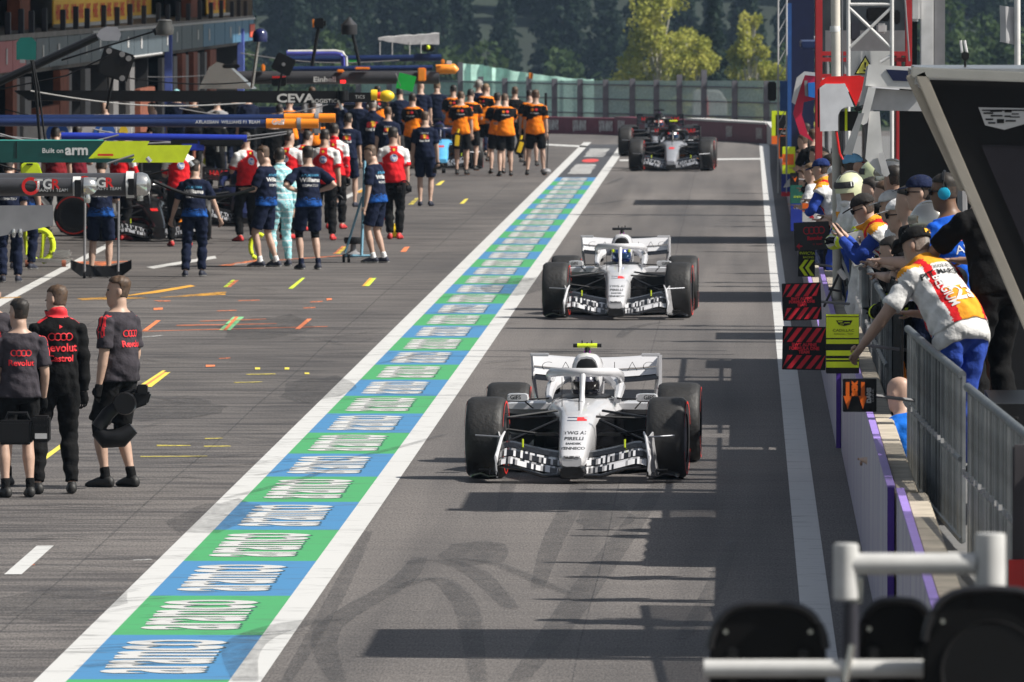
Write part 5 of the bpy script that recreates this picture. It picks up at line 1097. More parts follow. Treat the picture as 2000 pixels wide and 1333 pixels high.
for x in (425, 440): MB().tube([L(x, 285), L(x, 297)], .02, 8).build('nozzle', CHROME, r)
for dY, ye, y0, x1, xo, lab in ((0, 242, 238, 622, 520, 'navy boom with white lettering and orange tip, lower of the navy pair'), (5, 231, 233, 655, 555, 'navy boom with plain orange tip, upper of the navy pair')):
    r, L = boomroot('pit_boom', lab, 152 + dY, -250, y0); cyl(MB(), L, -250, xo, y0, .055, 0, lerp(y0, ye, (xo + 250) / (x1 + 250))).build('tube', NAVYB, r)
    ym = lerp(y0, ye, (xo + 250) / (x1 + 250)); cyl(MB(), L, xo, x1, ym, .066, 0, ye).build('tip_tube', ORANGE, r); MB().tube([L(xo + 60, ye), L(xo + 68, ye)], .08, 12).build('clamp', GREY, r)
    if dY == 0: ttext(r, L, 'ATLASSIAN  WILLIAMS F1 TEAM', 445, 239, -.07, .062, WHITE, offset=.001); ttext(r, L, 'Gulf', 543, 239, -.08, .1, WHITE, offset=.004)
    else: q = L(618, 244); MB().box(q, (.12, .12, .3)).build('drop_unit', GREY, r, bevel=.03)
r, L = boomroot('pit_boom', 'flat black boom with white lettering and yellow lamp at the tip', 183, 25, 190)
MB().loft([[L(28, 177), L(28, 179, .4), L(55, 197, .4), L(55, 196)], [L(672, 178), L(672, 178, .4), L(672, 202, .4), L(672, 203)]]).build('beam', WBLK, r, smooth=False); MB().loft([[L(600, 181, 1.5), L(600, 181, 1.9), L(600, 200, 1.9), L(600, 201, 1.5)], [L(732, 181, 1.5), L(732, 181, 1.9), L(732, 199, 1.9), L(732, 200, 1.5)]]).build('inner_beam', WBLK, r, smooth=False)
ttext(r, L, 'CEVA', 577, 193, -.012, .19, WHITE, offset=.006, sx=1.3); ttext(r, L, 'LOGISTICS', 636, 198, -.012, .088, WHITE, offset=.001, sx=1.1); ttext(r, L, 'TICS', 703, 190, 1.48, .08, LGREY)
MB().tube([L(670, 178), L(670, 196)], .09, 10).build('tip_housing', BLACK, r); MB().tube([L(660, 196), L(668, 215)], .03, 6).build('drop_arm', CHROME, r)
q = L(731, 186); MB().lathe([(.02, -.05), (.085, -.05), (.09, 0), (.085, .05), (.02, .05)], 16, q, 'X').build('lamp_ring', YELLOW, r); q = L(741, 187); MB().ell(q, (.06, .06, .06), 10, 6).build('lamp_emblem', RED, r); q = L(755, 188); MB().ell(q, (.13, .1, .095), 14, 8).build('lamp', YELLOW, r)
r, L = boomroot('pit_boom', 'round black boom with white lettering and orange fittings far down the lane', 218, 470, 152)
cyl(MB(), L, 430, 858, 152, .125).build('tube', DGREY, r); cyl(MB(), L, 560, 845, 136, .055, .4, 133).build('upper_tube', NAVYB, r); ttext(r, L, 'Einhell', 634, 156, -.135, .14, WHITE, offset=.004, sx=1.2)
for x0, y0, w, h_ in ((824, 146, .16, .26), (865, 121, .07, .1), (665, 139, .14, .06), (708, 134, .3, .05), (514, 133, .07, .14)): MB().box(L(x0, y0, -.15), (w, .14, h_)).build('bracket', PAPAYA, r, bevel=.02)
MB().tube([L(852, 136), L(872, 135), L(886, 135), L(893, 140)], [.09, .1, .1, .06], 12).build('tip', PAPAYA, r); MB().tube([L(826, 150), L(829, 162)], .05, 8).build('drop_arm', PAPAYA, r); MB().box(L(877, 123), (.1, .1, .08)).build('tip_box', WHITE, r, bevel=.01); MB().box(L(545, 160, -.4), (.28, .2, .17)).build('lamp_housing', BLACK, r, bevel=.02); MB().box(L(545, 151, -.5), (.26, .05, .035)).build('lamp_trim', RED, r)
MB().box(L(670, 160, -.3), (.1, .08, .06)).build('signal_lamp', M('signal_red', (.8, .02, .02), .3, emit=1.5), r)
r = empty('green_panel', at(793, 161, 214)); tag(r, 'bright green tilted panel hanging below the black boom', 'panel'); MB().box((0, 0, 0), (.33, .02, .30), mx=Matrix.Rotation(R(14), 3, 'Y')).build('board', M('board_green', (.005, .42, .05), .6), r); MB().tube([(-.2, 0, .17), (-.1, 0, -.08)], .012, 6).build('bracket', GREY, r)
r, L = boomroot('pit_boom', 'furthest navy boom below the white awning', 268, 560, 117); cyl(MB(), L, 560, 862, 117, .08, 0, 113).build('tube', NAVYB, r); MB().box(L(826, 110), (.4, .2, .12)).build('tip_housing', NAVYB, r, bevel=.03); MB().box(L(684, 120, -.1), (.3, .05, .05)).build('trim', M('trim_green', (.02, .35, .06), .5), r); MB().box(L(836, 94), (.3, .2, .17)).build('camera', BLACK, r, bevel=.03); MB().ell(L(836, 93, -.15), (.05, .05, .06), 8, 5).build('lens', LIME, r)
r, L = boomroot('awning', 'crumpled white awning on thin posts above the furthest boom', 272, 740, 78, 'awning')
mb = MB(); rings = []
for i in range(13):
    x = lerp(739, 858, i / 12); t_ = lerp(74, 65, i / 12) + rnd.uniform(-1.3, 1.3); b_ = lerp(79, 87, min(1, i / 5)) + rnd.uniform(-1, 1); rings.append([L(x, t_), L(x, b_), L(x, b_, .9), L(x, t_ - 1, 1)])
mb.loft(rings); mb.build('cloth', M('awning_white', (.6, .6, .62), .8, 0, .2, 5), r)
for x in (742, 766, 800, 822): MB().tube([L(x, 82), L(x, 112)], .012, 5).build('post', LGREY, r)
r, L = boomroot('bent_pipe', 'white and violet blue pipe bent downwards above the black boom', 225, 560, 104, 'pipe'); MB().tube([L(560, 104), L(655, 104), L(667, 106), L(671, 112), L(672, 133)], .055, 10).build('pipe', M('pipe_violet', (.12, .13, .6), .35), r); MB().tube([L(562, 101, -.02), L(655, 100, -.02), L(670, 103, -.02), L(676, 112, -.02), L(677, 133, -.02)], .03, 8).build('pipe_lagging', WHITE, r)
def mast(label, Y, x0, y0, x1, y1, kind, mat):
    r, L = boomroot('camera_mast', label, Y, x0, y0, 'camera mast'); MB().tube([L(x0, y0), L(x1, y1)], .035 if kind != 'dome' else .028, 8).build('mast', BLACK if kind != 'dome' else CHROME, r)
    if kind == 'box': MB().box(L(x1 + 2, y1 - 10), (.26, .2, .2)).build('hood', mat, r, bevel=.05); MB().box(L(x1 - 10, y1 - 10), (.03, .15, .16)).build('hood_flap', ORANGE, r)
    elif kind == 'cone': q = L(x1 - 7, y1); MB().lathe([(.15, 0), (.16, .02), (.16, .2), (.14, .22), (.03, .34), (.01, .36)], 16, q).build('hood', mat, r)
    else: q = L(x1 + 3, y1 - 12); MB().lathe([(.02, -.1), (.12, -.1), (.125, 0), (.11, .06), (.06, .11), (.01, .12)], 16, q).build('hood', mat, r)
mast('dark blue domed camera on a silver mast', 185, 492, 172, 505, 82, 'dome', M('dome_navy', (.015, .02, .08), .15, coat=.6)); mast('black box camera with orange flap on a black mast', 222, 607, 143, 622, 56, 'box', BLACK); mast('black cylinder camera with conical silver cap on a mast', 228, 703, 130, 689, 68, 'cone', M('cone_dark', (.06, .06, .065), .35, .5))
r, L = boomroot('pit_boom', 'long black diagonal boom with grey six-sided housing at its raised end', 130, -60, 190); MB().tube([L(-60, 190), L(0, 160), L(190, 72)], [.05, .05, .045], 8).build('arm', BLACK, r); MB().loft([[L(188, 70), L(196, 58), L(210, 52), L(230, 53), L(237, 68), L(232, 80), L(200, 80)], [L(190, 70, .3), L(198, 60, .3), L(211, 54, .3), L(229, 55, .3), L(235, 68, .3), L(230, 78, .3), L(202, 78, .3)]]).build('housing', M('housing_grey', (.28, .28, .31), .4), r, smooth=False); MB().tube([L(120, 118), L(185, 98), L(300, 62)], .012, 6).tube([L(0, 175), L(130, 148), L(210, 110)], .01, 6).build('cable', BLACK, r)
MB().lathe([(.02, -.10), (.10, -.09), (.11, -.02), (.08, .05), (.085, .07), (.07, .085), (.01, .09)], 14, L(322, 53, -.05)).build('lamp_head', M('lamp_grey', (.07, .07, .068), .45, .3), r); MB().tube([L(300, 64), L(312, 58)], .04, 8).build('lamp_neck', BLACK, r)
def tilted(label, Y, cx, cy, s, ang, holes):
    r = empty('hole_plate', at(cx, cy, Y)); tag(r, label, 'panel'); m3 = Matrix.Rotation(R(ang), 3, 'Y'); MB().box((0, 0, 0), (s, .06, s * .9), mx=m3).build('plate', WBLK, r, bevel=.02)
    for hx_, hz_ in holes: q = m3 @ Vector((hx_ * s, -.04, hz_ * s)); MB().lathe([(.005, -.01), (s * .09, -.01), (s * .09, .01), (.005, .01)], 12, q, 'Y').build('fixing', GREY, r)
    MB().tube([(0, 0, 0), (-s * .3, .1, -s * 1.4)], .02, 6).build('arm', BLACK, r)
tilted('black square plate with round holes hanging over the garages', 165, 226, 126, .47, 18, ((-.32, .33), (.1, .36), (.33, .3), (.33, -.35))); tilted('small black tilted plate in front of the forest', 200, 554, 126, .36, 25, ((0, 0),))
r = empty('silver_cover', at(440, 172, 208)); tag(r, 'shiny silver sloping cover beside the last garages', 'cover'); MB().loft([[(-.5, 0, -.02), (-.3, 0, .38), (-.15, 0, .48), (.05, 0, .42), (.5, 0, -.02)], [(-.5, .8, -.02), (-.28, .8, .34), (-.1, .8, .45), (.1, .8, .38), (.55, .8, -.02)]]).build('cover', CHROME, r, smooth=False)
MB().box((.12, -.2, .40), (.32, .25, .07)).build('cover_box', BLACK, r, bevel=.02)
for i, (a, b, Y) in enumerate((((0, 262), (232, 264), 128), ((60, 178), (480, 202), 170), ((0, 266), (560, 258), 140), ((300, 354), (498, 368), 107), ((230, 150), (560, 152), 190), ((470, 104), (780, 118), 230))):
    r = empty('air_line', at(a[0], a[1], Y)); tag(r, ['slack grey air line above the green booms', 'thin pale air line under the flat black boom', 'thin grey air line across the red crew', 'black air line running right from the dark grey boom', 'black air line near the blue column', 'thin air line below the forest'][i], 'air line')
    p, q = Vector((0, 0, 0)), at(b[0], b[1], Y) - at(a[0], a[1], Y); MB().tube([p.lerp(q, t) - Vector((0, 0, .12 * math.sin(math.pi * t))) for t in [k / 10 for k in range(11)]], .012 if i != 3 else .018, 6).build('hose', [GREY, LGREY, GREY, BLACK, BLACK, GREY][i], r)

ORD = ['topmost', 'second from the top', 'third from the top', 'fourth from the top', 'fifth from the top', 'sixth from the top', 'lowest']
for i, (x0, y0, x1, y1) in enumerate(((300, 98, 520, 108), (120, 132, 470, 142), (40, 170, 330, 186), (350, 212, 640, 205), (10, 214, 300, 226), (180, 252, 560, 262), (0, 322, 330, 332))):
    Y = 45100 / (y0 + 45); a, b = at(x0, y0, Y), at(x1, y1, Y); r = empty('air_line', a); tag(r, 'thin dark air line slung between the overhead booms, ' + ORD[i], 'air line', 'thin air lines between booms')
    MB().tube([Vector((0, 0, 0)).lerp(b - a, t) - Vector((0, 0, .16 * math.sin(math.pi * t))) for t in [k / 10 for k in range(11)]], .010, 5).build('hose', [BLACK, GREY][i % 2], r)
# ------------------------------------------------------------------ garage fronts: boards, cabinets, tyres
for x0, x1, y0, y1, Y, lab, kind in ((45, 140, 224, 272, 196, 'white garage board with blue round emblem', 'hp'), (141, 228, 224, 272, 200, 'greyer white board beside it with half hidden emblem', 'hp'), (229, 258, 224, 272, 198, 'narrow white board with yellow shield', 'sh')):
    a, b = at(x0, y0, Y), at(x1, y1, Y); r = empty('garage_board', (a.x, Y, 0)); tag(r, lab, 'board', 'white boards in front of the garages')
    w = b.x - a.x; MB().b2((0, 0, 0), (w, .08, a.z)).build('panel', WHITE if x0 != 141 else M('board_grey', (.55, .53, .54), .6), r, bevel=.01)
    if kind == 'hp':
        e = disc_mesh(.20, 20); c_ = at((x0 + x1) / 2 + 20, 262, Y) - a; zc = at(0, 262, Y).z; e.transform(front_mx(c_.x, -.01, zc)); e.materials.clear(); e.materials.append(PRINT_B); eo = link('emblem', e, r); text('hp', .28, WHITE, eo, front_mx(c_.x, -.02, zc), offset=.006, shear=.25)
    else: e = disc_mesh(.1, 8, .8); zc = at(0, 257, Y).z; e.transform(front_mx(w / 2 - .02, -.01, zc)); e.materials.clear(); e.materials.append(PRINT_Y); link('shield', e, r)
cab_i = 0
for px, py, w, h_, m, what in ((20, 405, 1.6, 1.25, NAVY, 'navy'), (75, 400, 1.2, 1.4, WBLK, 'black'), (130, 395, 1.4, 1.1, WBLK, 'low black'), (200, 392, 1.5, 1.2, CARBON, 'carbon black'), (290, 385, 1.2, 1.0, WBLK, 'squat black'), (20, 335, 2.2, 1.7, WBLK, 'tall black'), (110, 325, 1.8, 1.6, DARKIN, 'tall charcoal'), (300, 318, 1.6, 1.3, GREY, 'grey'), (380, 305, 1.8, 1.3, WBLK, 'wide black'), (500, 318, 1.2, 1.1, WBLK, 'black'), (560, 312, 1.6, 1.2, NAVY, 'navy'), (640, 306, 1.4, 1.2, WBLK, 'black'), (700, 300, 1.4, 1.2, NAVY, 'navy'), (760, 296, 1.4, 1.1, WBLK, 'black')):
    p = G(px, py); r = empty('equipment_cabinet', p); lab = ['under the grey beam', 'left of the sweeper board', 'behind the lime clamp', 'behind the black car', 'by the kneeling crew', 'below the teal camera', 'before the white boards', 'behind the red crew', 'under the flat black boom', 'near the brown haired person', 'behind the orange backs', 'below the black boom', 'beside the bull jackets', 'beneath the green panel'][cab_i]; cab_i += 1
    tag(r, '%s equipment cabinet on castors %s' % (what, lab), 'cabinet', 'equipment cabinets'); MB().box((0, .4, h_ / 2 + .05), (w, .8, h_)).build('carcass', m, r, bevel=.02)
    for k in range(4): MB().box((0, -.012, .14 + (h_ - .1) * (k + .5) / 4), (w * .92, .02, h_ / 4 * .82)).build('drawer', m, r, bevel=.006)
    for s in (-1, 1): MB().lathe([(.01, -.03), (.05, -.03), (.05, .03), (.01, .03)], 10, (s * w * .42, .1, .05), 'X').build('castor', RUBBER, r)
for i, (px, py, n) in enumerate(((268, 455, 2), (325, 462, 1), (60, 462, 2))):
    p = G(px, py)
    for k in range(n):
        r = empty('spare_wheel', p + Vector((.75 * k, .15 * k, 0))); tag(r, ['covered spare wheel %s beside the black car', 'spare wheel under the sloping grey cover %s', 'spare wheel %s beneath the dark grey boom'][i] % ['', 'further right'][k], 'wheel', 'spare wheels'); wheel(r, 0, 0, .355, .38, R(80), 1)
# ------------------------------------------------------------------ equipment in the working lane and in hands
p = G(200, 543); r = empty('floor_sweeper', p + Vector((0, -.25, 0))); tag(r, 'black curved sweeper board on two tall grey handles', 'sweeper')
mb = MB(); mb.loft([[(x, -.12 * (1 - (x / .44) ** 2) * -1 - .1, z0), (x, -.12 * (1 - (x / .44) ** 2) * -1 - .1, .17 + .10 * (x / .44) ** 2), (x, -.07 * (1 - (x / .44) ** 2) * -1 - .05, .17 + .1 * (x / .44) ** 2), (x, -.05, z0)] for x, z0 in [(-.44, .14), (-.3, .03), (-.1, .02), (.1, .02), (.3, .03), (.44, .14)]]); mb.build('blade', BLACK, r)
for s in (-.235, .25): MB().tube([(s, -.14, .1), (s, -.02, 1.12)], .018, 7).build('handle', GREY, r); MB().lathe([(.01, -.02), (.05, -.02), (.05, .02), (.01, .02)], 10, (s, -.2, .05), 'X').build('castor', BLACK, r)
p = G(80, 522); r = empty('hose_trolley', p); tag(r, 'lime air hose loops on a small silver trolley', 'trolley')
MB().tube([(-.02 + .2 * math.cos(a), 0, .32 + .24 * math.sin(a)) for a in [R(-80 + 15 * i) for i in range(14)]], .045, 8).build('hose', LIME, r); MB().tube([(-.25, .02, .55), (-.2, .02, .2), (0, .02, .1), (.05, 0, .5)], .04, 8).build('hose', LIME, r); MB().box((.1, .1, .1), (.75, .4, .06)).build('deck', CHROME, r, bevel=.01); MB().box((.3, .1, .2), (.3, .3, .12)).build('motor', CHROME, r, bevel=.03)
for x in (-.2, .35): MB().lathe([(.01, -.03), (.055, -.03), (.055, .03), (.01, .03)], 10, (x, -.1, .055), 'X').build('castor', BRICK, r)
p = G(512, 508); r = empty('air_hose', p); tag(r, 'loop of lime air hose beside the man in white socks', 'hose'); MB().tube([(-.05 + .13 * math.cos(a), 0, .2 + .19 * math.sin(a)) for a in [R(60 + 17 * i) for i in range(14)]], .035, 8).build('hose', LIME, r)
PBLUE = M('pale_blue_frame', (.22, .45, .60), .45); p = G(697, 513); r = empty('lollipop_stand', p); tag(r, 'pale blue tall steel stand on small black wheels', 'stand')
MB().tube([(.07, 0, .1), (.12, 0, 1.55)], .022, 8).build('upright', PBLUE, r); MB().tube([(-.18, .05, .14), (.08, .02, 1.0)], .018, 8).build('brace', PBLUE, r); MB().tube([(-.2, 0, .1), (.22, 0, .1)], .02, 8).build('base_bar', PBLUE, r)
for x, y in ((-.2, 0), (-.12, -.1), (.24, 0)): MB().lathe([(.01, -.02), (.065, -.02), (.065, .02), (.01, .02)], 12, (x, y, .065), 'X').build('wheel', RUBBER, r)
p = G(690, 503); r = empty('work_stool', p); tag(r, 'small black padded stool behind the pale blue stand', 'stool'); MB().lathe([(.02, .2), (.13, .21), (.15, .26), (.14, .31), (.02, .32)], 14, (0, 0, 0)).build('seat', BLACK, r); MB().lathe([(.12, 0), (.13, .05), (.05, .1), (.04, .2)], 12).build('base', GREY, r)
p = G(755, 465); r = empty('bicycle_pump', p); tag(r, 'small chrome and yellow trolley frame behind the bearded man', 'trolley'); MB().tube([(-.1, 0, .1), (-.08, 0, .5), (.03, 0, .62), (.12, 0, .5), (.1, 0, .1)], .016, 7).build('frame', CHROME, r); MB().lathe([(.01, -.05), (.12, -.05), (.12, .05), (.01, .05)], 12, (.14, -.05, .12), 'X').build('wheel', YELLOW, r); MB().box((-.02, 0, .36), (.14, .1, .12)).build('pump_box', RED, r, bevel=.02)
def held(name, label, cat, per, hand, parts, off=(0, 0, 0)):
    bpy.context.view_layer.update(); pos = per.matrix_world @ Vector(hand); r = empty(name, pos + Vector(off)); tag(r, label, cat)
    parts(r); return r
def boxtool(r):
    MB().b2((-.26, -.1, -.18), (.02, .12, .02)).build('case', BLACK, r, bevel=.02); MB().b2((.03, -.1, -.16), (.17, .12, .06)).build('vented_case', WBLK, r, bevel=.015)
    for i in range(4):
        for k in range(2): MB().lathe([(.003, -.004), (.014, -.004), (.014, .004), (.003, .004)], 8, (.055 + .032 * i, -.103, .03 - .05 * k), 'Y').build('vent', BLACK, r)
    MB().b2((.05, -.104, -.13), (.15, -.1, -.085)).build('label_plate', LGREY, r); MB().tube([(-.2, 0, .02), (-.18, 0, .08), (-.02, 0, .08), (0, 0, .02)], .014, 7).build('handle', BLACK, r)
def fantool(r):
    MB().tube([(-.22, -.04, -.30), (-.14, -.04, -.37), (0, -.04, -.36), (.1, -.04, -.28)], [.05, .085, .085, .055], 14).build('duct', WBLK, r); MB().tube([(-.2, -.04, -.28), (-.12, -.03, -.16), (-.05, -.02, -.1)], [.065, .06, .055], 14).build('bellows', BLACK, r)
    MB().lathe([(.02, -.09), (.09, -.09), (.1, 0), (.09, .09), (.02, .09)], 16, (.03, -.03, -.07), 'Y').build('motor', BLACK, r); MB().prism([(.05, -.14), (.22, -.08), (.25, .02), (.14, .05), (.08, -.02)], .12).build('shroud', WBLK, r, bevel=.015); MB().b2((.13, -.06, .01), (.22, .06, .09)).build('battery', BLACK, r, bevel=.01); MB().tube([(0, 0, .0), (.1, 0, .04), (.16, 0, .02)], .018, 8).build('handle', BLACK, r)
p = at(58, 826, G(58, 972).y - .35); r = empty('battery_box', p); tag(r, 'black vented battery box held by the shorter man in charcoal', 'box'); boxtool(r)
p = at(238, 772, G(238, 952).y - .3); r = empty('cooling_fan', p); tag(r, 'black handheld cooling fan with round duct carried by the leggings man', 'fan'); fantool(r)
for px, py, Y, lab in ((660, 395, G(660, 470).y - .25, 'black headphones carried by the red crew man near the stand'), (790, 366, G(790, 468).y - .2, 'black headphones carried by the tall red crew man'), (858, 330, G(858, 403).y - .2, 'black headphones held by the man standing alone in navy')):
    r = empty('headphones', at(px, py, Y)); tag(r, lab, 'headphones', 'carried headphones'); MB().tube([(.09 * math.cos(a), 0, .11 * math.sin(a)) for a in [R(180 * i / 10) for i in range(11)]], .014, 7).build('band', BLACK, r)
    for s in (-1, 1): MB().tube([(s * .05, 0, -.03), (s * .12, 0, -.03)], [.06, .05], 12).build('ear_cup', BLACK, r)
for px, py, lab in ((893, 275, 'black and yellow wheel gun case at the orange crew\'s left'), (1016, 288, 'black and yellow wheel gun held at the side of the tall orange crew member')):
    r = empty('wheel_gun', at(px, py, G(px, 343).y - .3)); tag(r, lab, 'wheel gun', 'wheel guns'); MB().box((0, 0, 0), (.2, .15, .34), mx=Matrix.Rotation(R(18 if px > 900 else 5), 3, 'Y')).build('body', WBLK, r, bevel=.03); MB().box((0, -.09, 0), (.1, .03, .24), mx=Matrix.Rotation(R(18 if px > 900 else 5), 3, 'Y')).build('side_panel', YELLOW, r, bevel=.01); MB().tube([(0, 0, .15), (.03, 0, .26)], .03, 8).build('handle', YELLOW, r)
r = empty('aerial', at(1066, 338, G(1066, 343).y)); tag(r, 'thin black whip aerial and cable beside the tall orange crew member', 'aerial'); MB().tube([(.02, 0, 0), (.06, 0, .9), (0, 0, 1.5), (0, 0, 1.75)], .012, 5).build('cable', BLACK, r); MB().tube([(0, 0, 1.45), (0, 0, 1.75)], .03, 6).build('tip', BLACK, r); MB().lathe([(.1, 0), (.12, .03), (.1, .08), (.02, .1)], 10).build('foot', GREY, r)
# ------------------------------------------------------------------ pit wall on the right: wall, boards, platform, fence
def wall_face():
    m = bpy.data.materials.new('wall_face'); m.use_nodes = True; nt = m.node_tree; N = nt.nodes; L = nt.links; b = N['Principled BSDF']; b.inputs['Roughness'].default_value = .5
    tc = N.new('ShaderNodeTexCoord'); mp = N.new('ShaderNodeMapping'); mp.inputs['Scale'].default_value = (1, 1.3, .12); n = N.new('ShaderNodeTexNoise'); n.inputs['Scale'].default_value = 2.5; n.inputs['Detail'].default_value = 7
    L.new(tc.outputs['Object'], mp.inputs[0]); L.new(mp.outputs[0], n.inputs['Vector']); r = N.new('ShaderNodeValToRGB'); e = r.color_ramp.elements; e[0].position = .38; e[0].color = (.24, .19, .38, 1); e[1].position = .52; e[1].color = (.46, .44, .50, 1)
    L.new(n.outputs[0], r.inputs[0]); L.new(r.outputs[0], b.inputs['Base Color']); return m
WFACE = wall_face(); PURPLE = M('board_purple', (.075, .025, .30), .5); CONCT = M('wall_concrete', (.42, .37, .29), .85, 0, .25, 4)
for i, (x0, ya, yb, h, lab) in enumerate(((.87, 128.5, 291, .34, 'low furthest stretch of concrete pit wall beyond the striped boards'), (.87, 104, 128, 1.02, 'stretch of concrete pit wall behind the striped boards'), (.91, 70.4, 103.4, 1.14, 'middle stretch of pit wall ending in a purple board edge'), (.955, 34, 69.6, 1.16, 'nearest stretch of concrete pit wall with sunlit top behind the signal lights'))):
    r = empty('pit_wall', (x0, ya, 0)); tag(r, lab, 'wall', 'stretches of pit wall', 'thing'); L_ = yb - ya; MB().b2((.05, 0, 0), (.19, L_, h)).build('wall_core', CONCT, r, bevel=.01)
    n = max(2, int(L_ / 5)); w = L_ / n; me = MB().b2((0, .006, .0), (.036, w - .006, h + .015)).mesh('facing_board', [WFACE], bevel=0); me2 = MB().b2((-.004, 0, h + .016), (.045, w - .002, h + .032)).mesh('board_edge', [M('edge_lilac', (.33, .22, .62), .5)])
    for k in range(n): f = link('facing_board', me, r, (0, k * w, 0)); link('board_edge', me2, f)
    MB().b2((-.003, -.03, 0), (.04, 0, h + .02)).build('end_edge', PURPLE, r)
mb = MB(); mb.b2((1.12, 20, 0), (4.2, 128, .86)); mb.b2((1.12, 128, 0), (4.2, 290, .25)); tag(mb.build('pit_wall_platform', M('platform_grey', (.14, .14, .14), .8)), 'raised grey platform behind the pit wall', kind='structure')
# galvanised crowd barriers: rails and single bars
def bar_mesh(h): return MB().box((0, 0, h / 2), (.022, .05, h)).mesh('bar', [STEEL], bevel=0)
def barrier(a, b, z0, z1, label, step=.08):
    d = b - a; L_ = d.length; rz = math.atan2(d.y, d.x); r = empty('crowd_barrier', (a.x, a.y, z0), rz); tag(r, label, 'barrier', 'galvanised crowd barriers'); h = z1 - z0
    MB().tube([(0, 0, h - .02), (L_, 0, h - .02)], .026, 10).build('top_rail', STEEL, r); MB().tube([(0, -.01, h * .5), (L_, -.01, h * .5)], .018, 8).build('mid_rail', STEEL, r); MB().tube([(0, 0, .04), (L_, 0, .04)], .02, 8).build('bottom_rail', STEEL, r)
    bms = [MB().box((0, 0, h / 2), (.05, .022, h - .06)).mesh('bar', [m_]) for m_ in (STEEL, M('galvanised_dull', (.085, .095, .10), .6, .3, .3, 9), M('galvanised_pale', (.20, .215, .225), .5, .4, .3, 9))]; n = int(L_ / step)
    for k in range(n + 1): link('bar', bms[rnd.choice((0, 0, 1, 2))], r, (L_ * k / n, .012 + rnd.uniform(-.006, .006), 0))
    tb = MB().box((0, -.03, 0), (.02, .02, .03)).mesh('cable_tie', [LGREY])
    for k in range(int(L_ / .5)): link('cable_tie', tb, r, (.2 + .5 * k, 0, h * .5 + .025))
    return r
fp = [G(2080, 905, 1.95), G(2000, 839, 1.95), G(1890, 750, 1.95), G(1879, 726, 1.95), G(1822, 680, 1.95), G(1773, 637, 1.95)]
for i, (a, b, lab) in enumerate(((fp[1], fp[0], 'nearest galvanised barrier running out of the picture at the right'), (fp[2], fp[1], 'galvanised barrier below the black stand, second from the camera'), (fp[4], fp[3], 'galvanised barrier beneath the hand of the man in black'), (fp[5], fp[4], 'galvanised barrier whose end edge cuts across the bald man'))): barrier(a, b, .88, 1.95, lab)
q0, q1, q2 = G(1765, 560, 1.9), G(1700, 470, 1.9), G(1650, 400, 1.85)
q0.x = 1.12; q1.x = 1.10; q2.x = 1.08
barrier(Vector((1.10, 92, 0)), Vector((1.12, 86.5, 0)), .88, 1.85, 'galvanised barrier below the leaning pit marshal'); barrier(Vector((1.08, 106, 0)), Vector((1.10, 92.5, 0)), .88, 1.85, 'galvanised barrier beside the white antenna panel', .15); barrier(Vector((1.06, 128, 0)), Vector((1.08, 107, 0)), .88, 1.85, 'long galvanised barrier behind the striped boards', .22)
for ya_, yb_, zt_, lab in ((82.6, 90, 2.02, 'black cloth sheet added for its lane shadow, behind the barrier by the marshals'), (109, 121, 1.9, 'long black cloth sheet added for its lane shadow, behind the striped boards')):  # added sheets, their cast shadow darkens patches of the lane
    o_ = MB(); o_.loft([[(1.16 + .012 * math.sin(i * 1.7), lerp(ya_, yb_, i / 24), .88), (1.16 + .012 * math.sin(i * 1.7 + .6), lerp(ya_, yb_, i / 24), zt_), (1.175 + .012 * math.sin(i * 1.7 + .6), lerp(ya_, yb_, i / 24), zt_), (1.175 + .012 * math.sin(i * 1.7), lerp(ya_, yb_, i / 24), .88)] for i in range(25)]); tag(o_.build('cloth_screen', KBLACK), lab, 'screen', 'added shadow sheets along the barriers')
r = empty('barrier_post', at(1989, 1000, 57)); tag(r, 'dark upright post at the right edge with a red foot', 'post'); MB().b2((-.03, -.03, -1.2), (.12, .05, .34)).build('post', M('post_dark', (.05, .045, .05), .6), r, bevel=.01); MB().b2((-.05, -.06, -.42), (.13, -.035, -.24)).build('reflector', RED, r)

# ------------------------------------------------------------------ pit stands (roofed perches) along the wall
def stand(label, Y0, Y1, x0, z, roofmat, back=3.6, posts=True, wallz=.9, rw=True):
    zb = .86 if Y0 < 128 else .25; r = empty('pit_stand', (x0, Y0, zb)); tag(r, label, 'pit stand', 'roofed stands along the pit wall'); D_ = Y1 - Y0; h = z - zb
    MB().b2((0, 0, h - .12), (back - x0, D_, h)).build('roof', roofmat, r, bevel=.02)
    if rw: MB().b2((back - x0 - .08, .05, 0), (back - x0, D_ - .05, h - .12)).build('sun_block_panel', M('stand_black', (.015, .015, .017), .5), r)  # unseen back panel, added to stop the sun and darken the lane
    MB().b2((.5, .3, .7), (1.0, D_ - .3, .78)).build('desk', BLACK, r)
    if posts:
        for y in (.1, D_ - .1): MB().tube([(.75, y, 0), (.7, y, h - .12)], .04, 8).build('post', GREY, r)
    return r
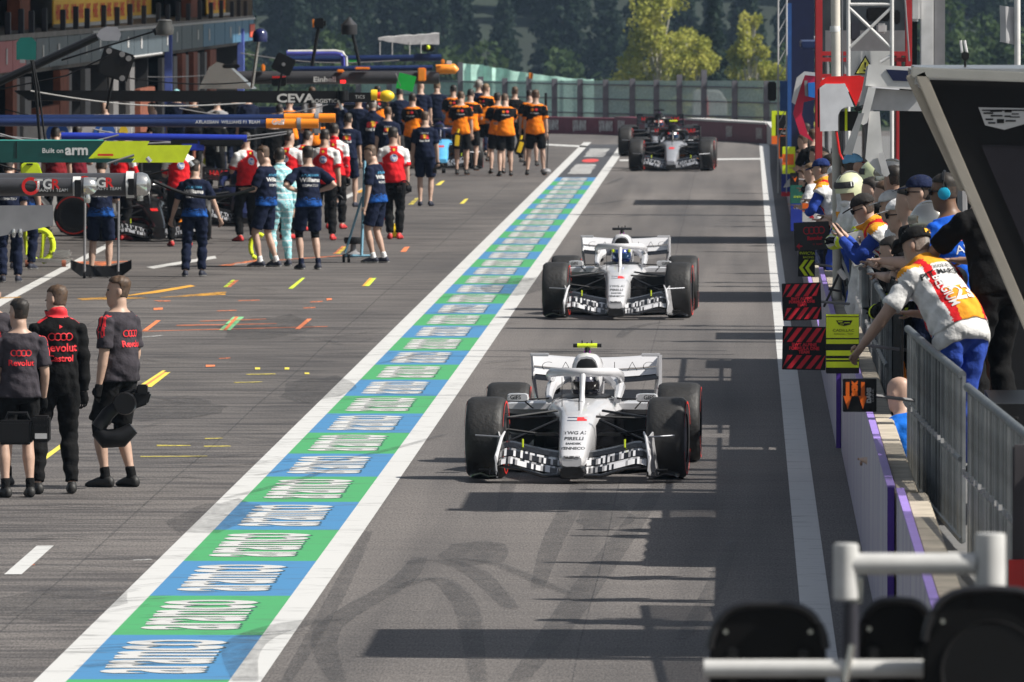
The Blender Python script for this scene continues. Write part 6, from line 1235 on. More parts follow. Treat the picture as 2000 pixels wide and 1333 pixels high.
# black stand with chrome frame
S1Y = 71.2
r = stand('black pit stand with chrome frame and silver shield emblem on its side', S1Y, 74.2, 1.09, 3.77, M('roof_chrome', (.55, .56, .58), .25, .9), posts=False); o0 = Vector((1.09, S1Y, .86))
def Q(px, py, dY=0): return at(px, py, S1Y + dY) - o0
pl = MB(); pts = [(1812, 156), (2160, 165), (2160, 640), (2020, 640)]; pl.loft([[Q(x, y, -.02) for x, y in pts], [Q(x, y, .05) for x, y in pts]]); pl.build('side_panel', M('panel_gloss', (.006, .006, .007), .35, spec=.2), r, smooth=False)
wn_ = [(1915, 282), (2160, 290), (2160, 620), (2060, 620)]; MB().loft([[Q(x, y, -.03) for x, y in wn_], [Q(x, y, -.022) for x, y in wn_]]).build('tinted_window', M('tint', (.014, .013, .018), .25, spec=.3), r, smooth=False)
def strut(a, b, w, d0, mat, nm):
    n = Vector((b[1] - a[1], -(b[0] - a[0]))).normalized() * w / 2; MB().loft([[Q(a[0] + n.x, a[1] + n.y, d) for d in (d0, d0 + .08)] + [Q(a[0] - n.x, a[1] - n.y, d) for d in (d0 + .08, d0)], [Q(b[0] + n.x, b[1] + n.y, d) for d in (d0, d0 + .08)] + [Q(b[0] - n.x, b[1] - n.y, d) for d in (d0 + .08, d0)]]).build(nm, mat, r, bevel=.008)
CHAMP = M('frame_champagne', (.58, .53, .46), .25, .7, .08, 5)
strut((1797, 142), (2022, 668), 22, -.12, CHAMP, 'frame_strut'); strut((1776, 146), (1882, 372), 17, .25, CHAMP, 'frame_strut'); strut((1780, 141), (2160, 158), 20, -.12, CHROME, 'frame_top_bar')
mb = MB(); sh = [(1911, 210), (2013, 212), (2000, 243), (1962, 254), (1924, 245)]; mb.loft([[Q(x, y, -.035) for x, y in sh], [Q(x, y, -.024) for x, y in sh]]); em = mb.build('shield_emblem', LGREY, r, smooth=False)
for x0, x1, y0, y1 in ((1918, 2004, 214.5, 217), (1921, 1940, 220, 223), (1934, 1957, 216.5, 219), (1962, 1976, 214.5, 220), (1935, 1958, 225, 228), (1962, 1974, 226, 229), (1976, 1990, 222, 224), (1925, 1940, 232, 235), (1947, 1961, 233, 241), (1964, 1984, 235, 238), (1972, 1992, 228, 230), (1930, 1944, 239, 242)): MB().loft([[Q(x0, y0, -.04), Q(x1, y0, -.04), Q(x1, y1, -.04), Q(x0, y1, -.04)], [Q(x0, y0, -.034), Q(x1, y0, -.034), Q(x1, y1, -.034), Q(x0, y1, -.034)]]).build('emblem_bar', BLACK, em, smooth=False)
r2 = empty('action_camera', at(1885, 140, 72.5)); tag(r2, 'small black camera rig on top of the black stand', 'camera'); MB().tube([(0, 0, -.05), (0, 0, .13)], .008, 6).build('pole', BLACK, r2); MB().box((0, -.02, .10), (.05, .05, .05)).build('body', BLACK, r2, bevel=.008); MB().tube([(-.02, -.02, .12), (-.03, -.02, .2)], .009, 6).tube([(.01, -.02, .12), (-.005, -.02, .2)], .009, 6).build('microphone', LGREY, r2)
# white canopy stand
S2Y = 91.0
r = stand('white canopy stand with hinged arms behind the black stand', S2Y, 94.2, 1.06, 3.60, M('canopy_white', (.62, .62, .63), .45), back=3.4); o0 = Vector((1.06, S2Y, .86))
def Q2(px, py, dY=0): return at(px, py, S2Y + dY) - o0
def plate(px, mat, nm, d0=-.04, d1=.04, par=None, q=None): return MB().loft([[(q or Q2)(x, y, d0) for x, y in px], [(q or Q2)(x, y, d1) for x, y in px]]).build(nm, mat, par or r, smooth=False)
plate([(1696, 126), (1790, 132), (1810, 178), (1690, 168)], WHITE, 'canopy_side', -.1, .0); plate([(1730, 136), (1790, 139), (1800, 160), (1744, 158)], NAVY, 'canopy_stripe', -.11, -.102); plate([(1704, 172), (1812, 180), (1812, 218), (1700, 216)], M('canopy_under', (.45, .45, .46), .6), 'canopy_under', .0, .05)
plate([(1692, 130), (1700, 128), (1702, 170), (1686, 205), (1678, 207)], LGREY, 'canopy_edge', -.06, .3); plate([(1696, 170), (1711, 172), (1694, 240), (1686, 245), (1678, 240)], WHITE, 'hinged_arm', -.14, -.1); plate([(1677, 222), (1688, 221), (1664, 303), (1646, 302)], M('arm_grey', (.33, .34, .35), .4, .4), 'hinged_arm', -.18, -.14)
plate([(1698, 218), (1718, 218), (1724, 300), (1733, 345), (1722, 345), (1690, 310)], WHITE, 'support_post', -.1, .05); plate([(1716, 300), (1725, 298), (1738, 340), (1732, 346), (1722, 340)], LGREY, 'support_foot', -.14, -.11)
MB().box(Q2(1676, 213, -.2), (.06, .06, .04)).build('hinge', BLACK, r, bevel=.01); MB().b2((.25, 3.0, 0), (2.2, 3.1, 2.6)).build('end_screen', M('stand_black', (.015, .015, .017), .5), r)
# red and white unit and its stand
S3Y = 112.0
r = stand('grey roofed stand carrying a red and white air unit', S3Y + .3, 118, 1.0, 3.2, M('roof_grey', (.3, .3, .31), .5), back=3.2)
r = empty('air_unit', at(1640, 200, S3Y)); tag(r, 'white housing with bright red cap hanging over the pit wall', 'air unit'); c0 = at(1640, 200, S3Y)
def Q3(px, py, dY=0): return at(px, py, S3Y + dY) - c0
plate([(1600, 168), (1604, 158), (1616, 150), (1680, 148), (1688, 152), (1689, 162), (1672, 208), (1650, 163)], M('cap_red', (.75, .015, .015), .3, coat=.3), 'cap', 0, .7, r, Q3); plate([(1601, 172), (1612, 164), (1650, 164), (1668, 209), (1652, 209), (1642, 215), (1637, 226), (1637, 256), (1602, 257)], M('unit_white', (.66, .67, .70), .35, coat=.2), 'housing', -.02, .7, r, Q3); plate([(1597, 176), (1600, 172), (1600, 250), (1597, 248)], BLACK, 'seal', .0, .6, r, Q3)
MB().tube([Q3(1632, 250, .3), Q3(1640, 300, .3), Q3(1646, 312, .3)], .012, 6).build('cable', RED, r); MB().b2(Q3(1640, 218, .5), Q3(1676, 256, .52)).build('recess', BLACK, r); plate([(1650, 212), (1655, 212), (1655, 256), (1650, 256)], KVIS, 'hi_vis_strip', .46, .49, r, Q3)
r = empty('white_pole', at(1630, 330, 116)); tag(r, 'tall cream pole rising above the red and white unit', 'pole'); MB().tube([(.03, 0, -1.4), (.02, 0, .3), (0, 0, 2.6)], .048, 12).build('pole', M('cream', (.55, .52, .46), .5), r); q = at(1631, 57, 116) - at(1630, 330, 116); MB().lathe([(.052, -.03), (.056, 0), (.052, .03)], 12, q).build('collar', WHITE, r)
S4Y = 150.0
r = stand('stand with crimson end panel and blue box further down the wall', S4Y, 155, 1.0, 3.0, M('roof_white', (.55, .55, .55), .5), back=3.0); o0 = Vector((1.0, S4Y, .25)); Q4 = lambda px, py, dY=0: at(px, py, S4Y - .4 + dY) - o0
plate([(1572, 147), (1592, 149), (1590, 195), (1570, 200), (1566, 225), (1578, 262), (1590, 278), (1562, 262), (1549, 222), (1554, 200), (1563, 172)], M('crimson', (.5, .012, .05), .4), 'end_panel', 0, .1, None, Q4); plate([(1556, 152), (1571, 140), (1592, 142), (1592, 149), (1572, 147), (1563, 172), (1553, 205), (1546, 200)], LGREY, 'end_trim', -.02, .1, None, Q4); plate([(1578, 162), (1592, 161), (1592, 192), (1579, 189)], M('box_blue', (.015, .16, .55), .4), 'blue_box', -.2, .1, None, Q4); plate([(1571, 158), (1577, 158), (1578, 190), (1572, 187)], GREY, 'box_trim', -.18, .1, None, Q4)
stand('dark roofed stand in the distance behind the navy column', 183, 188, .95, 3.3, NAVYB, back=2.6); stand('furthest roofed stand near the end of the wall', 214, 219, .9, 3.2, M('roof_grey', (.3, .3, .31), .5), back=2.4)
r = empty('navy_column', at(1563, 200, 205)); tag(r, 'tall navy column beside the grey lattice mast', 'column', None, 'thing'); MB().b2((-.23, 0, -1.7), (.25, .4, 2.2)).build('column', NAVY, r, bevel=.02); MB().b2((-.245, -.05, -1.6), (-.16, -.004, 1.8)).build('blue_edge', M('edge_blue', (.02, .09, .30), .5), r)
r = empty('lattice_mast', at(1528, 200, 186)); tag(r, 'grey lattice mast with a marshal hut panel at the end of the wall', 'mast'); 
for s in (-.07, .07): MB().tube([(s, 0, -1.5), (s, 0, 2)], .014, 6).build('upright', LGREY, r)
for k in range(10): MB().tube([(-.07, 0, -.6 + .25 * k), (.07, 0, -.35 + .25 * k)], .009, 5).build('lattice_bar', LGREY, r)
MB().box((-.17, .1, .18), (.14, .2, .32)).build('hut_panel', BLACK, r, bevel=.02); MB().box((.02, -.02, .1), (.12, .04, .5)).build('blue_plate', M('edge_blue', (.02, .09, .30), .5), r)
# red tower with white truss and warning sign
TY = 128.0; c0 = at(1690, 150, TY); QT = lambda px, py, dY=0: at(px, py, TY + dY) - c0
r = empty('timing_tower', c0); tag(r, 'red steel timing tower with glazed cabin behind a white truss', 'tower'); TRED = M('tower_red', (.40, .025, .03), .45)
for x0, x1, dY in ((1592, 1606, 0), (1768, 1781, 1.2), (1750, 1760, 2.5)): a, b = QT(x0, -80, dY), QT(x1, 330, dY); MB().b2(a, (b.x, b.y + .12, b.z)).build('column', TRED, r, bevel=.01)
for y, d in ((106, .1), (150, .1), (118, 1.3)): a, b = QT(1600, y - 5, d), QT(1775, y + 3, d); MB().b2(a, (b.x, b.y + .1, b.z)).build('beam', TRED, r)
a, b = QT(1606, -60, 2), QT(1768, 104, 2); MB().b2(a, (b.x, b.y + .05, b.z)).build('cabin_glass', M('cabin_glass', (.05, .06, .07), .08, 0, .4, 3), r); a, b = QT(1612, 60, 1.9), QT(1768, 105, 1.9); MB().b2(a, (b.x, b.y + .04, b.z)).build('cabin_sill', GREY, r)
for x0, y0, x1, y1, m in ((1692, 15, 1738, 42, BLACK), (1660, 40, 1680, 80, RAILM), (1712, 46, 1732, 66, LGREY), (1745, 20, 1758, 48, BLACK)): a, b = QT(x0, y0, 1.6), QT(x1, y1, 1.6); MB().b2(a, (b.x, b.y + .1, b.z)).build('cabin_equipment', m, r, bevel=.02)
r = empty('truss', at(1698, 150, 124)); c1_ = at(1698, 150, 124); tag(r, 'white crossed lighting truss in front of the red tower', 'truss'); QU = lambda px, py, dY=0: at(px, py, 124 + dY) - c1_
for x in (1657, 1742): MB().tube([QU(x, -80), QU(x, 350)], .022, 8).build('chord', WHITE, r)
for a, b in (((1657, 9), (1742, 9)), ((1657, 14), (1742, 96)), ((1657, 96), (1742, 14)), ((1720, 122), (1742, 108))): MB().tube([QU(*a), QU(*b)], .017, 8).build('brace', WHITE, r)
MB().b2(QU(1656, 100, .1), QU(1738, 150, .12)).build('white_board', WHITE, r)
tri = [(1690, 108), (1668, 146), (1712, 146)]; plate(tri, BLACK, 'warning_sign', .05, .08, r, QU); t2 = [(1690, 113), (1672.5, 143.5), (1707.5, 143.5)]; plate(t2, M('sign_yellow', (.75, .7, .12), .5), 'warning_sign_face', .035, .047, r, QU); plate([(1688, 122), (1692, 122), (1691, 134), (1689, 134)], BLACK, 'warning_mark', .02, .032, r, QU); plate([(1686, 136), (1694, 136), (1693, 140), (1687, 140)], BLACK, 'warning_mark', .02, .032, r, QU)
MB().tube([QU(1645, -80), QU(1645, 150)], .01, 6).tube([QU(1762, -80), QU(1776, 120)], .01, 6).build('cable', GREY, r)
r = empty('concrete_column', at(1825, 130, 138)); tag(r, 'broad white and grey column beside the red tower', 'column', None, 'thing'); MB().b2((-.17, 0, -2.5), (-.01, .4, 2.2)).build('white_face', M('column_white', (.58, .58, .58), .6), r, bevel=.01); MB().b2((-.005, .05, -2.5), (.13, .4, 2.2)).build('grey_face', GREY, r, bevel=.01); MB().b2((-.27, .1, -2.5), (-.21, .2, .55)).build('black_conduit', BLACK, r); MB().b2((-.30, -.1, .55), (-.17, .1, 1.1)).build('lamp_box', LGREY, r, bevel=.03)
p = at(1990, 130, 108); r = empty('flag_pole', p); tag(r, 'white pole with limp grey flag at the upper right', 'flag'); MB().tube([(0, 0, -3), (-.02, 0, 1.4)], .03, 10).build('pole', WHITE, r); mb = MB(); g = []
for i in range(7): x = -.02 - .165 * i / 6; w_ = .02 * math.sin(i * 1.3); g.append([(x, w_, .56 + .004 * i), (x + .006, w_ + .012, .38), (x + .005, w_ - .008, .25 - .0 * i), (x + .008 * (6 - i) / 6, w_, .20 + .006 * i)])
mb.loft(g, closed=False); mb.build('flag', M('flag_grey', (.45, .45, .46), .8), r)
for i, (x, y, z, lab) in enumerate(((2.3, 84, 2.1, 'tall black case added for its shadow, on the platform behind the marshals'), (2.4, 87.5, 2.25, 'taller black case added for its shadow, next to the other'), (2.2, 100, 2.0, 'black case added for its shadow, behind the antenna panel'), (2.1, 126, 2.2, 'grey case added for its shadow, behind the timing tower'), (2.0, 136, 2.0, 'black case added for its shadow, near the striped boards'))):  # cases added behind the crowd to complete its shadow on the lane
    r = empty('shadow_case', (x, y, .86)); tag(r, lab, 'case', 'added shadow cases on the platform'); h = z - .86; MB().box((0, 0, h / 2), (.9, 2.6, h)).build('shell', WBLK, r, bevel=.02)
    for zz in (.05, h - .05): MB().box((-.455, 0, zz), (.02, 2.6, .05)).build('edge_trim', CHROME, r)

# ------------------------------------------------------------------ pit boards held out over the wall
def pitboard(label, x0, y0, x1, y1, Y, tilt, base, deco):
    a, b = at(x0, y0, Y), at(x1, y1, Y); w, h = b.x - a.x, a.z - b.z; r = empty('pit_board', ((a.x + b.x) / 2, Y, (a.z + b.z) / 2)); r.rotation_euler = (0, R(tilt), 0); tag(r, label, 'pit board', 'pit boards over the wall')
    MB().box((0, 0, 0), (w, .02, h)).build('panel', base, r, bevel=.004); MB().tube([(w * .3, .03, 0), (w * .5 + .35, .1, -.05)], .014, 6).build('handle', GREY, r); k = [0]
    def rect(u0, v0, u1, v1, m, nm='stripe'): k[0] += 1; d_ = .0115 + .0006 * k[0]; MB().add([(w * (u - .5), -d_, h * (.5 - v)) for u, v in ((u0, v0), (u1, v0), (u1, v1), (u0, v1))], [(0, 1, 2, 3)]).build(nm, m, r, smooth=False)
    def poly(pts, m, nm='stripe'): k[0] += 1; d_ = .0115 + .0006 * k[0]; MB().add([(w * (u - .5), -d_, h * (.5 - v)) for u, v in pts], [tuple(range(len(pts)))]).build(nm, m, r, smooth=False)
    def txt(t, u, v, s, m, rot=0, **kk): k[0] += 1; mx = Matrix.Translation((w * (u - .5), -.013 - .0006 * k[0], h * (.5 - v))) @ Matrix.Rotation(R(90), 4, 'X') @ Matrix.Rotation(R(rot), 4, 'Z'); text(t, s * h, m, r, mx, **kk)
    deco(rect, poly, txt); return r
PR = M('board_red', (.62, .012, .03), .5); PLIME = M('board_lime', (.66, .80, .01), .5); POR = M('board_orange', (.9, .16, .01), .5); PCH = M('board_charcoal', (.04, .04, .042), .6); PGRN = M('board_racing_green', (.005, .10, .07), .6); PBL = M('board_blue', (.01, .03, .28), .5)
def d_stripes(rect, poly, txt):
    for v0, v1 in ((.03, .36), (.66, .97)):
        for i in range(5): u = -.12 + .22 * i; poly([(max(.02, u), v1), (min(.98, u + .12), v1), (min(.99, u + .36), v0), (min(.98, u + .24), v0)], PR)
    for i, t in enumerate(('BWT ALPINE', 'FORMULA ONE', 'TEAM')): txt(t, .5, .42 + .085 * i, .10, PR, align='CENTER', offset=.002)
pitboard('upper black board with red diagonal stripes', 1528, 553, 1604, 626, 104, -2, BLACK, d_stripes); pitboard('lower black board with red diagonal stripes', 1528, 638, 1613, 723, 99, 1, BLACK, d_stripes)
def d_cad(rect, poly, txt):
    rect(0.01, .05, .99, .40, PLIME); rect(.01, .425, .99, .50, PLIME); rect(.01, .61, .99, .70, PLIME); rect(.01, .745, .99, .77, PLIME); rect(.01, .80, .99, .90, PLIME); rect(.01, 0.0, .99, .035, PLIME)
    poly([(.30, .105), (.80, .105), (.73, .175), (.55, .2), (.38, .175)], BLACK); rect(.36, .12, .5, .135, PLIME); rect(.55, .14, .72, .15, PLIME); rect(.42, .16, .54, .17, PLIME)
    txt('CADILLAC', .53, .275, .062, BLACK, sx=1.25); txt('FORMULA 1 TEAM', .53, .335, .036, BLACK, sx=1.1)
pitboard('bright lime board with black bands and shield emblem', 1613, 614, 1678, 730, 83, 0, BLACK, d_cad)
def d_box(rect, poly, txt):
    for u in (.15, .60): poly([(u - .06, .1), (u + .05, .1), (u + .05, .52), (u + .12, .52), (u - .005, .92), (u - .13, .52), (u - .06, .52)], POR)
    txt('BOX', .36, .31, .19, POR, 90, offset=.006); txt('DAMS', .78, .5, .17, LGREY, 90, offset=.003); txt('LUCAS OIL', .89, .5, .08, LGREY, 90)
pitboard('black board with two orange arrows pointing down', 1646, 740, 1712, 805, 76, 0, BLACK, d_box)
def d_audi(rect, poly, txt):
    for i in range(4):
        for a in range(12): t0, t1 = a * math.pi / 6, (a + 1) * math.pi / 6; c = .36 + .14 * i; poly([(c + .10 * math.cos(t0), .3 + .14 * math.sin(t0)), (c + .10 * math.cos(t1), .3 + .14 * math.sin(t1)), (c + .075 * math.cos(t1), .3 + .105 * math.sin(t1)), (c + .075 * math.cos(t0), .3 + .105 * math.sin(t0))], PR, 'ring_emblem')
    txt('Revolut', .58, .58, .17, PR, offset=.004); txt('F1 TEAM', .65, .8, .09, PR); poly([(.05, .84), (.14, .72), (.13, .8), (.22, .82), (.22, .86), (.13, .88), (.15, .96)], PR)
pitboard('charcoal board with four red rings and small arrow', 1551, 434, 1620, 489, 116, -3, PCH, d_audi)
def d_inv(rect, poly, txt):
    txt('INVICTA', .52, .12, .15, PLIME); txt('RACING', .6, .27, .11, PLIME)
    for s in (0, .36):
        for v0, v1, v2 in ((.38, .66, .36),): poly([(.05 + s, .66), (.38 + s, .36), (.60 + s, .36), (.27 + s, .66), (.60 + s, .96), (.38 + s, .96)], PLIME)
pitboard('black board with lime chevrons pointing left', 1559, 489, 1592, 541, 121, 1, BLACK, d_inv)
def plainb(bands):
    def d(rect, poly, txt):
        for v0, v1, m in bands: rect(.01, v0, .99, v1, m)
    return d
pitboard('orange over white board behind the charcoal one', 1567, 397, 1593, 434, 156, 1, WHITE, lambda rect, poly, txt: (rect(0, 0, 1, .45, POR), poly([(.5, .78), (.75, .6), (.9, .75), (.75, .95), (.8, .78)], PR)))
pitboard('blue board with small white script', 1544, 398, 1570, 452, 162, 0, PBL, lambda rect, poly, txt: txt('FIA', .5, .15, .16, WHITE))
pitboard('dark green board with gold lettering', 1543, 362, 1575, 398, 170, 0, PGRN, lambda rect, poly, txt: txt('aramco', .55, .62, .2, PLIME))
pitboard('blue board with white patch and red foot', 1526, 340, 1545, 384, 186, 0, PBL, lambda rect, poly, txt: (rect(0, .8, 1, 1, PR), poly([(.2, .6), (.6, .3), (.9, .2), (.9, .55), (.6, .6)], WHITE)))
pitboard('black board with small red mark', 1543, 338, 1560, 362, 180, 0, BLACK, lambda rect, poly, txt: poly([(.3, .3), (.5, .5), (.8, .3), (.6, .75)], POR))
pitboard('lime and orange block board', 1528, 287, 1553, 344, 196, 0, PLIME, lambda rect, poly, txt: rect(0, .25, .9, .62, POR))
def d_frame(rect, poly, txt): rect(.25, .12, .98, .8, BLACK); rect(0, .75, .7, 1, POR)
pitboard('lime framed black board nearest the far barrier', 1507, 217, 1540, 282, 226, 0, PLIME, d_frame)
pitboard('black arched board with orange frame', 1520, 252, 1546, 310, 212, 0, POR, lambda rect, poly, txt: (rect(.12, .25, .95, .95, BLACK), rect(.05, .02, .98, .22, BLACK), txt('Pepper', .5, .13, .1, WHITE)))

# antenna, tripod
r = empty('antenna_panel', at(1690, 620, 97)); tag(r, 'white tilted antenna panel with number on a steel post', 'antenna'); c0 = at(1690, 620, 97); QA = lambda px, py, dY=0: at(px, py, 97 + dY) - c0
plate([(1647, 459), (1683, 449), (1709, 512), (1667, 524)], M('antenna_white', (.62, .62, .63), .4), 'panel', -.1, .0, r, QA); plate([(1648, 459.5), (1682, 451), (1707, 511), (1668, 521)], WHITE, 'panel_face', -.12, -.102, r, QA); q = QA(1684, 508, -.125); text('79', .035, BLACK, r, front_mx(q.x, q.y, q.z)); MB().tube([QA(1690, 522), QA(1692, 640)], .035, 10).build('post', STEEL, r); MB().box(QA(1690, 525, -.05), (.12, .05, .03)).build('bracket', GREY, r, bevel=.005)
r = empty('camera_tripod', at(1635, 560, 108)); tag(r, 'small black tripod clamped to the barrier above the striped boards', 'tripod'); c0 = at(1635, 560, 108); QC = lambda px, py: at(px, py, 108) - c0
for a, b in (((1642, 528), (1609, 600)), ((1642, 528), (1652, 560)), ((1618, 565), (1645, 570))): MB().tube([QC(*a), QC(*b)], .012, 6).build('leg', BLACK, r)
MB().tube([QC(1638, 528), QC(1652, 545)], .03, 8).build('head', LGREY, r)

# ------------------------------------------------------------------ people on the pit wall
def W_(px, py, Y, rot, label, outfit, cap_h=.14, **k):
    h = k.pop('h', 1.76); k.setdefault('vox', .014 if Y < 100 else .018); pos = {}
    ex = list(k.pop('extras', ())); ex.append(lambda c: pos.update(top=c['hp'](0, 0, cap_h)))
    o = person((0, 0, 0), rot, h, label, outfit, extras=ex, **k); t = Matrix.Rotation(R(rot), 3, 'Z') @ (pos['top'] * (h / 1.78)); o.location = at(px, py, Y) - t; return o
GW = 'people along the pit wall'
def o_marshal(tm_=KBRAND, long=True, text_=False):
    def f(c):
        base = top(c, tm_, None, .8, long, low=-.1, fit=.010)
        def mf(d): ax = np.abs(d['x']); return np.where((ax > .085) & (ax < .125) & (d['ny'] < .9), 2, np.where((d['th'] > .455) | ((d['th'] < .24) & (ax < .085)), 1, 0)).astype(np.int32)
        v = c['shell']('tabard', (c['part']('torso') & (c['th'] > -.02)) | (c['part']('ua') & (c['t'] < .18)) | (c['part']('neck') & (c['th'] < .535)), .032, [KWHITE, cloth('tabard_orange', (.80, .34, .03)), KRED], mf, .005)
        trousers(c, KBRAND); shoes(c, SHOE_K, SHOE_K)
        if text_:
            back_text(c, 'PIT MARSHAL', .375, .062, BLACK, v, offset=.001); back_text(c, '2009-EUR', .425, .045, BLACK, v); back_text(c, '23', .17, .17, PRINT_W, v, offset=.004)
            me = text_mesh('BELGIUM', .07, offset=.001); me.transform(Matrix.Rotation(R(-90), 4, 'Z')); back_text(c, '', .22, 0, PRINT_W, v, me=me, dx=-.105)
    return f
def o_fire(tm_=KSAND, band=KVIS):
    def f(c):
        mf = lambda d: (((d['th'] > .18) & (d['th'] < .23)) | (np.char.startswith(d['lab'], 'fa') & (d['t'] > .62) & (d['t'] < .82)) | (np.char.startswith(d['lab'], 'ua') & (d['t'] > .5) & (d['t'] < .62))).astype(np.int32)
        suit(c, [tm_, band], mf, .03, 'turnout_suit'); shoes(c, SHOE_K, SHOE_K); gloves(c, KBLACK)
    return f
FH = M('helmet_glow', (.58, .60, .38), .35, coat=.4); FHS = M('helmet_silver', (.50, .48, .43), .14, .95, .1, 6); FHD = M('helmet_flap', (.03, .03, .03), .6); CLEARV = M('visor_clear', (.35, .33, .28), .1, .4)
W_(1600, 310, 128, 62, 'marshal in navy cap and blue overalls furthest along the barrier', o_marshal(), arms=('rest', 'rest'), lean=28, head=8, group=GW, extras=[cap(cloth('cap_navy', (.015, .03, .12)))])
W_(1632, 322, 122, 85, 'person in white cap beside the navy capped marshal', o_plain(KWHITE, KNAVY), arms=('rest', 'rest'), lean=15, group=GW, extras=[cap(KWHITE)])
W_(1667, 300, 113, -70, 'man in blue, white and red cap looking away to the right', o_marshal(KNAVY), arms=('front', 'front'), group=GW, skin=0, extras=[cap(cloth('cap_sky', (.18, .42, .68)), cloth('brim_red', (.6, .05, .06)))])
W_(1655, 336, 104, 112, 'firefighter in cream helmet number 17 with sunglasses', o_fire(KWHITE), .17, arms=('rest', 'rest'), lean=18, head=12, group=GW, skin=1, extras=[fire_helmet(FH, FHD, '17', FHD, FHD), glasses])
W_(1706, 312, 108, 60, 'firefighter in pale yellow-green helmet and sand coloured coat', o_fire(), .17, arms=('front', 'front'), group=GW, extras=[fire_helmet(M('helmet_lemon', (.62, .68, .40), .35, coat=.4), FHD)])
W_(1738, 312, 99, 75, 'firefighter with raised clear visor behind the white caps', o_fire(), .17, arms=('front', 'front'), group=GW, extras=[fire_helmet(FHS, FHD, None, None, CLEARV)])
W_(1676, 380, 95, 82, 'marshal in charcoal cap resting his chin in his hand', o_marshal(), arms=('chin', 'chin'), lean=42, nod=6, group=GW, skin=0, extras=[cap(cloth('cap_charcoal', (.035, .033, .032))), glasses])
W_(1737, 372, 93, 85, 'person in white cap half hidden behind the other white cap', o_plain(KWHITE, KNAVY), arms=('rest', 'rest'), lean=18, group=GW, extras=[cap(KWHITE)])
W_(1752, 388, 88, 84, 'woman in white cap and sunglasses looking at the lane', o_plain(KBLACK, KBLACK), arms=('rest', 'rest'), lean=20, group=GW, extras=[cap(KWHITE), glasses], hair='fair')
W_(1794, 342, 83, 88, 'man in dark navy cap and sunglasses beneath the white canopy', o_plain(KNAVY, KNAVY), arms=('front', 'front'), lean=8, group=GW, extras=[cap(cloth('cap_ink', (.012, .018, .05))), glasses])
W_(1842, 338, 78, 80, 'man with glasses and cyan headset in royal blue shirt', lambda c: (lambda s: (trousers(c, KNAVY), shoes(c, SHOE_K, SHOE_K), back_text(c, 'BWT', .36, .09, M('print_pink', (.75, .2, .35), .6), s, offset=.003), back_text(c, 'ALPINE', .27, .085, PRINT_W, s)))(top(c, cloth('alpine_blue', (.01, .09, .5)), None, .85)), arms=('rest', 'rest'), lean=14, group=GW, skin=2, extras=[headset(BLACK, M('cup_cyan', (.01, .35, .55), .3)), glasses], twist=-35)
W_(1806, 395, 81, 66, 'firefighter in polished silver helmet and silver hood', o_fire(M('silver_cloth', (.6, .6, .58), .3, .7, .3, 12, .5, 25), KGREY), .17, arms=('rest', 'rest'), lean=26, group=GW, extras=[fire_helmet(FHS, M('silver_cloth', (.6, .6, .58), .3, .7), None, CHROME, CLEARV)])
W_(1735, 462, 90, 78, 'firefighter in black and lime sleeves with orange trousers gripping the barrier', lambda c: (o_fire(KBLACK)(c), c['shell']('over_trousers', c['part']('th') | (c['part']('sh') & (c['t'] < .9)), .045, KORANGE, None, .004)), arms=('rest', 'rest'), lean=30, group=GW, hair='dark', feet=((.14, .28), (.14, -.1)))
W_(1779, 446, 75.5, 40, 'pit marshal in white and orange tabard leaning over the barrier in black cap', o_marshal(KWHITE, False, True), arms=(((.55, .25, -.8), (.3, .5, -.75)), 'rest'), lean=42, head=20, nod=10, group=GW, extras=[cap(cloth('cap_black', (.012, .012, .012)), None, False, M('badge_amber', (.85, .42, .02), .6))], hair='grey', belly=1.3, h=1.84)
W_(1908, 318, 75.5, 40, 'man in black polo shirt leaning one hand on the barrier', lambda c: (lambda s: (trousers(c, KBLACK), shoes(c, SHOE_K, SOLE)))(top(c, KBLACK, None, .85)), arms=('plant', 'front'), lean=16, group=GW, skin=1, extras=[headset(BLACK, BLACK)], h=1.86, belly=1.1)
W_(1752, 737, 82, 50, 'bald man in blue shirt crouching behind the barrier end', lambda c: (top(c, cloth('bright_blue', (.01, .13, .55)), None, .9), trousers(c, KNAVY), shoes(c, SHOE_K)), .126, arms=('front', 'front'), lean=20, group=GW, hair=None, belly=1.1)
for px, py, Y, rot, lab, of in ((1587, 252, 178, 20, 'person in black with lime collar beneath the crimson panel', o_plain(KBLACK, KBLACK)), (1566, 262, 196, 70, 'bare armed person holding the orange framed board', o_plain(KNAVY, KNAVY)), (1560, 292, 200, 80, 'person in navy and red holding a board', o_plain(cloth('navy_red', (.3, .02, .04)), KNAVY)), (1552, 225, 226, 60, 'person in navy jacket furthest along the wall', o_plain(KNAVY, KNAVY, long=True)), (1566, 328, 182, 80, 'bare legged person sitting on the wall with boards', o_plain(KBLACK, KBLACK, 'shorts')), (1577, 348, 165, 70, 'person in white and orange vest behind the green board', o_marshal()), (1548, 262, 214, 75, 'fair haired person beside the lime framed board', o_plain(KGREY, KNAVY))):
    W_(px, py, Y, rot, lab, of, arms=('rest', 'rest'), lean=22, group=GW, vox=.024, hair='brown')
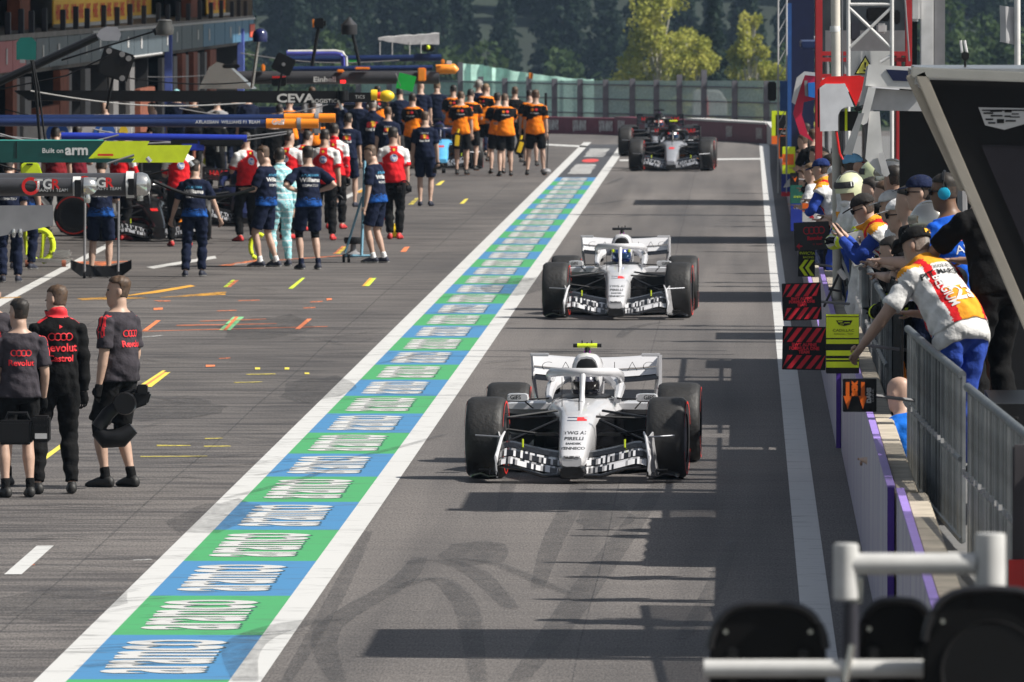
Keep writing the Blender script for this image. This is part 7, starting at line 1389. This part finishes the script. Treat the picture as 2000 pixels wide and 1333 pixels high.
for px, py, Y, rot, lab, of, hr in ((1572, 240, 205, 60, 'dark haired person in black deep behind the lime board', o_plain(KBLACK, KBLACK), 'dark'), (1592, 286, 160, 70, 'person in black coat behind the blue boards', o_plain(KBLACK, KBLACK, long=True), 'dark'), (1605, 296, 140, 80, 'person in navy just behind the navy capped marshal', o_plain(KNAVY, KNAVY), 'brown'), (1582, 318, 158, 75, 'person in white shirt between the boards and the marshal', o_plain(KWHITE, KNAVY), 'fair'), (1620, 300, 134, 65, 'person in dark jacket under the white housing', o_plain(KBLACK, KBLACK, long=True), 'dark'), (1645, 310, 118, 85, 'person in grey shirt behind the cream pole', o_plain(KGREY, KNAVY), 'brown'), (1700, 345, 101, 80, 'person in royal blue behind the number 17 helmet', o_plain(KBLUE, KNAVY), 'dark'), (1725, 352, 98, 82, 'person in navy behind the chin resting marshal', o_plain(KNAVY, KNAVY), 'brown'), (1770, 362, 87, 85, 'person in black between white cap and navy cap', o_plain(KBLACK, KBLACK), 'dark'), (1820, 372, 83, 80, 'person in dark navy behind the polished silver helmet', o_plain(KNAVY, KNAVY), 'dark')):
    W_(px, py, Y, rot, lab, of, arms=('rest', 'rest'), lean=12, group=GW, vox=.022, hair=hr)
for px, py, Y, lab in ((1745, 322, 96.5, 'person in the shade under the white canopy, left'), (1775, 300, 97, 'person in the shade under the white canopy, right')): W_(px, py, Y, 40, lab, o_plain(KBLACK, KBLACK), arms=('front', 'front'), group=GW, vox=.02, hair='dark', skin=1)

# ------------------------------------------------------------------ signal lights close to the camera
FY_ = 32.0; c0 = at(1655, 1333, FY_); r = empty('signal_gantry', c0); tag(r, 'white tubular frame carrying the signal lamps close to the camera', 'frame'); QF = lambda px, py, dY=0: at(px, py, FY_ + dY) - c0
WP = M('frame_white', (.50, .50, .49), .5, 0, .1, 12)
MB().tube([QF(1652, 1062), QF(1652, 1172)], .036, 16).build('post', WP, r, bevel=.004); MB().tube([QF(1645, 1102), QF(1905, 1102)], .031, 16).build('cross_tube', WP, r); MB().tube([QF(1934, 1042), QF(1934, 1148)], .044, 16).build('post', WP, r, bevel=.004); MB().tube([QF(1672, 1130, .02), QF(1672, 1180, .02)], [.02, .018], 10).build('bracket', CHROME, r)
MB().tube([QF(1662, 1178), QF(1662, 2300)], .022, 10).build('mast', M('mast_dark', (.03, .03, .04), .5), r); MB().tube([QF(1375, 1306, -.03), QF(1812, 1306, -.03)], .026, 14).build('lower_tube', WP, r); MB().tube([QF(1664, 1260, -.05), QF(1650, 1333, -.05)], .012, 8).build('cable', CHROME, r)
MB().tube([QF(1934, 1148, .35), QF(1934, 2300, .35)], .03, 10).build('mast', WP, r)
def lamp(cx, cy, w, h, lab, grille=False):
    c = at(cx, cy, FY_ + (-.25 if grille else .06)); o = empty('signal_lamp', c); tag(o, lab, 'signal lamp', 'signal lamps close to the camera'); pts = []
    for i in range(17): a = math.pi * i / 16; pts.append((-math.copysign(abs(math.cos(a)) ** .6, math.cos(a)) * w / 2, math.sin(a) ** .8 * h))
    pts += [(w / 2, -.35), (-w / 2, -.35)]; MB().prism(pts, .16).build('housing', M('lamp_black', (.003, .003, .0035), .5, spec=.2), o, bevel=.008)
    MB().tube([(x, -.0, z) for x, z in pts[1:16]], .012, 8).build('hood_rim', M('rim_black', (.012, .012, .014), .35), o)
    for s in (-.36, .36): MB().lathe([(.003, -.008), (.007, -.008), (.007, .006)], 8, (s * w, -.004, h * .55), 'Y').build('screw', CHROME, o)
    if grille:
        rr = w * .36; GW_ = M('grille', (.03, .03, .032), .5); me_v = MB().box((0, 0, 0), (.002, .004, 1)).mesh('grille_wire', [GW_]); me_h = MB().box((0, 0, 0), (1, .004, .002)).mesh('grille_wire', [GW_])
        for i in range(-9, 10):
            q = i / 10 * rr; ln = 2 * math.sqrt(rr * rr - q * q); a = link('grille_wire', me_v, o, (q, -.004, -.03)); a.scale = (1, 1, ln); a = link('grille_wire', me_h, o, (0, -.005, -.03 + q)); a.scale = (ln, 1, 1)
        MB().lathe([(rr * .98, -.006), (rr * 1.04, -.01), (rr * 1.06, .002)], 28, (0, 0, -.03), 'Y', cap=False).build('lens_ring', BLACK, o)
    else:
        for s in (-.3, .3): MB().box((s * w, -.02, -.02), (.03, .05, .14)).build('clamp', BLACK, o, bevel=.006)
lamp(1500, 1300, .335, .175, 'left black hooded signal lamp over the white wall line'); lamp(1752, 1296, .22, .18, 'middle black signal lamp behind the white tube'); lamp(1936, 1290, .38, .20, 'large black signal lamp with round wire grille at lower right', True)

bpy.data.scenes.remove(TMP)
